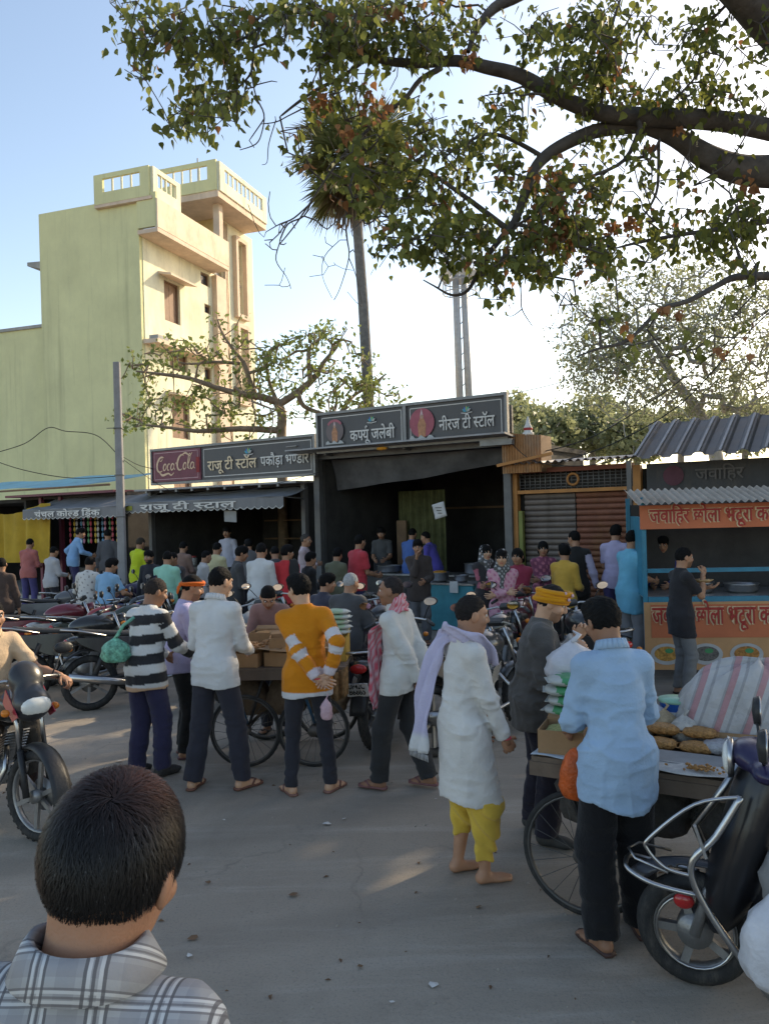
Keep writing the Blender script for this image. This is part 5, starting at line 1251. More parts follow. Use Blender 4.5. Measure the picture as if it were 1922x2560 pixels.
        if O.get('shirt_collar') is not None:
            cm = MB(); cc = neck+Rt @ A(0, -.002, .022)
            ring = [cc+Rt @ (A(.071*math.cos(a), .067*math.sin(a)+.004, -.012*math.sin(a))) for a in [rad(100+340*i/20) for i in range(21)]]
            for i in range(20):
                p0, p1 = ring[i], ring[i+1]; c0 = (p0-cc)*.22-Rt @ A(0, 0, .034); c1 = (p1-cc)*.22-Rt @ A(0, 0, .034); u0 = Rt @ A(0, 0, .014)
                cm.add([p0+u0, p1+u0, p1+c1, p0+c0], [(0, 1, 2, 3)])
            o = mesh_obj('collar', [mbpart(cm, O['shirt_collar'])], M_cloth, root); md = o.modifiers.new('t', 'SOLIDIFY'); md.thickness = .004
    # ---- footwear
    fw = O.get('feet', 'slipper')
    if fw:
        fc = np.array(O.get('feetcol', (.05, .03, .025))); sm = []
        for q in (-1, 1):
            f = toe[q]; fz = np.array([0, 0, 1.0]); Rf = np.stack([np.cross(f, fz), f, fz], 1); c = an[q]
            if fw == 'shoe':
                s2 = SDF(); s2.cone(c-f*r(.03)-fz*r(.035), c+f*r(.11)-fz*r(.05), r(.048), r(.036), .03).ell(c+f*r(.12)-fz*r(.055), A(.048, .075, .03), Rf, .03).cone(c+fz*r(.02), c-fz*r(.03), r(.045), r(.045), .03)
                cz = c[2]-r(.085); v, ff = s2.mesh(.010, None, lambda X, Y, Z: cz-Z); sm.append((v, ff, fc))
            else:
                mb = MB(); poly = [(-.032, -.06), (-.036, 0), (-.034, .06), (-.044, .12), (-.036, .175), (0, .195), (.036, .175), (.044, .12), (.034, .06), (.036, 0), (.032, -.06), (0, -.072)]
                top = [c+Rf @ A(x, y, -.080+.02) for x, y in poly]; n = len(poly)
                mb.add([tuple(p-fz*r(.02)) for p in top]+[tuple(p-fz*r(.004)) for p in top], [tuple(range(n))[::-1], tuple(range(n, 2*n))]+[(i, (i+1) % n, n+(i+1) % n, n+i) for i in range(n)])
                mb.tube([c+Rf @ A(-.04, .07, -.06), c+Rf @ A(-.02, .11, -.034), c+Rf @ A(0, .135, -.045), c+Rf @ A(.02, .11, -.034), c+Rf @ A(.04, .07, -.06)], r(.008), 6)
                sm.append(mbpart(mb, fc))
        for one in sm: mesh_obj('shoe' if fw == 'shoe' else 'slipper', [one], M_shoe, root)
    J = dict(S=S, A=A, Pc=Pc, waist=waist, chest=chest, neck=neck, head=head, Rt=Rt, Rh=Rh, Rhd=Rhd, sh=sh, el=el, wr=wr, kn=kn, an=an, hl=hl, hs=hs, root=root)
    if extras: extras(J)
    return J
def ribbon(J, name, pts, wid, col, thick=.006, nseg=5, wave=.012, colfn=None, n=6):
    """cloth band: pts = list of (centre, across-direction) in person space"""
    C = spline([tuple(p[0]) for p in pts], nseg); X = spline([tuple(p[1]) for p in pts], nseg); mb = MB()
    m = len(C)
    vs = []; 
    for i in range(m):
        c = np.array(C[i]); x = np.array(X[i]); x = x/(np.linalg.norm(x)+1e-9)
        tg = np.array(C[min(i+1, m-1)])-np.array(C[max(i-1, 0)]); nn = np.cross(x, tg); nn /= np.linalg.norm(nn)+1e-9
        for j in range(n):
            u = j/(n-1)-.5; vs.append(c+x*u*wid*(1+.12*math.sin(i*.9))+nn*wave*math.sin(u*11+i*.5))
    fs = [(i*n+j, (i+1)*n+j, (i+1)*n+j+1, i*n+j+1) for i in range(m-1) for j in range(n-1)]
    mb.add(vs, fs, 0, True)
    V = np.array(vs); cc = colfn(np.array([(i/(m-1), j/(n-1)) for i in range(m) for j in range(n)])) if colfn else col
    o = mesh_obj(name, [(V, fs, cc)], M_cloth, J['root']); md = o.modifiers.new('t', 'SOLIDIFY'); md.thickness = thick; md.offset = 0
    return o
def turban(J, col, wraps=6, rr=.026, name='turban', tail=False, z=.055):
    mb = MB(); hl = J['hl']; k = J['hs']
    for i in range(wraps):
        tl = .25*math.sin(i*2.1); zz = z+(i-wraps/2)*.011
        mb.tube([hl((.084+.008*math.sin(i*1.7))*math.cos(a), -.012+(.101+.006*math.cos(i))*math.sin(a), zz+.02*math.sin(a+i)*tl*2+.026*math.sin(a)) for a in [2*math.pi*j/26 for j in range(26)]], rr*k*(.75+.25*math.sin(i*1.3)**2), 8, closed=True, squash=.8)
    mesh_obj(name, [mbpart(mb, np.array(col))], M_cloth, J['root'])
def hood(J, col, long=.25, pat=None):
    """headscarf over the hair and shoulders"""
    hl = J['hl']; s = SDF(); hs = J['hs']; Rhd = J['Rhd']; h = np.array([1, 1, 1])*hs
    s.ell(hl(0, -.02, .02), np.array((.093, .108, .112))*hs, Rhd, .03).cone(hl(0, -.05, -.05), hl(0, -.06, -.18), .085*hs, .10*hs, .04).cone(hl(-.06, .03, -.14), hl(.06, .03, -.14), .05*hs, .05*hs, .04).cone(hl(0, .06, -.14), hl(0, .085, -.14-long), .045*hs, .05*hs, .03)
    Ri = Rhd/hs; hd = J['head']
    def cl(X, Y, Z):
        dx, dy, dz = X-hd[0], Y-hd[1], Z-hd[2]; lx = dx*Ri[0, 0]+dy*Ri[1, 0]+dz*Ri[2, 0]; ly = dx*Ri[0, 1]+dy*Ri[1, 1]+dz*Ri[2, 1]; lz = dx*Ri[0, 2]+dy*Ri[1, 2]+dz*Ri[2, 2]
        return (.075-np.sqrt((lx/.8)**2+((lz+.02)/1.25)**2+((ly-.12)/1.1)**2))*hs
    v, f = s.mesh(.009, lambda X, Y, Z: .004*np.sin(X*60+Z*35)+.003*np.sin(Y*70), cl)
    mesh_obj('headscarf', [(v, f, pat(v) if pat else np.array(col))], M_cloth, J['root'])
# ================================================================== the crowd
def at(px, py, D): p = PX(px, py, D); return (p.x, p.y)
def bands(cols, edges, diag=0.0):
    def f(v, arm, ta):
        z = v[:, 2]+diag*v[:, 0]; out = np.tile(np.array(cols[0], float), (len(v), 1))
        for e, c in zip(edges, cols[1:]): out[z < e] = c
        return out
    return f
WHT = (.52, .52, .52); NAVY = (.022, .024, .055); DARK = (.022, .022, .024)
# ---- the two cart groups in front
def sweater(v, arm, ta):
    z = v[:, 2]-.10*v[:, 0]; k = np.floor((1.40-z)/.083).astype(int)
    k = np.where(arm, np.floor((ta+.02)/.10).astype(int), k)
    c = np.where((k % 2 == 0)[:, None], np.array((.018, .018, .02)), np.array((.40, .40, .39)))
    c[(v[:, 2] < .80)] = (.42, .27, .17); return c
def ex_p2(J):
    pass
J2 = person('man in a black and white striped sweater seen from behind at the peanut cart', at(368, 1700, 6.5), -28, 1.64, dict(lean=9, head=(-25, 22, 0), L=(-.10, .34, .98), R=(.20, .38, 1.0), LE=(-1, -.3, -.5), RE=(1, -.4, -.5), LF=(-.13, -.02, .085, 8), RF=(.10, .05, .085, -10)),
    dict(top=sweater, hem=.765, legs=(.024, .023, .05), loose=1.12, hair='short', haircol=(.03, .024, .022), feet='shoe', feetcol=(.03, .03, .03), thick=.016), .012, .0075, SKD, 1.05, 'f', 2)
def bandana(J):
    turban(J, (.62, .12, .015), 3, .018, 'bandana', z=.045)
    hl = J['hl']; mb = MB().tube([hl(.02, -.10, .02), hl(.04, -.125, -.02), hl(.05, -.12, -.09)], [.02, .022, .008], 7, squash=.5).tube([hl(-.01, -.10, .02), hl(-.01, -.13, -.03), hl(.0, -.125, -.08)], [.016, .018, .008], 7, squash=.5)
    mesh_obj('bandana_knot', [mbpart(mb, np.array((.62, .12, .015)))], M_cloth, J['root'])
person('man with an orange cloth tied round his head behind the striped sweater man', at(455, 1650, 7.05), -72, 1.62, dict(lean=10, head=(0, 18, 0), L=(-.05, .36, 1.02), R=(.16, .34, 1.0)), dict(top=(.30, .28, .42), hem=.80, legs=(.012, .012, .012), hair='short', stubble=True, feetcol=(.12, .05, .05), moustache=True), .014, .0075, SK, 1, 'f', 3, extras=bandana)
def shirt4(v, arm, ta): return np.tile(np.array((.46, .46, .455)), (len(v), 1))
person('man in a white shirt seen from behind at the peanut cart', at(540, 1700, 6.2), -22, 1.73, dict(lean=6, head=(-18, 14, 0), L=(-.18, .30, 1.06), R=(.10, .33, 1.02), LE=(-1, -.5, -.3), RE=(1.0, -.1, -.45), LF=(-.17, -.10, .085, 12), RF=(.20, .02, .085, -22)),
    dict(top=shirt4, hem=.80, sleeve='long', legs=(.021, .021, .028), loose=1.08, hair='short', shirt_collar=(.46, .46, .46), feetcol=(.16, .07, .05)), .011, .007, SKL, 1.06, 'f', 4)
def orange_top(v, arm, ta):
    c = np.tile(np.array((.58, .20, .012)), (len(v), 1))
    a1 = arm & (ta > .17) & (ta < .255); a2 = arm & (ta > .30) & (ta < .36); a3 = arm & (ta > .47)
    c[a1 | a2] = (.50, .47, .47); c[a3] = (.55, .48, .50); c[(~arm) & (v[:, 2] < .815)] = (.46, .46, .47); return c
def ex5(J):
    wr = J['wr']; mb = MB().torus(tuple(wr[-1]-np.array((0, 0, .0))), .031, .006, 'Z', 16, 5)
    mesh_obj('red_wrist_thread', [mbpart(mb, (.35, .03, .04))], M_cloth, J['root'])
person('man in an orange sweater with white banded sleeves, hands clasped behind his back', at(768, 1700, 6.0), 4, 1.67, dict(lean=3, side=-2, head=(38, 14, 0), L=(.10, -.20, .90), R=(.17, -.17, .96), LE=(-1, -.35, 0), RE=(1, -.2, .1), LF=(-.145, 0, .085, 25), RF=(.16, .03, .085, -35), Lh=dict(dir=(.75, -.05, -.35), palm=(.1, -1, .2), curl=22), Rh=dict(dir=(-.5, -.2, -.6), palm=(0, -1, 0), curl=40)),
    dict(top=orange_top, hem=.775, legs=(.019, .019, .024), loose=.82, hair='full', feetcol=(.2, .1, .08), thick=.014), .010, .0065, SKL, 1.02, 'f', 5, extras=ex5)
person('vendor with bowed head reaching over the peanut cart behind the orange sweater', at(688, 1640, 7.75), 172, 1.56, dict(lean=34, head=(20, 40, 0), L=(-.05, .42, .98), R=(.15, .40, .96)), dict(top=(.17, .10, .09), hem=.8, hair='short', feetcol=(.03, .03, .03)), .016, .009, SK, 1, 'f', 6)
def gamcha_cols(uv):
    c = np.tile(np.array((.45, .08, .11)), (len(uv), 1)); k = ((np.floor(uv[:, 0]*30).astype(int) % 2) == 0) ^ (np.floor(uv[:, 1]*5.99).astype(int) % 2 == 0)
    c[k] = (.50, .36, .38); return c
def ex7(J):
    A = J['A']; n = J['neck']; Rt = J['Rt']; c = J['chest']
    ribbon(J, 'checked_scarf', [(n+Rt @ A(.09, .02, .0), A(.2, .3, -.6)), (n+Rt @ A(.05, -.075, .03), A(0, -.3, -1)), (n+Rt @ A(-.05, -.07, .03), A(0, -.3, -1)), (n+Rt @ A(-.11, .01, -.03), A(-.2, .3, -.8)), (c+Rt @ A(-.12, .125, .02), A(-1, .5, 0)), (c+Rt @ A(-.125, .155, -.18), A(-1, .4, 0)), (c+Rt @ A(-.12, .165, -.42), A(-1, .4, 0)), (c+Rt @ A(-.11, .17, -.58), A(-1, .3, 0))], .13, None, .008, 6, .010, gamcha_cols, 9)
person('balding man in a grey shirt with a red checked scarf, hands held behind him', at(998, 1700, 6.05), 62, 1.63, dict(lean=4, head=(14, 4, 0), L=(-.02, -.20, .86), R=(.06, -.22, .84), LE=(-1, -.5, 0), RE=(1, -.4, 0), LF=(-.10, .16, .085, 0), RF=(.10, -.20, .11, 0), Rh=dict(dir=(-.4, -.1, -.8), palm=(0, -1, 0), curl=35)),
    dict(top=(.37, .37, .355), hem=.80, legs=(.02, .02, .021), loose=1.12, hair='bald', haircol=(.03, .025, .025), feetcol=(.18, .08, .08), shirt_collar=(.4, .4, .38)), .011, .0075, SKD, 1.0, 'f', 7, extras=ex7)
# man in kurta and yellow dhoti
def ex8(J):
    A = J['A']; n = J['neck']; Rt = J['Rt']; c = J['chest']; Pc = J['Pc']; S = J['S']
    lav = np.array((.46, .42, .56))
    def cf(uv): q = np.tile(np.array((.47, .44, .58)), (len(uv), 1)); q[uv[:, 0] < .06] = (.5, .5, .5); return q
    ribbon(J, 'white_scarf', [(c+Rt @ A(-.10, -.235, -.50), A(-1, -.45, 0)), (c+Rt @ A(-.12, -.22, -.30), A(-1, -.45, 0)), (c+Rt @ A(-.13, -.185, -.05), A(-1, -.5, 0)), (c+Rt @ A(-.13, -.13, .14), A(-1, -.3, .3)), (n+Rt @ A(-.10, -.06, .0), A(-.9, -.3, .4)), (n+Rt @ A(-.03, -.095, .02), A(.1, -.55, 1)), (n+Rt @ A(.06, -.085, .02), A(.1, -.55, 1)), (n+Rt @ A(.115, -.01, -.01), A(.8, 0, .8)), (n+Rt @ A(.11, .07, -.05), A(.6, .6, .6)), (c+Rt @ A(.07, .14, .06), A(1, .3, 0))], .125, lav, .010, 6, .015, cf, 9)
    fr = MB()
    for i in range(14):
        p = c+Rt @ A(-.175+.012*i, -.262+.004*i, -.50); fr.tube([p, p+A(.002*math.sin(i), .002, -.04)], .0022, 4)
    mesh_obj('scarf_fringe', [mbpart(fr, (.5, .5, .5))], M_cloth, J['root'])
    # dhoti: wrapped cloth over each leg with a hanging fold
    d = SDF(); kn, an = J['kn'], J['an']; hipL = {q: Pc+A(q*.08, 0, -.05) for q in (-1, 1)}
    d.ell(Pc-A(0, 0, .1), A(.12, .09, .1), None, .05)
    for q, lowz in ((-1, .34), (1, .30)):
        e = an[q]+(kn[q]-an[q])*(.40 if q < 0 else .16)
        d.cone(hipL[q], kn[q]+(hipL[q]-kn[q])*.3, .085*S, .105*S, .05).cone(kn[q]+(hipL[q]-kn[q])*.3, kn[q], .105*S, .100*S, .05).cone(kn[q], e, .100*S, .058*S, .03, flat=True)
    d.cone(Pc+A(0, .06, -.35), Pc+A(.02, .10, -.62), .05*S, .035*S, .04, flat=True)
    def dd(X, Y, Z): return .011*S*np.sin((X*1.0+Y*.5)*58+Z*22+2.0*np.sin(Z*16))+.005*np.sin(Z*70+X*30+Y*40)
    v, f = d.mesh(.009, dd, lambda X, Y, Z: Z-.515*S+0*X+0*Y)
    col = np.tile(np.array((.42, .28, .045)), (len(v), 1)); col *= (1+.12*np.sin(v[:, 0:1]*58+v[:, 2:3]*22))
    mesh_obj('dhoti', [(v, f, col)], M_cloth, J['root'])
    w = MB().torus(tuple(J['wr'][1]-np.array((0, 0, 0))), .036, .006, 'Z', 16, 5); mesh_obj('wrist_thread', [mbpart(w, (.4, .05, .06))], M_cloth, J['root'])
J8 = person('man in a long pale kurta and yellow dhoti with a white scarf over his shoulder', at(1160, 1800, 4.55), -70, 1.63, dict(lean=5, head=(-8, 10, 0), L=(-.16, .16, .86), R=(.16, .20, .83), LE=(-.4, -1, 0), RE=(.4, -1, 0), LF=(-.10, -.02, .085, 4), RF=(.10, .06, .085, -4), Rh=dict(dir=(-.1, .5, -.75), palm=(-1, .1, -.2), curl=45), Lh=dict(dir=(.2, .5, -.7), palm=(1, .1, 0), curl=40)),
    dict(top=(.47, .46, .44), hem=.50, flare=.02, legs=None, thick=.012, hair='receding', haircol=(.02, .017, .016), moustache=False, tilak=(.55, .12, .01), feet=None, collar=.02, hemwave=.02, wr=1.25), .0095, .0055, SK, .95, 'f', 8, extras=ex8)
def ex9(J):
    turban(J, (.60, .25, .012), 7, .021, 'turban', z=.050)
    hl = J['hl']; mb = MB()
    for k in range(5): mb.ell(hl(.05+.02*math.sin(k*2), .085-.012*k+.02, .075+.03*math.cos(k*1.7)), (.014, .01, .012), 7, 5)
    mesh_obj('turban_flower', [mbpart(mb, (.6, .4, .45))], M_cloth, J['root'])
def jacket(v, arm, ta):
    c = np.tile(np.array((.058, .055, .052)), (len(v), 1)); c[(np.abs(v[:, 0]) < .035) & (v[:, 1] > .03) & (v[:, 2] > 1.1)] = (.30, .30, .29); return c
J9 = person('man in a dark padded jacket and mustard turban opening a small bag by the cart', at(1345, 1800, 5.1), -98, 1.64, dict(lean=8, head=(-4, 24, 0), L=(-.02, .27, 1.34), R=(.10, .24, 1.26), LE=(-1, -.2, -.6), RE=(1, -.2, -.8), LF=(-.15, -.05, .085, 10), RF=(.14, .03, .085, -16), Rh=dict(dir=(-.3, .6, .5), palm=(-.8, .3, -.2), curl=62), Lh=dict(dir=(.1, .5, .85), palm=(.9, .2, 0), curl=55)),
    dict(top=jacket, hem=.76, thick=.034, legs=(.014, .013, .02), loose=1.25, hair='short', haircol=(.02, .018, .018), moustache=True, stubble=True, feet='shoe', feetcol=(.045, .045, .045), wr=2.1), .011, .0058, SKL, 1.12, 'f', 9, extras=ex9)
person('man in a light blue shirt seen from behind at the snack cart on the right', at(1538, 1800, 3.83), 8, 1.68, dict(lean=6, head=(10, 24, 0), L=(-.13, .30, .99), R=(.22, .34, 1.0), LE=(-1.1, -.25, -.35), RE=(.9, -.3, -.5), LF=(-.12, -.05, .085, 14), RF=(.13, .05, .085, -8)),
    dict(top=(.235, .34, .46), hem=.735, hemcurve=.06, sleeve='roll', thick=.016, legs=(.007, .007, .008), loose=1.3, hair='full', haircol=(.008, .008, .008), shirt_collar=(.25, .36, .48), feetcol=(.06, .03, .025), wr=1.35), .009, .006, SKD, .92, 'f', 10)
# ---- person in front, very near
def plaid_mat():
    m, nt, b = _nodes('plaid_cotton'); L = nt.links.new
    tc = N(nt, 'ShaderNodeTexCoord'); sp = N(nt, 'ShaderNodeSeparateXYZ'); L(tc.outputs['Object'], sp.inputs[0])
    def M(op, a, b_=None, c=None):
        n = N(nt, 'ShaderNodeMath', operation=op)
        for i, s in enumerate((a, b_, c)):
            if s is None: continue
            if isinstance(s, (int, float)): n.inputs[i].default_value = s
            else: L(s, n.inputs[i])
        return n.outputs[0]
    def lines(co, period, offs, w):
        f = M('FRACT', M('DIVIDE', co, period)); out = None
        for o_ in offs:
            d = M('LESS_THAN', M('ABSOLUTE', M('SUBTRACT', f, o_)), w); out = d if out is None else M('MAXIMUM', out, d)
        return out
    vz = M('ADD', M('MULTIPLY', sp.outputs['Y'], .75), sp.outputs['Z'])
    def mix(f, a, b_):
        x = N(nt, 'ShaderNodeMix', data_type='RGBA'); L(f, x.inputs[0])
        for i, s in ((6, a), (7, b_)):
            if isinstance(s, tuple): x.inputs[i].default_value = (*s, 1)
            else: L(s, x.inputs[i])
        return x.outputs[2]
    c = (.40, .40, .40)
    wide = M('MULTIPLY', lines(sp.outputs['X'], .074, (.75,), .17), .45); c = mix(wide, c, (.27, .27, .28))
    wide2 = M('MULTIPLY', lines(vz, .074, (.75,), .17), .45); c = mix(wide2, c, (.27, .26, .27))
    c = mix(M('MULTIPLY', lines(sp.outputs['X'], .074, (.12, .30), .03), .9), c, (.60, .60, .59)); c = mix(M('MULTIPLY', lines(vz, .074, (.12, .30), .03), .9), c, (.60, .60, .59))
    c = mix(M('MULTIPLY', lines(sp.outputs['X'], .074, (.06, .20, .36), .028), .8), c, (.11, .105, .11)); c = mix(M('MULTIPLY', lines(vz, .074, (.06, .20, .36), .024), .65), c, (.14, .13, .135))
    L(c, b.inputs['Base Color']); b.inputs['Roughness'].default_value = .9; b.inputs['Specular IOR Level'].default_value = .15
    w = N(nt, 'ShaderNodeTexNoise'); w.inputs['Scale'].default_value = 18; w.inputs['Detail'].default_value = 6; L(tc.outputs['Object'], w.inputs['Vector'])
    bp = N(nt, 'ShaderNodeBump'); bp.inputs['Strength'].default_value = .35; bp.inputs['Distance'].default_value = .02; L(w.outputs['Fac'], bp.inputs['Height']); L(bp.outputs[0], b.inputs['Normal'])
    return m
def ex1(J):
    hl = J['hl']; rs = np.random.RandomState(5); V = []; F = []; C = []
    # short hair strands laid from a crown whorl over the scalp
    n = 30000; i = 0
    whorl = np.array((.012, -.075, .085))
    cen = np.array((0, -.012, .026)); rr = np.array((.086, .103, .103))
    for _ in range(n):
        d = rs.normal(size=3); d /= np.linalg.norm(d)
        p = cen+rr*d
        if p[2] < -.012+.82*p[1]+.22*max(0, abs(p[0])-.03)+rs.normal()*.008: continue
        nrm = d/rr; nrm /= np.linalg.norm(nrm)
        t = p-whorl; t -= nrm*(t@nrm); L = np.linalg.norm(t)+1e-6; t /= L
        sw = np.cross(nrm, t)*.9*math.exp(-L/.03); t = t+sw+rs.normal(size=3)*.30+.5*np.array((math.sin(p[0]*70+p[2]*40), .2, math.cos(p[0]*50)))*math.exp(-L/.09)+np.array((0, -.1, -.35)); t -= nrm*(t@nrm); t /= np.linalg.norm(t)
        ln = rs.uniform(.016, .040)*(1 if p[2] > -.01 else .45); side = np.cross(nrm, t)
        a = p-nrm*.002; m_ = p+t*ln*.5+nrm*.0035*rs.uniform(.2, 1.3); e = p+t*ln-nrm*.004*rs.uniform(-.3, 1)
        w = .0005*rs.uniform(.6, 1.3)
        o = len(V); V += [hl(*(a-side*w)), hl(*(a+side*w)), hl(*(m_+side*w*.9)), hl(*(m_-side*w*.9)), hl(*e)]; F += [(o, o+1, o+2, o+3), (o+3, o+2, o+4)]
        top = (p[2] > .03); g = rs.uniform(.6, 1.6)
        henna = math.exp(-(((p[0]-.03)/.03)**2+((p[1]+.03)/.045)**2+((p[2]-.11)/.04)**2))+math.exp(-(((p[0]+.035)/.025)**2+((p[1]+.04)/.04)**2+((p[2]-.105)/.04)**2))
        c = np.array((.008, .0075, .0075))*g+np.array((.13, .042, .022))*min(1, henna)*rs.uniform(.5, 1.2)
        if rs.uniform() < .015: c = np.array((.07, .07, .07))
        C += [c]*5
    cm = MB(); A = J['A']; Rt = J['Rt']; cc = J['neck']+Rt @ A(0, .004, .012); rows = []
    for i in range(33):
        a = rad(108+324*i/32); ca, sa = math.cos(a), math.sin(a); fr = max(0, sa)
        base = cc+Rt @ A(.069*ca, .066*sa, 0); o1 = Rt @ A(ca, sa, 0)/np.linalg.norm(A(1, 0, 0))
        rows.append([base-Rt @ A(0, 0, .02), base+Rt @ A(0, 0, .022-.012*fr), base+o1*.005+Rt @ A(0, 0, .025-.012*fr), base+o1*.012+Rt @ A(0, 0, .014), base+o1*(.025+.02*fr)+Rt @ A(0, .02*fr, -.022-.02*fr)])
    vs = [p for r_ in rows for p in r_]; cm.add(vs, [(i*5+j, (i+1)*5+j, (i+1)*5+j+1, i*5+j+1) for i in range(32) for j in range(4)], 0, True)
    co = mesh_obj('collar', [mbpart(cm, (.4, .4, .4))], M_cloth, J['root']); md = co.modifiers.new('t', 'SOLIDIFY'); md.thickness = .0035
    o = mesh_obj('hair_strands', [(np.array(V), F, np.array(C))], attr_mat('strand', .45, .3, .05, 30, 0.0, 30), J['root']); o['kind'] = 'stuff'
J1 = person('man in the foreground seen from behind, dark hair and grey plaid shirt', at(112, 2200, 1.06), -4, 1.78, dict(lean=5, side=5, head=(-6, 20, 6), hscale=1.04, neckdrop=.022), dict(top=(.4, .4, .4), hem=.78, hair='short', haircol=(.006, .0055, .0055), feet='shoe', thick=.016, collar=-.02, wr=.9), .0085, .0045, (.26, .13, .075), .86, 'person standing nearest the camera', 1, extras=ex1)
_pl = plaid_mat()
for c in J1['root'].children:
    if c.name.startswith(('shirt', 'collar')): c.data.materials.clear(); c.data.materials.append(_pl)
# ---- biker at the left edge
person('man in a tan shirt sitting on the motorcycle at the left edge', at(-26, 1640, 5.78), -132, 1.70, dict(lean=10, pelvis=.80, py=-.05, sit=True, head=(0, 8, 0), L=(-.36, .36, 1.0), R=(.36, .36, 1.0), LE=(-.4, -.5, -1), RE=(.4, -.5, -1), LF=(-.22, .16, .30, 0), RF=(.24, .20, .30, 0), knee=(0, 1, .4), Lh=dict(dir=(-.3, .6, -.3), palm=(0, .2, -1), curl=60), Rh=dict(dir=(.3, .6, -.3), palm=(0, .2, -1), curl=60)), dict(top=(.50, .37, .25), sleeve='half', hem=.66, shirt_collar=(.5, .37, .25), legs=(.04, .035, .03), hair='short', moustache=True, feet='shoe'), .012, .008, SK, 1.05, 'riders on motorcycles', 12)
# ---- people further back
def B(label, px, hy, D, yaw, top, st=None, z0=0.0, P=None, seed=0, sk=SK, wide=1.0, py=1420, extras=None, **O):
    if st is None: st = PX(px, hy, D).z-z0
    st = max(1.42, min(1.82, st))
    o = dict(top=top, hem=.80, hair=['short', 'full', 'short', 'full', 'receding'][seed % 5]); o.update(O)
    return person(label, at(px, py, D), yaw, st, P or {}, o, .018 if D > 9.5 else .015, .011 if D > 11 else .009, sk, wide, 'b', seed, z0, extras)
FOLD = dict(lean=2, L=(.10, .20, 1.10), R=(-.08, .22, 1.14), LE=(-1, -.1, -.4), RE=(1, -.1, -.4))
FRONT = dict(lean=8, head=(0, 15, 0), L=(-.10, .32, 1.05), R=(.12, .32, 1.05), LE=(-1, -.3, -.6), RE=(1, -.3, -.6))
RED = (.33, .05, .045)
B('man in a faded red shirt and navy trousers standing by the yellow cloth', 72, 1348, 18.6, -6, (.27, .09, .08), None, 0, FRONT, 20, legs=(.05, .045, .12))
B('man in a blue shirt leaning forward under the left awning', 188, 1322, 18.2, -55, (.16, .29, .46), 1.68, .30, dict(lean=18, side=-6, head=(-20, 15, 0), L=(-.30, .05, .95), R=(.2, .35, 1.05)), 21, legs=(.03, .028, .07))
SIT = dict(lean=12, pelvis=.80, sit=True, head=(0, 15, 0), L=(-.2, .35, .95), R=(.2, .35, .95), LF=(-.2, .20, .12, 0), RF=(.2, .20, .12, 0), knee=(0, 1, .3))
def spots(v, a, t):
    rs = np.random.RandomState(3); c = np.tile(np.array((.40, .39, .37)), (len(v), 1)); k = np.sin(v[:, 0]*60)*np.sin(v[:, 2]*48+v[:, 0]*20) > .75; c[k] = (.10, .09, .09); return c
B('man in a white spotted shirt sitting on a parked motorcycle beside the pole', 218, 1392, 12.9, -12, spots, 1.66, 0, SIT, 22, py=1480, hem=.68)
B('man in a pale blue T-shirt sitting on a parked motorcycle left of the pole', 266, 1398, 12.5, -20, (.18, .33, .48), 1.64, 0, dict(SIT, head=(-30, 18, 0)), 23, py=1480, hem=.68, sleeve='half')
B('person in dark clothes in the shade behind the pale blue T-shirt man', 272, 1325, 18.4, 10, (.07, .07, .075), None, .1, {}, 24)
B('man in a lime green shirt beside the concrete pole', 345, 1346, 16.4, -30, (.30, .36, .02), None, 0, FRONT, 25, haircol=(.05, .04, .03), legs=(.03, .028, .07))
B('bearded man in black between the lime shirt and the mint shirt', 377, 1384, 13.6, 165, (.025, .025, .03), 1.57, 0, {}, 26, beard=(.03, .025, .02))
B('man in a mint green shirt seen from behind', 415, 1380, 12.6, -8, (.20, .40, .31), 1.60, 0, FRONT, 27, wide=1.1, legs=(.03, .03, .035))
B('man in a white shirt standing behind the counter of the left tea stall', 572, 1322, 17.6, 168, (.48, .48, .56), 1.66, .22, {}, 28, moustache=True)
B('man in a pale shirt turning his head near the mint shirt', 505, 1386, 13.8, -60, (.34, .32, .31), 1.54, 0, FRONT, 29, moustache=True)
B('man in a beige and green shirt facing the left tea stall', 538, 1358, 14.3, -20, (.40, .36, .21), None, 0, FRONT, 30, legs=(.16, .19, .08))
B('person in black looking down at the hands beside the beige shirt', 590, 1368, 12.2, -70, (.04, .04, .042), None, 0, FRONT, 31)
B('man in a white kurta and grey trousers with his back turned', 650, 1360, 11.8, -10, (.42, .42, .42), None, 0, FRONT, 32, hem=.70, legs=(.22, .22, .22))
def sling(J):
    A = J['A']; c = J['chest']; Rt = J['Rt']
    ribbon(J, 'black_shawl', [(c+Rt @ A(.02, .12, .22), A(1, 0, 0)), (c+Rt @ A(.12, -.05, .22), A(1, 0, 0)), (c+Rt @ A(.12, -.14, .0), A(1, 0, 0)), (c+Rt @ A(.12, -.15, -.35), A(1, 0, 0))], .14, np.array((.02, .02, .02)), .01, 5)
B('young man in a red top with black trousers near the tea stall post', 715, 1366, 12.0, 10, (.42, .035, .04), None, 0, dict(FRONT, head=(-70, 8, 0)), 33, extras=sling, legs=(.14, .03, .03))
B('elderly person in a pink and white shirt at the tea stall post', 762, 1334, 14.6, -100, (.40, .31, .32), 1.68, .08, FOLD, 34, haircol=(.06, .055, .05))
B('stout man in a red polo shirt at the tall tea stall', 893, 1340, 13.2, -62, (.34, .035, .045), None, 0, dict(FRONT, lean=6, head=(20, 5, 0)), 35, wide=1.28, sleeve='half', legs=(.03, .03, .07), thick=.03)
B('vendor in a dark T-shirt behind the tall stall counter', 957, 1334, 16.2, 172, (.055, .055, .055), 1.68, .14, FRONT, 36, sleeve='half', stubble=True)
B('man in a blue shirt at the stove of the tall stall', 1028, 1344, 15.4, -30, (.05, .10, .26), 1.66, .14, FRONT, 37)
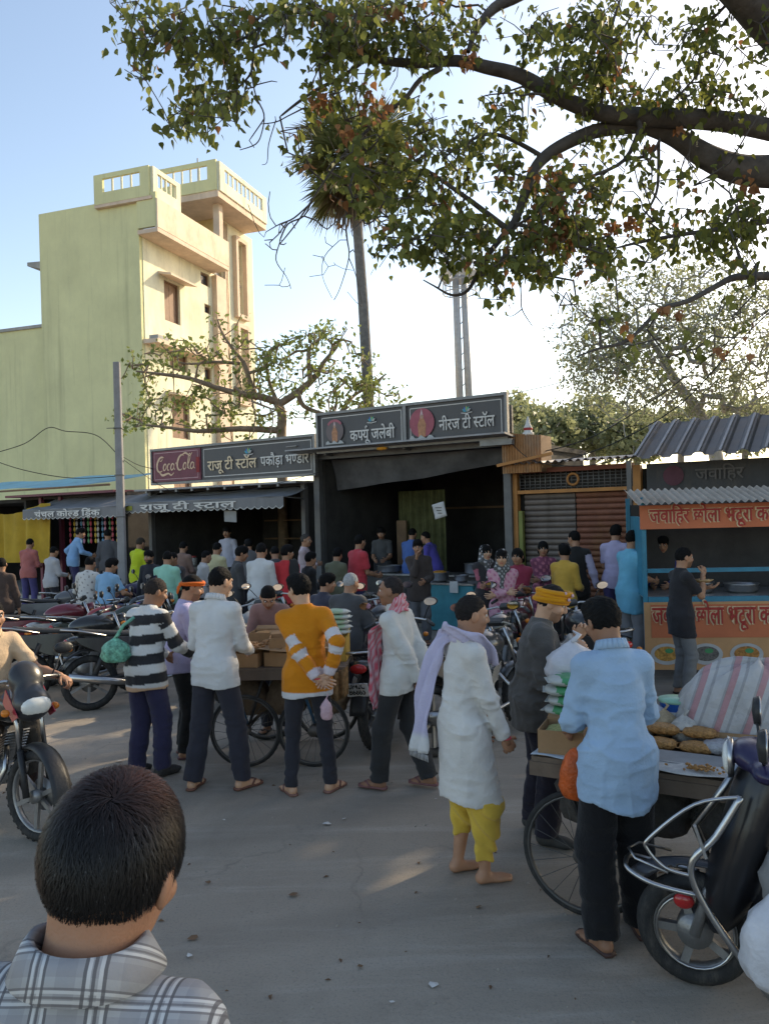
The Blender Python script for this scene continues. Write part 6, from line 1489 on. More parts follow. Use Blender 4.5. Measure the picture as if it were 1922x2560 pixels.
B('man in dark brown clothes drinking tea in front of the tall stall', 1046, 1352, 12.6, 175, (.045, .035, .032), None, 0, dict(lean=2, head=(0, 10, 0), R=(.02, .20, 1.42), L=(-.1, .22, 1.05), RE=(1, .1, -1), LE=(-1, -.2, -.6)), 38, legs=(.09, .09, .095), loose=1.1, hem=.72)
B('man in a violet blue shirt bending at the stove of the tall stall', 1085, 1350, 15.0, 60, (.06, .05, .22), 1.62, .14, dict(FRONT, lean=20), 39)
SEAT = dict(lean=10, pelvis=.76, sit=True, head=(-10, 12, 0), L=(-.15, .35, .9), R=(.15, .35, .9), LF=(-.2, .2, .12, 0), RF=(.2, .2, .12, 0), knee=(0, 1, .3))
B('grey haired man in a dark jacket sitting on a motorcycle behind the orange sweater', 868, 1440, 8.7, -30, (.05, .05, .052), 1.62, 0, SEAT, 40, py=1600, hair='short', haircol=(.36, .36, .36), hem=.62, thick=.035, wide=1.1)
B('dark haired rider in a navy top beside the grey haired man', 806, 1432, 9.2, -40, (.035, .035, .05), 1.58, 0, dict(SEAT, head=(-40, 10, 0)), 41, py=1600, hem=.62)
def patt(c1, c2, f=55): return lambda v, a=None, t=None: np.where((np.sin(v[:, 0]*f+v[:, 1]*f*.7)*np.sin(v[:, 2]*f*.9) > .35)[:, None], np.array(c1), np.array(c2))
KU = dict(hem=.42, flare=.03)
B('woman in a dark kurta with a grey patterned headscarf', 1212, 1345, 11.6, 200, lambda v, a, t: np.where(a[:, None], np.array((.26, .08, .11)), np.array((.03, .028, .03))), 1.60, 0, FOLD, 42, hair='long', extras=lambda J: hood(J, (.2, .2, .2), .3, lambda v: patt((.30, .29, .30), (.07, .07, .07), 90)(v)), sk=SKL, **KU)
B('woman in a pink printed kurta with folded arms and a patterned scarf', 1255, 1372, 10.2, 168, patt((.30, .10, .16), (.50, .27, .32), 70), 1.60, 0, FOLD, 43, hair='long', sk=SKL, extras=lambda J: (hood(J, (.2, .2, .2), .45, lambda v: patt((.25, .25, .25), (.06, .06, .06), 100)(v))), legs=(.35, .2, .25), **KU)
B('woman in a deep maroon kurta behind the pink kurta', 1296, 1380, 10.9, 150, (.17, .025, .045), 1.57, 0, FOLD, 44, hair='long', sk=SK, **KU)
B('woman in a maroon printed dress facing the street before the shutter', 1358, 1352, 12.2, 172, patt((.28, .10, .13), (.13, .04, .07), 60), 1.60, 0, FOLD, 45, hair='long', **KU)
B('man in a mustard shirt standing with his back to the street', 1408, 1362, 10.8, -40, (.40, .24, .045), 1.62, 0, dict(FRONT, head=(40, 5, 0)), 46, legs=(.02, .02, .02))
B('tall man in a black waistcoat over a white shirt', 1440, 1328, 12.0, -20, lambda v, a, t: np.where(a[:, None], np.array((.46, .43, .58)), np.array((.016, .016, .016))), 1.76, 0, dict(lean=6, head=(50, 10, 0), R=(.30, .02, .84), RE=(1, -.4, 0)), 47, legs=(.02, .02, .02), hem=.74)
B('man in a lavender shirt next to the orange door post', 1537, 1312, 11.9, -30, (.36, .33, .48), 1.78, .06, FRONT, 48, sleeve='half', legs=(.05, .045, .12))
B('man in a sky blue kurta and grey trousers waiting at the food stall', 1572, 1326, 10.3, -62, (.13, .40, .56), 1.74, .06, dict(FRONT, head=(0, 5, 0)), 49, hem=.66, sleeve='half', legs=(.16, .16, .165), loose=1.15)
B('man in a black T-shirt eating from a plate at the food stall', 1698, 1366, 8.75, -84, lambda v, a, t: np.tile(np.array((.018, .017, .019)), (len(v), 1)), 1.64, 0, dict(lean=4, head=(0, 6, 0), R=(.06, .25, 1.40), L=(-.02, .33, 1.24), RE=(1, .1, -1), LE=(-.6, -.2, -1), Rh=dict(dir=(-.3, .3, .7), palm=(-1, -.3, 0), curl=60), Lh=dict(dir=(.3, .8, .1), palm=(0, .1, 1), curl=25)), 50, sleeve='half', legs=(.11, .11, .11), hem=.70, stubble=True, sk=SK)
B('cook in a navy shirt behind the counter of the orange food stall', 1662, 1352, 10.7, 150, (.03, .035, .14), 1.66, .05, FRONT, 51)
B('person in dark clothes cut by the left edge of the photo', 4, 1400, 12.2, 20, (.05, .035, .03), 1.58, 0, {}, 52)
B('customer in a grey hooded top inside the left tea stall', 625, 1370, 15.5, 20, (.09, .085, .085), 1.62, .05, FRONT, 53)
B('man in a brown shirt at the counter of the left tea stall', 455, 1360, 16.0, -15, (.16, .10, .08), 1.64, .0, FRONT, 54)

B('man in a dark checked shirt beside the mint green shirt', 442, 1392, 13.2, 150, (.06, .05, .05), 1.56, 0, FRONT, 55)
B('person wrapped in a black shawl next to the red top', 772, 1402, 12.4, -60, (.015, .015, .016), 1.52, 0, FOLD, 56, hem=.5)
B('man in a charcoal sweater in front of the stall post', 690, 1374, 13.4, 15, (.05, .05, .055), 1.60, 0, FRONT, 57)
B('man in an olive jacket left of the stout red polo man', 838, 1382, 12.9, -25, (.09, .09, .06), 1.56, 0, FRONT, 58)
B('man in a grey shirt between the faded red shirt and the blue shirt', 128, 1372, 16.5, -30, (.26, .26, .27), 1.60, 0, FRONT, 60)
# ================================================================== motorcycles, scooter, carts, stall
M_rub = mat('tyre_rubber', (.022, .022, .022), .85, var=.3, scale=20, dirt=.5, dirtcol=(.12, .105, .09))
M_chr = mat('chrome', (.45, .45, .45), .28, metal=1, bump=0, dirt=.25, dirtcol=(.2, .18, .16))
M_blkp = mat('black_plastic', (.025, .025, .026), .45, var=.2, dirt=.4, dirtcol=(.09, .08, .07))
M_vinyl = mat('seat_vinyl', (.03, .03, .03), .5, bump=.2, dirt=.3, dirtcol=(.08, .075, .07))
M_alu = mat('cast_alloy', (.30, .30, .30), .45, metal=.7, dirt=.5, dirtcol=(.1, .09, .08))
M_redl = mat('red_lens', (.42, .02, .02), .2, bump=0, coat=.5)
M_orl = mat('amber_lens', (.6, .18, .02), .25, bump=0)
M_lens = mat('headlamp_lens', (.75, .75, .70), .12, bump=.05, bscale=120, spec=.6)
M_mirr = mat('mirror_glass', (.85, .88, .9), .03, metal=1, var=.01, bump=0)
M_plate = mat('number_plate', (.62, .62, .6), .5, bump=0)
M_ink = mat('black_ink', (.015, .015, .015), .6, bump=0)
def paint(name, c): return mat('paint_'+name, c, .28, var=.08, bump=0, coat=.6, dirt=.3, dirtcol=(.13, .115, .1))
def wheel(root, name, x, R, alloy=True, y=0.0, w=.05, steer=0, thin=False):
    mb = MB(); mb.torus((0, 0, 0), R-(.03 if thin else .062), .010 if thin else .016, 'Y', 30, 7, squash=1.5)
    mb.lathe([(.045, -.05), (.045, .05)], axis='Y', n=14)
    if alloy:
        for k in range(6):
            a = k*math.pi/3+.3; mb.bar((.03*math.cos(a), 0, .03*math.sin(a)), ((R-.065)*math.cos(a+.12), 0, (R-.065)*math.sin(a+.12)), .022, .03)
        mb.lathe([(.11, .032), (.11, .036)], axis='Y', n=20)
    else:
        for k in range(20):
            a = k*math.pi/10; s = .03*(1 if k % 2 else -1); mb.tube([(.03*math.cos(a+.8), s, .03*math.sin(a+.8)), ((R-(.032 if thin else .065))*math.cos(a), 0, (R-(.032 if thin else .065))*math.sin(a))], .0022, 4, cap=False)
    o = mb.build(name, M_alu if alloy else (mat('dull_rim', (.10, .10, .10), .5, metal=.6, dirt=.6) if thin else M_chr), root); o.location = (x, y, R); o.rotation_euler = (0, 0, steer)
    t = MB().torus((0, 0, 0), R-.036, .036*w/.05, 'Y', 34, 9, squash=1.15) if not thin else MB().torus((0, 0, 0), R-.016, .017, 'Y', 36, 8)
    for k in range(0 if thin else 34):
        a = 2*math.pi*k/34; t.box(((R-.003)*math.cos(a), 0, (R-.003)*math.sin(a)), (.012, .05*w/.05, .02), Matrix.Rotation(-a, 3, 'Y'))
    t.build('tyre', M_rub, o); return o
def motorcycle(label, pos, head, col, name='black', lean=7, alloy=True, plate=None, visor=False, col2=None, stripe=None, steer=.12):
    r = empty('motorcycle', (pos[0], pos[1], 0), rad(head), label, 'motorcycle', 'motorcycles parked in the street'); r.rotation_euler = (rad(-lean), 0, rad(head))
    pm = paint(name, col); p2 = pm if col2 is None else paint(name+'_b', col2)
    R = .305; fx, rx = .64, -.63
    wheel(r, 'front_wheel', fx, R, alloy, steer=steer); wheel(r, 'rear_wheel', rx, R, alloy, w=.058)
    f = MB()
    for s in (-1, 1): f.tube([(fx, s*.085, R), (fx-.10, s*.085, .60)], .024, 8, mi=0).tube([(fx-.10, s*.085, .58), (.40, s*.085, 1.0)], .017, 8, mi=1)
    f.build('fork', [M_blkp, M_chr], r)
    g = MB(); g.grid(lambda u, v: (fx+(R+.045)*math.cos(rad(-25+165*u)), (v-.5)*.13, R+(R+.045-.03*(2*v-1)**2)*math.sin(rad(-25+165*u))), 16, 5); g.build('front_mudguard', M_blkp if visor else pm, r, recalc=False, solid=.006)
    g = MB(); g.grid(lambda u, v: (rx+(R+.06)*math.cos(rad(40+130*u)), (v-.5)*.15, R+.02+(R+.06-.03*(2*v-1)**2)*math.sin(rad(40+130*u))), 16, 5); g.build('rear_mudguard', M_blkp, r, recalc=False, solid=.006)
    fr = MB()
    for a, b in (((.40, 0, .98), (.28, 0, .40)), ((.28, 0, .40), (-.22, 0, .34)), ((.40, 0, .9), (-.15, 0, .72)), ((-.15, 0, .72), (-.25, 0, .36)), ((-.15, 0, .72), (-.72, 0, .74))): fr.tube([a, b], .02, 7)
    for s in (-1, 1): fr.tube([(-.22, s*.1, .36), (rx, s*.11, R)], .022, 7); fr.tube([(rx+.02, s*.13, R+.02), (-.45, s*.13, .70)], [.032, .026], 8)
    fr.build('frame', M_blkp, r)
    e = MB(); e.ell((.02, 0, .38), (.22, .13, .12), 14, 8); e.ell((.05, .12, .37), (.11, .05, .10), 12, 7); e.ell((.05, -.12, .37), (.11, .05, .10), 12, 7)
    for k in range(8): e.box((.16+.012*k, 0, .50+.022*k), (.15, .16, .009), (0, rad(-25), 0))
    e.bar((.14, 0, .46), (.25, 0, .68), .1, .1); e.build('engine', M_alu, r)
    x = MB(); x.tube([(.26, -.06, .58), (.36, -.11, .45), (.28, -.14, .30), (.0, -.15, .26), (-.25, -.16, .28)], .019, 8).tube([(-.22, -.16, .28), (-.45, -.175, .32), (-.86, -.18, .40)], [.03, .045, .042], 12).build('exhaust', M_chr, r)
    t = MB(); t.ell((.16, 0, .86), (.29, .135, .135), 18, 12, fn=lambda p: Vector((p.x, p.y*(1-.28*max(0, -p.x)), p.z*(1+.0*p.x)-.10*max(0, -p.x)))); to = t.build('fuel_tank', pm, r)
    MB().lathe([(.045, 0), (.04, .012), (0, .014)], (.2, 0, .985), n=12).build('tank_cap', M_chr, to)
    if stripe:
        for s in (-1, 1): MB().grid(lambda u, v: (.33-.36*u, s*(.128+.012*math.sin(u*3.1)), .885-.05*u+.035*v), 8, 2).build('tank_decal', mat('decal_'+name, stripe, .3, bump=0), to, recalc=False)
    s_ = MB(); s_.grid(lambda u, v: (-.05-.68*u, (.12-.02*u-.05*max(0, .3-u))*math.cos(math.pi*v), .79+.07*u**1.5+(.055*math.sin(math.pi*v)**.5 if 0 < v < 1 else 0)), 14, 11); s_.build('seat', M_vinyl, r, recalc=False, solid=.02)
    for s in (-1, 1): MB().prism([(-.02, .70), (-.12, .50), (-.38, .56), (-.72, .74), (-.80, .82), (-.10, .79)], (0, s*.02, 0), (0, s*.115, 0), ((1, 0, 0), (0, 0, 1))).build('side_panel', p2, r, bevel=.006)
    MB().ell((-.76, 0, .79), (.12, .105, .055), 12, 8).build('tail_cowl', p2, r)
    tl = MB().ell((-.87, 0, .77), (.035, .085, .045), 12, 7).build('tail_light', M_redl, r)
    gr = MB().tube([(-.45, .13, .82), (-.75, .14, .90), (-.90, .10, .92), (-.92, 0, .92), (-.90, -.10, .92), (-.75, -.14, .90), (-.45, -.13, .82)], .012, 7).build('grab_rail', M_chr, r)
    for s in (-1, 1):
        MB().ell((-.84, s*.16, .70), (.035, .03, .026), 8, 6).build('indicator', M_orl, r); MB().ell((.50, s*.17, .86), (.035, .03, .026), 8, 6).build('indicator', M_orl, r)
    pl = MB().box((-.93, 0, .60), (.012, .21, .12), (0, rad(-14), 0)).build('number_plate', M_plate, r)
    if plate:
        for i, tx in enumerate(plate):
            l = lettering([tx], .042, .155, .015, .004).build('plate_lettering', M_ink, r, recalc=False); l.rotation_euler = (0, 0, rad(-90)); l.rotation_euler = Euler((rad(0), 0, rad(-90))); l.location = (-.945+.013*(i), .078, .612-.052*i)
    hb = MB().tube([(.20, .36, .99), (.28, .28, 1.03), (.36, .12, 1.05), (.40, 0, 1.02), (.36, -.12, 1.05), (.28, -.28, 1.03), (.20, -.36, .99)], .012, 8); hb.build('handlebar', M_chr, r)
    for s in (-1, 1):
        MB().tube([(.19, s*.375, .985), (.27, s*.285, 1.03)], .018, 8).build('grip', M_blkp, r)
        MB().tube([(.30, s*.24, 1.04), (.27, s*.30, 1.14), (.24, s*.34, 1.19)], .006, 6).build('mirror_stem', M_blkp, r)
        m = MB().ell((.24, s*.355, 1.22), (.022, .075, .045), 14, 8).build('mirror', M_blkp, r)
        mg = MB(); mg.add([(.217, s*.355+.066*math.cos(a), 1.22+.038*math.sin(a)) for a in [k*math.pi/8 for k in range(16)]], [tuple(range(16))]); mg.build('mirror_face', M_mirr, m, recalc=False)
    if visor:
        h = SDF(); h.ell((.50, 0, .90), (.13, .13, .12), None, .04).ell((.42, 0, 1.06), (.08, .12, .13), Ry(-25), .05); v, q = h.mesh(.012)
        c = np.tile(np.array((.035, .035, .037)), (len(v), 1)); mesh_obj('headlamp_fairing', [(v, q, c)], attr_mat('fairing_paint', .3, .5, .1, 10, .02, 30), r)
        hl_ = MB().ell((.585, 0, .895), (.05, .105, .072), 14, 9, rot=(0, rad(14), 0)).build('headlamp', M_lens, r)
        for s in (-1, 1): MB().prism([(.40, 1.0), (.60, .84), (.52, .80), (.36, .90)], (0, s*.006, 0), (0, s*.125, 0), ((1, 0, 0), (0, 0, 1))).build('fairing_decal', paint('red_decal', (.35, .03, .05)), r)
    else:
        MB().lathe([(.0, -.08), (.06, -.07), (.09, 0), (.092, .03)], (.50, 0, .90), 'X', 18).build('headlamp_shell', pm, r)
        MB().lathe([(.088, 0), (.07, .018), (0, .026)], (.53, 0, .90), 'X', 18).build('headlamp', M_lens, r)
    MB().box((.40, 0, 1.05), (.08, .2, .06), (0, rad(-30), 0)).build('instrument_panel', M_blkp, r, bevel=.012)
    MB().tube([(-.05, .12, .32), (-.12, .26, .02)], .011, 6).build('side_stand', M_blkp, r)
    for s in (-1, 1): MB().tube([(-.05, s*.12, .30), (-.05, s*.26, .29)], .014, 6).build('footpeg', M_blkp, r)
    return r
def bike_px(label, x, y, head, *a, off=.63, **k):
    g = GR(x, y); h = rad(head); return motorcycle(label, (g.x+off*math.cos(h), g.y+off*math.sin(h)), head, *a, **k)
bike_px('dark grey motorcycle with a headlamp fairing under the tan shirted rider', 98, 2102, -42, (.03, .03, .032), 'slate', off=-.64, lean=2, visor=True, steer=.25)
bike_px('black motorcycle nearest in the left parked row, its big rear wheel showing', 228, 1775, 24, (.03, .03, .03), 'black', alloy=True)
bike_px('red and silver motorcycle behind the nearest black one in the left row', 120, 1716, 28, (.30, .04, .04), 'red', col2=(.35, .35, .35), alloy=False, stripe=(.5, .5, .5))
bike_px('motorcycle with a maroon tank at the left edge of the parked row', 15, 1706, 30, (.16, .02, .03), 'maroon', alloy=False)
bike_px('black motorcycle with a blue striped tank near the pole', 240, 1662, 26, (.03, .03, .035), 'ink', stripe=(.12, .10, .40))
bike_px('grey motorcycle at the back of the left row by the drink shop', 60, 1636, 34, (.12, .12, .125), 'grey', alloy=False)
bike_px('black motorcycle under the man in the spotted shirt', 150, 1612, 30, (.02, .02, .022), 'jet', stripe=(.4, .05, .05))
bike_px('purple black motorcycle under the pale blue T-shirt man', 235, 1606, 34, (.04, .03, .07), 'plum', alloy=False)
bike_px('black motorcycle between the tan rider and the nearest parked one', 62, 1762, 26, (.025, .025, .025), 'pitch', alloy=False)
bike_px('motorcycle with a dull green tank in the middle of the left row', 185, 1716, 30, (.05, .06, .045), 'moss')
bike_px('motorcycle with a blue tank behind the striped sweater man', 330, 1640, 60, (.03, .06, .22), 'blue')
bike_px('black motorcycle with a white number plate and red tail lamp beside the orange sweater', 945, 1872, 68, (.03, .03, .03), 'black2', plate=('UP42C', 'B6865'), lean=5)
bike_px('motorcycle half hidden between the scarf man and the dhoti man', 1092, 1890, 44, (.06, .06, .062), 'ash', lean=6)
bike_px('black motorcycle behind the man in the dhoti', 1180, 1800, 52, (.025, .025, .025), 'coal', alloy=False)
bike_px('motorcycle with a dark green tank behind the white kurta man', 640, 1712, 75, (.03, .06, .04), 'green', alloy=False)
bike_px('motorcycle in front of the women by the shutter', 1300, 1730, 70, (.10, .02, .02), 'wine', alloy=False)
bike_px('motorcycle under the grey haired man in the dark jacket', 880, 1740, 58, (.035, .035, .04), 'graphite', lean=3)
bike_px('motorcycle under the navy topped rider behind the peanut cart', 800, 1722, 50, (.14, .03, .03), 'brick', lean=3, alloy=False)
bike_px('silver grey motorcycle parked behind the white shirted man', 575, 1760, 70, (.20, .20, .20), 'silver')
bike_px('black motorcycle beside the turbaned man near the stall', 1560, 1790, 100, (.022, .022, .022), 'onyx', alloy=False)

# ---- scooter in the lower right corner
h0 = math.atan2(.40, -.92); g = (1.34, 3.50)
sc = empty('scooter', (g[0], g[1], 0), h0, 'dark scooter with chrome crash guard cut by the right edge', 'scooter')
R = .25
fw = MB().torus((0, 0, 0), R-.075, .020, 'Y', 30, 7, squash=1.6); fw.lathe([(.075, -.05), (.08, 0), (.075, .05)], axis='Y', n=18)
for k in range(5):
    a = k*2*math.pi/5; fw.bar((.05*math.cos(a), .02, .05*math.sin(a)), ((R-.08)*math.cos(a), .02, (R-.08)*math.sin(a)), .03, .035)
fo = fw.build('front_wheel', M_alu, sc); fo.location = (0, 0, R); MB().torus((0, 0, 0), R-.042, .044, 'Y', 34, 9, squash=1.15).build('tyre', M_rub, fo)
MB().torus((0, .045, 0), R-.088, .006, 'Y', 28, 5).build('rim_edge', M_chr, fo)
rw = MB().torus((0, 0, 0), R-.075, .020, 'Y', 24, 7).lathe([(.10, -.05), (.10, .05)], axis='Y', n=16).build('rear_wheel', M_alu, sc); rw.location = (-1.24, 0, R); MB().torus((0, 0, 0), R-.042, .044, 'Y', 28, 8, squash=1.15).build('tyre', M_rub, rw)
P_sc = paint('scooter', (.012, .012, .014)); A_sc = attr_mat('scooter_paint', .3, .5, .08, 8, .02, 30)
s = SDF(); s.ell((.0, 0, R+.16), (.30, .085, .15), Ry(0), .03); v, q = s.mesh(.012, None, lambda X, Y, Z: .0+np.maximum(R+.14+.25*np.abs(X)-Z, (R+.035)-np.sqrt(X**2+(Z-R)**2))); mesh_obj('front_mudguard', [(v, q, np.array((.03, .03, .035)))], A_sc, sc)
for s_ in (-1, 1): MB().tube([(0, s_*.07, R), (-.06, s_*.075, .45), (-.14, s_*.05, .55)], .024, 8).build('fork_leg', M_alu, sc)
s = SDF()
for k in range(5):
    t = k/4; s.ell((-.13-.17*t, 0, .42+.14*k), (.085, .17+.05*math.sin(t*3), .17), Ry(-18), .10)
s.ell((-.30, .17, .42), (.06, .05, .26), Ry(-14), .06).ell((-.30, -.17, .42), (.06, .05, .26), Ry(-14), .06)
v, q = s.mesh(.014); mesh_obj('front_apron', [(v, q, np.array((.012, .012, .014)))], A_sc, sc)
s = SDF(); s.ell((-.28, 0, 1.04), (.12, .15, .075), Ry(-15), .05).ell((-.30, .17, 1.03), (.06, .10, .045), None, .04).ell((-.30, -.17, 1.03), (.06, .10, .045), None, .04); v, q = s.mesh(.012)
mesh_obj('handlebar_cowl', [(v, q, np.where((v[:, 2] > 1.0)[:, None], np.array((.022, .018, .06)), np.array((.02, .02, .03))))], A_sc, sc)
MB().lathe([(.0, -.02), (.085, -.01), (.09, .012)], (-.165, 0, 1.03), 'X', 18).build('headlamp_rim', M_chr, sc); MB().lathe([(.08, 0), (.05, .02), (0, .026)], (-.155, 0, 1.03), 'X', 18).build('headlamp', M_lens, sc)
for s_ in (-1, 1):
    MB().tube([(-.32, s_*.24, 1.03), (-.36, s_*.36, 1.02)], .018, 8).build('grip', M_blkp, sc)
    MB().tube([(-.29, s_*.20, 1.06), (-.28, s_*.26, 1.14)], .007, 6).build('mirror_stem', M_blkp, sc)
    m = MB().lathe([(.0, .03), (.06, .022), (.07, 0), (.064, -.006)], (-.29, s_*.29, 1.17), 'X', 20).build('mirror', M_blkp, sc)
    MB().lathe([(.066, -.001), (.07, -.008), (.06, -.010)], (-.29, s_*.29, 1.17), 'X', 20).build('mirror_rim', M_chr, m)
    mg = MB(); mg.add([(-.2975, s_*.29+.061*math.cos(a), 1.17+.061*math.sin(a)) for a in [k*math.pi/10 for k in range(20)]], [tuple(range(20))]); mg.build('mirror_face', M_mirr, m, recalc=False)
MB().box((-.62, 0, .29), (.46, .34, .05)).build('floorboard', M_blkp, sc, bevel=.015)
s = SDF(); s.ell((-1.12, 0, .52), (.42, .19, .20), Ry(6), .06).ell((-1.45, 0, .62), (.16, .15, .12), None, .06).ell((-.88, 0, .42), (.12, .17, .18), None, .05); v, q = s.mesh(.016); mesh_obj('rear_body', [(v, q, np.array((.014, .014, .016)))], A_sc, sc)
MB().ell((-1.15, 0, .75), (.42, .15, .07), 18, 8).build('seat', M_vinyl, sc)
MB().tube(spline([(-.20, .21, .93), (-.10, .235, .76), (.0, .24, .62), (-.08, .24, .42), (-.30, .24, .12)], 5), .015, 9).build('crash_guard', M_chr, sc)
MB().tube(spline([(-.20, .21, .93), (-.02, .25, .89), (.16, .26, .73), (.17, .26, .68), (.10, .255, .61), (.0, .24, .585)], 5), .008, 7).build('guard_loop', M_chr, sc)
MB().bar((-.02, .245, .80), (-.06, .24, .67), .03, .012).build('guard_strap', M_alu, sc)
MB().tube([(-.20, -.21, .93), (-.10, -.235, .76), (.0, -.24, .62), (-.08, -.24, .42), (-.30, -.24, .12)], .019, 9).build('crash_guard', M_chr, sc)
MB().tube(spline([(-.02, .12, .45), (.16, .12, .47), (.27, .08, .50), (.29, 0, .51), (.27, -.08, .50), (.16, -.12, .47), (-.02, -.12, .45)], 5), .011, 8).build('mudguard_rail', M_chr, sc)
MB().tube([(.10, .12, .53), (.24, .09, .56), (.28, 0, .565), (.24, -.09, .56), (.10, -.12, .53)], .006, 6).build('mudguard_rail', M_chr, sc)
MB().ell((.04, .085, .40), (.045, .02, .035), 10, 7).build('reflector', M_redl, sc)
M_pbag = mat('thin_white_plastic', (.55, .55, .58), .4, var=.12, scale=8, bump=.8, bscale=14)
def blob_bag(name, label, loc, r, m, seed, group=None, cat='bag', knot=True, fnk=.10):
    rr = random.Random(seed); a0 = [rr.uniform(0, 6) for _ in range(6)]
    def fn(p):
        k = 1+fnk*math.sin(p.x*5+a0[0]+p.z*3)*math.sin(p.y*6+a0[1])+fnk*.6*math.sin(p.z*11+a0[2]+p.x*7)
        z = p.z
        if z < -.6: z = -.6-(abs(z)-.6)*.3
        if knot and z > .5: k *= 1-.75*(z-.5)/.5
        return Vector((p.x*k, p.y*k, z*(1.15 if z > .5 and knot else 1)))
    o = empty(name, loc, 0, label, cat, group)
    b = MB().ell((0, 0, r[2]*.72), r, 22, 16, fn=fn).build('bag_body', m, o)
    if knot: MB().tube([(0, 0, r[2]*1.75), (.3*r[0], 0, r[2]*2.05), (.1*r[0], .2*r[1], r[2]*2.2)], [.18*r[0], .2*r[0], .05*r[0]], 7, squash=.5).build('bag_knot', m, o)
    return o
blob_bag('plastic_bag', 'white stuffed plastic bag at the bottom right beside the scooter', (1.49, 3.10, .22), (.12, .11, .20), M_pbag, 1)
blob_bag('plastic_bag', 'grey stuffed bag hung on the scooter above the white one', (1.60, 3.16, .48), (.11, .10, .17), mat('grey_sack', (.22, .22, .22), .8, bump=.5, bscale=20), 2)

# ---- carts
def cart(label, name, o, ang, L, Dp, z, m, R=.33, cat='cart', wheels=((.25, .08), (.25, -.08), (-.25, .08), (-.25, -.08)), blue=False):
    r = empty(name, (o[0], o[1], 0), ang, label, cat, 'vendors\' wheeled carts')
    n = 9
    for k in range(n): MB().box((L/2, Dp*(k+.5)/n, z-.015), (L, Dp/n-.008, .028)).build('plank', m, r)
    MB().box((L/2, .02, z-.065), (L+.02, .05, .075)).build('side_rail', m, r); MB().box((L/2, Dp-.02, z-.065), (L+.02, .05, .075)).build('side_rail', m, r)
    for x in (.03, L-.03): MB().box((x, Dp/2, z-.067), (.05, Dp-.1, .07)).build('end_rail', m, r)
    for x in (.28, L-.28):
        MB().tube([(x, .0, R), (x, Dp, R)], .016, 8).build('axle', M_blkp, r)
        for y in (-.02, Dp+.02):
            wh = wheel(r, 'wheel', x, R, False, y, thin=True)
        for y in (.1, Dp-.1):
            MB().tube([(x, y, R), (x-.14, y, z-.1)], .014, 6).build('strut', mat('cart_blue', (.03, .09, .16), .5) if blue else M_blkp, r); MB().tube([(x, y, R), (x+.14, y, z-.1)], .014, 6).build('strut', M_blkp, r)
    return r
CA = rad(-29.4)
c2o = Vector((.76, 4.25)); cu = Vector((math.cos(CA), math.sin(CA))); cv = Vector((-math.sin(CA), math.cos(CA)))
cart('wooden snack cart with spoked wheels loaded with packets on the right', 'vendor_cart', c2o, CA, 1.5, 1.02, .80, mat('grey_worn_wood', (.13, .095, .07), .85, var=.3, scale=4, dirt=.5))
def on2(a, b, z=.80): p = c2o+cu*a+cv*b; return Vector((p.x, p.y, z))
c1o = Vector((-1.52, 6.72)); C1 = rad(-4)
cart('peanut cart with bicycle wheels in front of the parked motorcycles', 'vendor_cart', c1o, C1, 1.15, .75, .84, mat('grey_worn_wood', (.13, .095, .07), .85), .31, blue=True)
def on1(a, b, z=.84):
    p = c1o+Vector((math.cos(C1), math.sin(C1)))*a+Vector((-math.sin(C1), math.cos(C1)))*b; return Vector((p.x, p.y, z))
M_card = mat('brown_cardboard', (.30, .18, .09), .85, var=.12, scale=6, dirt=.2)
M_news = mat('newsprint', (.46, .45, .43), .9, var=.2, scale=40, bump=.3, bscale=30)
M_brit = mat('peanut_brittle', (.42, .21, .07), .5, var=.45, scale=60, bump=1.0, bscale=70)
M_pack = mat('green_white_packet', (.45, .47, .44), .35, var=.1, scale=10, bump=.4, bscale=18)
M_pgreen = mat('packet_green', (.06, .28, .12), .35, bump=.2)
def box_open(label, loc, s, rz, m, cat='box', group=None, fill=None, name='cardboard_box'):
    o = empty(name, loc, rz, label, cat, group); w, d, h = s; t = .006
    MB().box((0, -d/2, h/2), (w, t, h)).build('front_panel', m, o); MB().box((0, d/2, h/2), (w, t, h)).build('back_panel', m, o)
    for x in (-w/2, w/2): MB().box((x, 0, h/2), (t, d-t*1.2, h-.002)).build('side_panel', m, o)
    MB().box((0, 0, t/2+.001), (w-t*1.5, d-t*1.5, t)).build('bottom', m, o)
    MB().prism([(0, 0), (.35*d, .18*h), (.35*d, .18*h+t), (0, t)], (w, 0, 0), (-w/2, d/2+.004, h), ((0, 1, 0), (0, 0, 1))).build('flap', m, o)
    if fill: MB().ell((0, 0, h*.75), (w*.44, d*.44, h*.28), 14, 8, fn=lambda p: p*(1+.1*math.sin(p.x*9+p.y*7))).build('contents', fill, o)
    return o
def sheet(label, loc, w, d, rz, m, cat, name, wave=.01, group=None):
    o = empty(name, loc, rz, label, cat, group); MB().grid(lambda u, v: ((u-.5)*w, (v-.5)*d, .006+wave*(1+math.sin(u*9+v*5)*math.cos(v*11))*.5), 14, 10).build('sheet', m, o, recalc=False, solid=.002); return o
def packet(label, loc, w, d, h, rz, m, group, band=None, name='snack_packet', cat='packet'):
    o = empty(name, loc, rz, label, cat, group)
    def fn(p): return Vector((math.copysign(abs(p.x)**.55, p.x), math.copysign(abs(p.y)**.55, p.y), p.z*(1+.15*math.sin(p.x*8+p.y*5))))
    MB().ell((0, 0, h/2), (w/2, d/2, h/2), 18, 8, fn=fn).build('pouch', m, o)
    for s in (-1, 1): MB().box((s*w*.5, 0, h*.5), (.02, d*.8, .004)).build('seal', m, o)
    if band: MB().ell((0, 0, h*.53), (w*.36, d*.515, h*.515), 16, 8, fn=fn).build('printed_band', band, o)
    return o
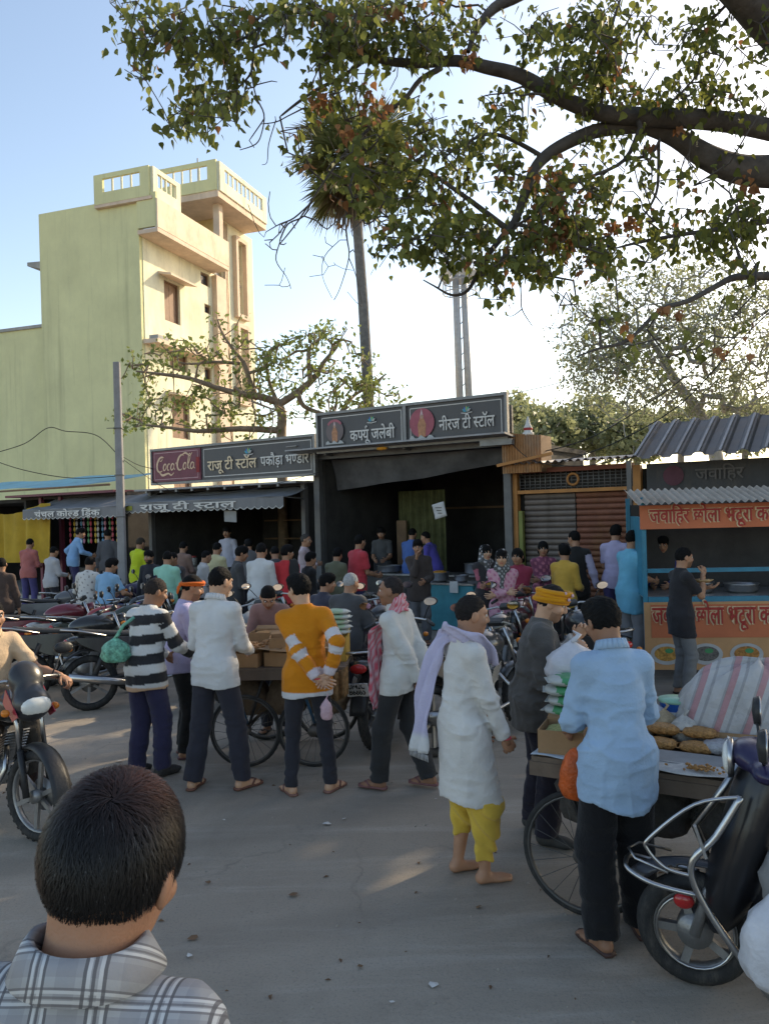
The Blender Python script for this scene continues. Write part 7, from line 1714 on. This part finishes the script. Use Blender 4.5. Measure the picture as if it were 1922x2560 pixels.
for k, (o_, L_) in enumerate(((on1, 1.0), (on2, 1.2))):
    for j in range(3):
        blob_bag('jute_sack', ['brown jute sack slung under the peanut cart, ', 'dark sack slung under the snack cart, '][k]+['left one', 'middle one', 'right one'][j], o_(.22+.36*j, .38, .36), (.19, .22, .20), mat('jute_sack_%d' % k, [(.16, .11, .07), (.07, .065, .06)][k], .9, var=.3, scale=12, bump=.6), 40+j+5*k, 'sacks under the carts', 'sack', knot=False)
# on the right cart
box_open('open brown cardboard box at the left corner of the snack cart', on2(.14, .16), (.24, .24, .14), CA+.1, M_card, fill=mat('olive_snack', (.30, .30, .12), .8, var=.4, scale=60, bump=.8))
sheet('pale plastic sheet under the cardboard box on the snack cart corner', on2(.19, .16, .801), .38, .34, CA, mat('pale_blue_sheet', (.40, .46, .52), .4), 'sheet', 'plastic_sheet')
for k in range(4): packet('green and white packet stacked by the light blue shirt, %s' % ['bottom one', 'second from the bottom', 'third from the bottom', 'top one'][k], on2(.08+.02*(k % 2), .40, .80+.14+.058*k), .24, .19, .056, CA+.15*k, M_pack, 'green and white packets stacked on the right cart', M_pgreen)
box_open('cardboard carton under the green packet stack on the snack cart', on2(.11, .43), (.2, .2, .138), CA, M_card)
blob_bag('plastic_bag', 'orange red plastic bag hanging at the front of the snack cart', on2(.27, -.06, .62), (.09, .06, .16), mat('orange_plastic', (.55, .10, .02), .4, var=.3, scale=7, bump=.4), 5, knot=False)
blob_bag('plastic_bag', 'white plastic bag bunched behind the green packets', on2(.06, .62, 1.06), (.16, .12, .15), M_pbag, 6)
blob_bag('plastic_bag', 'small clear bag held up by the turbaned man', Vector((1.35, 4.84, 1.02)), (.07, .06, .14), mat('clear_bag', (.50, .49, .50), .3, bump=.8, bscale=16), 7)
for k in range(2):
    for j in range(2): packet('slab of peanut brittle %s' % [['left front on the snack cart', 'left rear on the snack cart'], ['right front on the snack cart', 'right rear on the snack cart']][k][j], on2(.60+.19*k, .42+.12*j, .80+.05*j), .18, .11, .055, CA+.05, M_brit, 'peanut brittle slabs on the right cart', name='peanut_brittle', cat='sweet')
sheet('grey cardboard sheet lying at the front of the snack cart', on2(.76, .22, .815), .58, .20, CA, mat('grey_card', (.25, .25, .25), .8), 'sheet', 'card_sheet', .004)
sheet('crumpled newspaper along the front edge of the snack cart', on2(.78, .05, .81), .66, .16, CA, M_news, 'newspaper', 'newspaper', .016)
hp = empty('peanut_heap', on2(.86, .04, .83), CA, 'little heap of peanuts on the newspaper', 'peanuts'); rr = random.Random(2)
mb = MB()
for k in range(60): mb.ell((rr.gauss(0, .045), rr.gauss(0, .022), .006+abs(rr.gauss(0, .006))), (.011, .006, .006), 6, 4, rot=(0, 0, rr.uniform(0, 3)))
o = mb.build('peanuts', M_brit, hp); o['kind'] = 'stuff'
for k in range(2): packet('clear packet of puffed grain right of the brittle, %s' % ['front one', 'rear one'][k], on2(.93+.08*k, .45+.13*k), .24, .14, .07, CA+.1, mat('clear_packet', (.36, .36, .37), .25, var=.25, scale=25, bump=.5), 'clear grain packets on the right cart')
def sackf(u, v):
    a = 2*math.pi*u; z = .43*math.sin(v*math.pi/2); k = math.cos(v*math.pi/2)**.6
    w = 1+.05*math.sin(a*5+v*4)+.035*math.sin(a*13+v*9)+.02*math.sin(a*23-v*17)
    return (.40*k*math.cos(a)*w+.10*v, .24*k*math.sin(a)*w, z*(1+.05*math.sin(a*3)+.03*math.sin(a*11)))
sk = empty('woven_sack', on2(.98, .82, .80), CA+.1, 'large white woven sack with faded red stripes standing on the snack cart', 'sack')
def sack_mat():
    m, nt, b = _nodes('woven_sack'); L = nt.links.new; tc = N(nt, 'ShaderNodeTexCoord'); sp = N(nt, 'ShaderNodeSeparateXYZ'); L(tc.outputs['Object'], sp.inputs[0])
    ad = N(nt, 'ShaderNodeMath', operation='MULTIPLY_ADD'); L(sp.outputs['Z'], ad.inputs[0]); ad.inputs[1].default_value = -.35; L(sp.outputs['X'], ad.inputs[2])
    def st(period, off, w):
        f = N(nt, 'ShaderNodeMath', operation='FRACT'); d = N(nt, 'ShaderNodeMath', operation='MULTIPLY_ADD'); L(ad.outputs[0], d.inputs[0]); d.inputs[1].default_value = 1/period; d.inputs[2].default_value = off; L(d.outputs[0], f.inputs[0])
        l = N(nt, 'ShaderNodeMath', operation='LESS_THAN'); L(f.outputs[0], l.inputs[0]); l.inputs[1].default_value = w; return l.outputs[0]
    n1 = N(nt, 'ShaderNodeTexNoise'); n1.inputs['Scale'].default_value = 9; n1.inputs['Detail'].default_value = 6; L(tc.outputs['Object'], n1.inputs['Vector'])
    c1 = N(nt, 'ShaderNodeMix', data_type='RGBA'); c1.inputs[6].default_value = (.33, .32, .31, 1); c1.inputs[7].default_value = (.55, .53, .51, 1); L(n1.outputs['Fac'], c1.inputs[0])
    m1 = N(nt, 'ShaderNodeMath', operation='MULTIPLY'); L(st(.15, .2, .24), m1.inputs[0]); m1.inputs[1].default_value = .75
    c2 = N(nt, 'ShaderNodeMix', data_type='RGBA'); L(m1.outputs[0], c2.inputs[0]); L(c1.outputs[2], c2.inputs[6]); c2.inputs[7].default_value = (.42, .16, .17, 1)
    m2 = N(nt, 'ShaderNodeMath', operation='MULTIPLY'); L(st(.075, .55, .2), m2.inputs[0]); m2.inputs[1].default_value = .5
    c3 = N(nt, 'ShaderNodeMix', data_type='RGBA'); L(m2.outputs[0], c3.inputs[0]); L(c2.outputs[2], c3.inputs[6]); c3.inputs[7].default_value = (.20, .19, .19, 1)
    L(c3.outputs[2], b.inputs['Base Color']); b.inputs['Roughness'].default_value = .7
    w = N(nt, 'ShaderNodeTexNoise'); w.inputs['Scale'].default_value = 12; w.inputs['Detail'].default_value = 6; L(tc.outputs['Object'], w.inputs['Vector'])
    bp = N(nt, 'ShaderNodeBump'); bp.inputs['Strength'].default_value = .8; bp.inputs['Distance'].default_value = .03; L(w.outputs['Fac'], bp.inputs['Height']); L(bp.outputs[0], b.inputs['Normal']); return m
MB().grid(sackf, 90, 22).build('sack_body', sack_mat(), sk, recalc=False)
MB().box((-.02, -.26, .05), (.36, .02, .07), (rad(-20), 0, 0)).build('brown_flap', M_card, sk)
bk = empty('detergent_tub', on2(.62, .82), CA, 'small blue printed tub behind the brittle on the snack cart', 'tub')
MB().lathe([(.075, 0), (.09, .17), (.094, .175)], n=20).build('tub', mat('blue_tub', (.02, .13, .50), .4), bk); MB().lathe([(.097, .172), (.097, .19), (0, .195)], n=20).build('lid', mat('mint_lid', (.30, .55, .40), .4), bk)
MB().box((0, -.086, .09), (.08, .01, .07)).build('label_print', M_plate, bk)
blob_bag('plastic_bag', 'crumpled white bag beside the blue tub', on2(.50, .72), (.11, .10, .10), M_pbag, 8)
blob_bag('plastic_bag', 'pale packet heap right of the striped sack', on2(1.28, .62), (.12, .10, .11), mat('pale_mint_plastic', (.42, .46, .44), .4, bump=.6), 9)
for k in range(6): packet('small brown snack pouch along the left of the snack cart, %s from the front' % ['first', 'second', 'third', 'fourth', 'fifth', 'sixth'][k], on2(.40+.05*(k % 2), .14+.13*k), .15, .11, .05, CA+.3*k, mat('pouch_brown', (.34, .22, .12), .4, var=.3, scale=12), 'snack pouches on the right cart')
for k in range(5): packet('silvery snack pouch at the right end of the snack cart, %s from the front' % ['first', 'second', 'third', 'fourth', 'fifth'][k], on2(1.22+.06*(k % 2), .10+.10*k), .18, .12, .06, CA-.3*k, mat('pouch_silver', (.36, .36, .36), .3, var=.3, scale=12), 'snack pouches on the right cart')
for k in range(5): blob_bag('plastic_bag', 'knotted clear bag of snacks at the back of the snack cart, %s from the left' % ['first', 'second', 'third', 'fourth', 'fifth'][k], on2(.22+.12*k, .60+.08*(k % 2)), (.075, .07, .085), mat('snack_bag_%d' % (k % 2), [(.46, .44, .40), (.40, .30, .18)][k % 2], .3, var=.3, scale=20, bump=.6), 60+k, 'knotted snack bags on the right cart')
# on the peanut cart
rr = random.Random(4)
for k in range(7):
    box_open('small brown carton on the peanut cart, %s' % ['front left', 'front middle', 'front right', 'rear left', 'rear middle', 'on top of the rear left one', 'on top of the front middle one'][k], on1(*[(.28, .14), (.58, .16), (.80, .15), (.35, .50), (.70, .50), (.36, .50), (.60, .18)][k], z=.842 if k < 5 else .842+.122), (.25, .22, .12), C1+rr.uniform(-.2, .2), M_card, fill=M_brit if k % 2 else None, group='cartons on the peanut cart')
sheet('brown wrapping paper spread over the front of the peanut cart', on1(.62, .13, .97), .8, .24, C1, mat('kraft_paper', (.36, .23, .13), .85, var=.2, scale=8, bump=.6), 'paper', 'wrapping_paper', .03)
for k, (a_, b_, rr_) in enumerate(((.30, .16, .14), (.62, .14, .15), (.90, .16, .12), (.48, .34, .12))):
    hp = empty('snack_heap', on1(a_, b_, .985), 0, 'heap of brown peanut snacks on the wrapping paper, %s' % ['left one', 'middle one', 'right one', 'rear one'][k], 'snacks', 'snack heaps on the peanut cart'); mb = MB(); r9 = random.Random(k)
    mb.ell((0, 0, 0), (rr_, rr_*.6, .05), 14, 8)
    for q in range(60):
        a9 = r9.uniform(0, 6.28); d9 = math.sqrt(r9.random()); mb.ell((rr_*d9*math.cos(a9), rr_*.6*d9*math.sin(a9), .05*(1-d9*d9)**.5+.004), (.016, .010, .009), 6, 4, rot=(0, 0, r9.uniform(0, 3)))
    o = mb.build('snacks', mat('fried_snack', (.36, .20, .09), .6, var=.4, scale=25, bump=.5), hp); o['kind'] = 'stuff'
blob_bag('plastic_bag', 'pink plastic bag on the rear of the peanut cart', on1(.62, .55, .965), (.16, .10, .09), mat('pink_plastic', (.50, .28, .40), .4, bump=.6), 12, knot=False)
for k in range(5): packet('pale green packet in the pile on the peanut cart, %s' % ['lowest', 'second lowest', 'middle', 'second highest', 'topmost'][k], on1(1.03+.015*(k % 2), .40, 1.06+.045*k), .24, .16, .045, C1+.25*(k % 3), M_pack, 'packets stacked on the peanut cart', mat('pale_green_print', (.30, .42, .28), .4))
box_open('yellow ochre carton under the packets at the right end of the peanut cart', on1(1.01, .40), (.24, .30, .215), C1, mat('ochre_card', (.42, .26, .05), .8))
jb = empty('jute_cloth', on1(1.03, -.02, .62), C1, 'striped brown jute cloth hanging over the right end of the peanut cart', 'cloth'); MB().grid(lambda u, v: ((u-.5)*.30, -.03-.02*math.sin(u*30), .22-.24*v+.03*math.sin(u*7)), 40, 5).build('cloth', mat('jute', (.22, .13, .06), .9, var=.5, scale=30), jb, recalc=False, solid=.006)
blob_bag('plastic_bag', 'small pink bag dangling from the hands of the orange sweater man', Vector((-.47, 5.78, .62)), (.045, .04, .09), mat('rosy_bag', (.52, .34, .38), .3, bump=.6), 13)
gb = Vector((PX(286, 1600, 6.35).x, 6.38, .98))
bg = blob_bag('carry_bag', 'green striped carry bag hung at the striped sweater man\'s side', gb, (.115, .09, .115), mat('green_stripe_bag', (.14, .38, .27), .6, var=.7, scale=26, bump=.5), 14, knot=True)
MB().tube([(0, 0, .2), (.06, .03, .30), (.14, .06, .36)], .014, 6).build('strap', mat('green_strap', (.16, .42, .30), .6), bg)

# ---- orange food stall
st = empty('food_stall', (3.16, 9.55, 0), rad(-8), 'blue framed food stall with orange Hindi banners at the right edge', 'food stall')
M_teal = mat('teal_paint', (.03, .20, .30), .5, dirt=.4, dirtcol=(.06, .09, .1)); M_ban = mat('orange_banner', (.50, .14, .06), .5, var=.15, scale=1.5, bump=.05, dirt=.3, dirtcol=(.35, .13, .07)); M_ban2 = mat('tan_banner', (.48, .26, .12), .5, var=.15, scale=2, bump=.03)
SW = 2.6
for x in (.0, SW): 
    for y in (0, 1.1): MB().box((x, y, 1.12), (.05, .05, 2.24)).build('post', M_teal, st)
MB().box((SW/2, 0, .98), (SW-.06, .06, .08)).build('counter_edge', M_teal, st); MB().box((SW/2, .55, 1.0), (SW-.06, 1.02, .04)).build('counter_top', M_steel, st)
MB().box((SW/2, 0, 1.34), (SW-.06, .04, .05)).build('serving_rail', M_teal, st)
MB().box((SW/2, 1.1, 1.5), (SW-.06, .03, 1.3)).build('back_panel', M_dkwall, st); MB().box((.03, .55, 1.5), (.02, .95, 1.0)).build('side_panel', M_teal, st)
MB().box((SW/2, -.05, 1.995), (SW+.1, .012, .29)).build('upper_banner', M_ban, st)
MB().box((SW/2, -.045, .55), (SW+.06, .012, .82)).build('lower_banner', M_ban2, st)
MB().box((SW/2-.4, -.054, .73), (SW-.9, .006, .40)).build('banner_red_field', M_ban, st)
M_redt = mat('red_lettering', (.36, .03, .025), .5, bump=0); M_outl = mat('cream_outline', (.62, .46, .28), .5, bump=0)
for (z, h, y) in ((1.93, .15, -.058), (.70, .19, -.062)):
    tk = ['जवािहर छोला भटूरा कचौड़ी']
    for bold, m, dy in ((.05, M_outl, 0), (.016, M_redt, -.007)):
        l = lettering(tk, h, 1.66, bold, .004).build('lettering', m, st, recalc=False); l.location = (.06-(.01 if bold > .03 else 0), y+dy, z)
for k in range(5):
    x = .22+.46*k; pm_ = MB(); disc(pm_, (x, .33), .19, -.056, 24, 0, .13); po = pm_.build('plate_print', mat('plate_pale', (.42, .42, .42), .4, bump=0), st, recalc=False)
    f = MB(); disc(f, (x, .335), .145, -.059, 18, 0, .09); f.build('food_print', mat('food_%d' % (k % 3), [(.42, .22, .05), (.12, .11, .10), (.36, .16, .04)][k % 3], .5, var=.6, scale=30, bump=0), po, recalc=False)
    f = MB(); disc(f, (x+.03, .37), .05, -.061, 12, 0, .03); f.build('garnish_print', mat('garnish', (.05, .25, .10), .5, bump=0), po, recalc=False)
rs_ = corrug(SW+.35, .8, 2.16, 2.34, .085, .016, -.35).build('roof_sheet', mat('aged_sheet', (.36, .32, .27), .7, metal=.1, dirt=.6, dirtcol=(.22, .15, .09), scale=3), st, recalc=False); rs_.location = (-.15, 0, 0)
MB().box((SW/2, .2, 2.2), (SW, .04, .05)).build('roof_beam', M_wood, st)
for k, (x, r_, h_) in enumerate(((.75, .16, .12), (1.25, .20, .10), (1.75, .14, .2))):
    pt_ = empty('cooking_pot', Vector(st.location)+Matrix.Rotation(rad(-8), 3, 'Z') @ Vector((x, .45, 1.02)), 0, 'steel cooking pot on the food stall counter, %s' % ['smallest one by the eating man', 'wide one in the middle', 'tall one'][k], 'pot', 'pots on the food stall'); MB().lathe([(r_*.8, 0), (r_, .03), (r_, h_), (r_+.015, h_+.01), (r_-.01, h_), (r_-.012, .03)], n=22).build('pot', M_steel, pt_)
pb_ = PX(1755, 1452, 8.75); pp = empty('paper_plate', (pb_.x, 8.75, pb_.z-.02), 0, 'leaf plate held by the man in the black T-shirt', 'plate'); MB().lathe([(0, 0), (.07, .004), (.11, .03), (.115, .034)], n=18).build('plate', mat('leaf_plate', (.42, .28, .14), .8), pp, solid=.004)
# ---- shop furniture
def counter(name, label, s0, s1, n, h, d, m, top=None, cat='counter'):
    o = fempty(name, s0, n, 0, label, cat); w = s1-s0
    MB().box((w/2, d/2, h/2), (w, d, h-.02)).build('cabinet', m, o, bevel=.01); MB().box((w/2, d/2, h+.005), (w+.06, d+.06, .03)).build('counter_top', top or M_steel, o); return o
counter('tea_counter', 'teal painted counter box in front of the tall tea stall', fac(1065, 1500, .75)[0], fac(1182, 1500, .75)[0], .75, .84, .5, mat('teal_tin', (.05, .27, .33), .5, dirt=.35, dirtcol=(.05, .15, .13)))
counter('stove_counter', 'long dark stove counter inside the tall tea stall', -3.75, -.45, .05, .92, .6, mat('dark_counter2', (.07, .065, .06), .7, dirt=.5))
for k, (s, n_, z, r_, h_) in enumerate([(fac(1100, 1500, .5)[0], .5, .865, .17, .16), (fac(1155, 1500, .5)[0], .5, .865, .13, .12), (-2.6, -.2, .94, .24, .14), (-1.9, -.15, .94, .18, .22), (-3.3, -.2, .94, .16, .26), (-.75, -.2, .94, .17, .20)]):
    p = fempty('cooking_pot', s, n_, z, ['round steel pan on the teal counter', 'small steel pan on the teal counter', 'wide frying pan on the stove of the tall stall', 'tall milk pot in the middle of the stove counter', 'tall kettle pot at the left of the stove counter', 'steel pot at the right end of the stove counter'][k], 'pot', 'pots at the tall tea stall')
    MB().lathe([(r_*.75, 0), (r_, .04), (r_, h_), (r_+.02, h_+.008), (r_-.01, h_), (r_-.012, .05), (0, .04)], n=22).build('pot', M_steel, p)
    if k == 0: MB().ell((0, 0, h_), (r_*.8, r_*.8, .04), 14, 6).build('jalebi_heap', mat('fried_orange', (.5, .22, .03), .6, var=.3, scale=40, bump=.8), p)
nt_ = fempty('paper_notice', -2.04, .2, 0, 'tilted white notice hanging in the dark of the tall tea stall', 'paper'); o = MB().grid(lambda u, v: ((u-.5)*.26, .012*math.sin(u*4+v*3), (v-.5)*.28), 6, 6).build('sheet', mat('white_paper', (.5, .5, .5), .85), nt_, recalc=False, solid=.002); o.location = (.42, 0, fac(1098, 1276, .2)[1]); o.rotation_euler = (0, rad(-14), 0); nt_.location = fpos(fac(1098, 1276, .2)[0]-.42, .2, 0)
strokes([[(-.08, .05), (.06, .05)], [(-.05, .0), (.05, .0)], [(-.03, -.05), (.06, -.05)]], .012, 0).build('notice_lines', M_ink, nt_, recalc=False).location = (.42, -.02, fac(1098, 1276, .2)[1])
pn = fempty('price_card', fac(1135, 1500, .8)[0], .8, .45, 'white card leaning on the teal counter', 'card'); MB().box((0, 0, .35), (.16, .01, .2)).build('card', M_plate, pn)
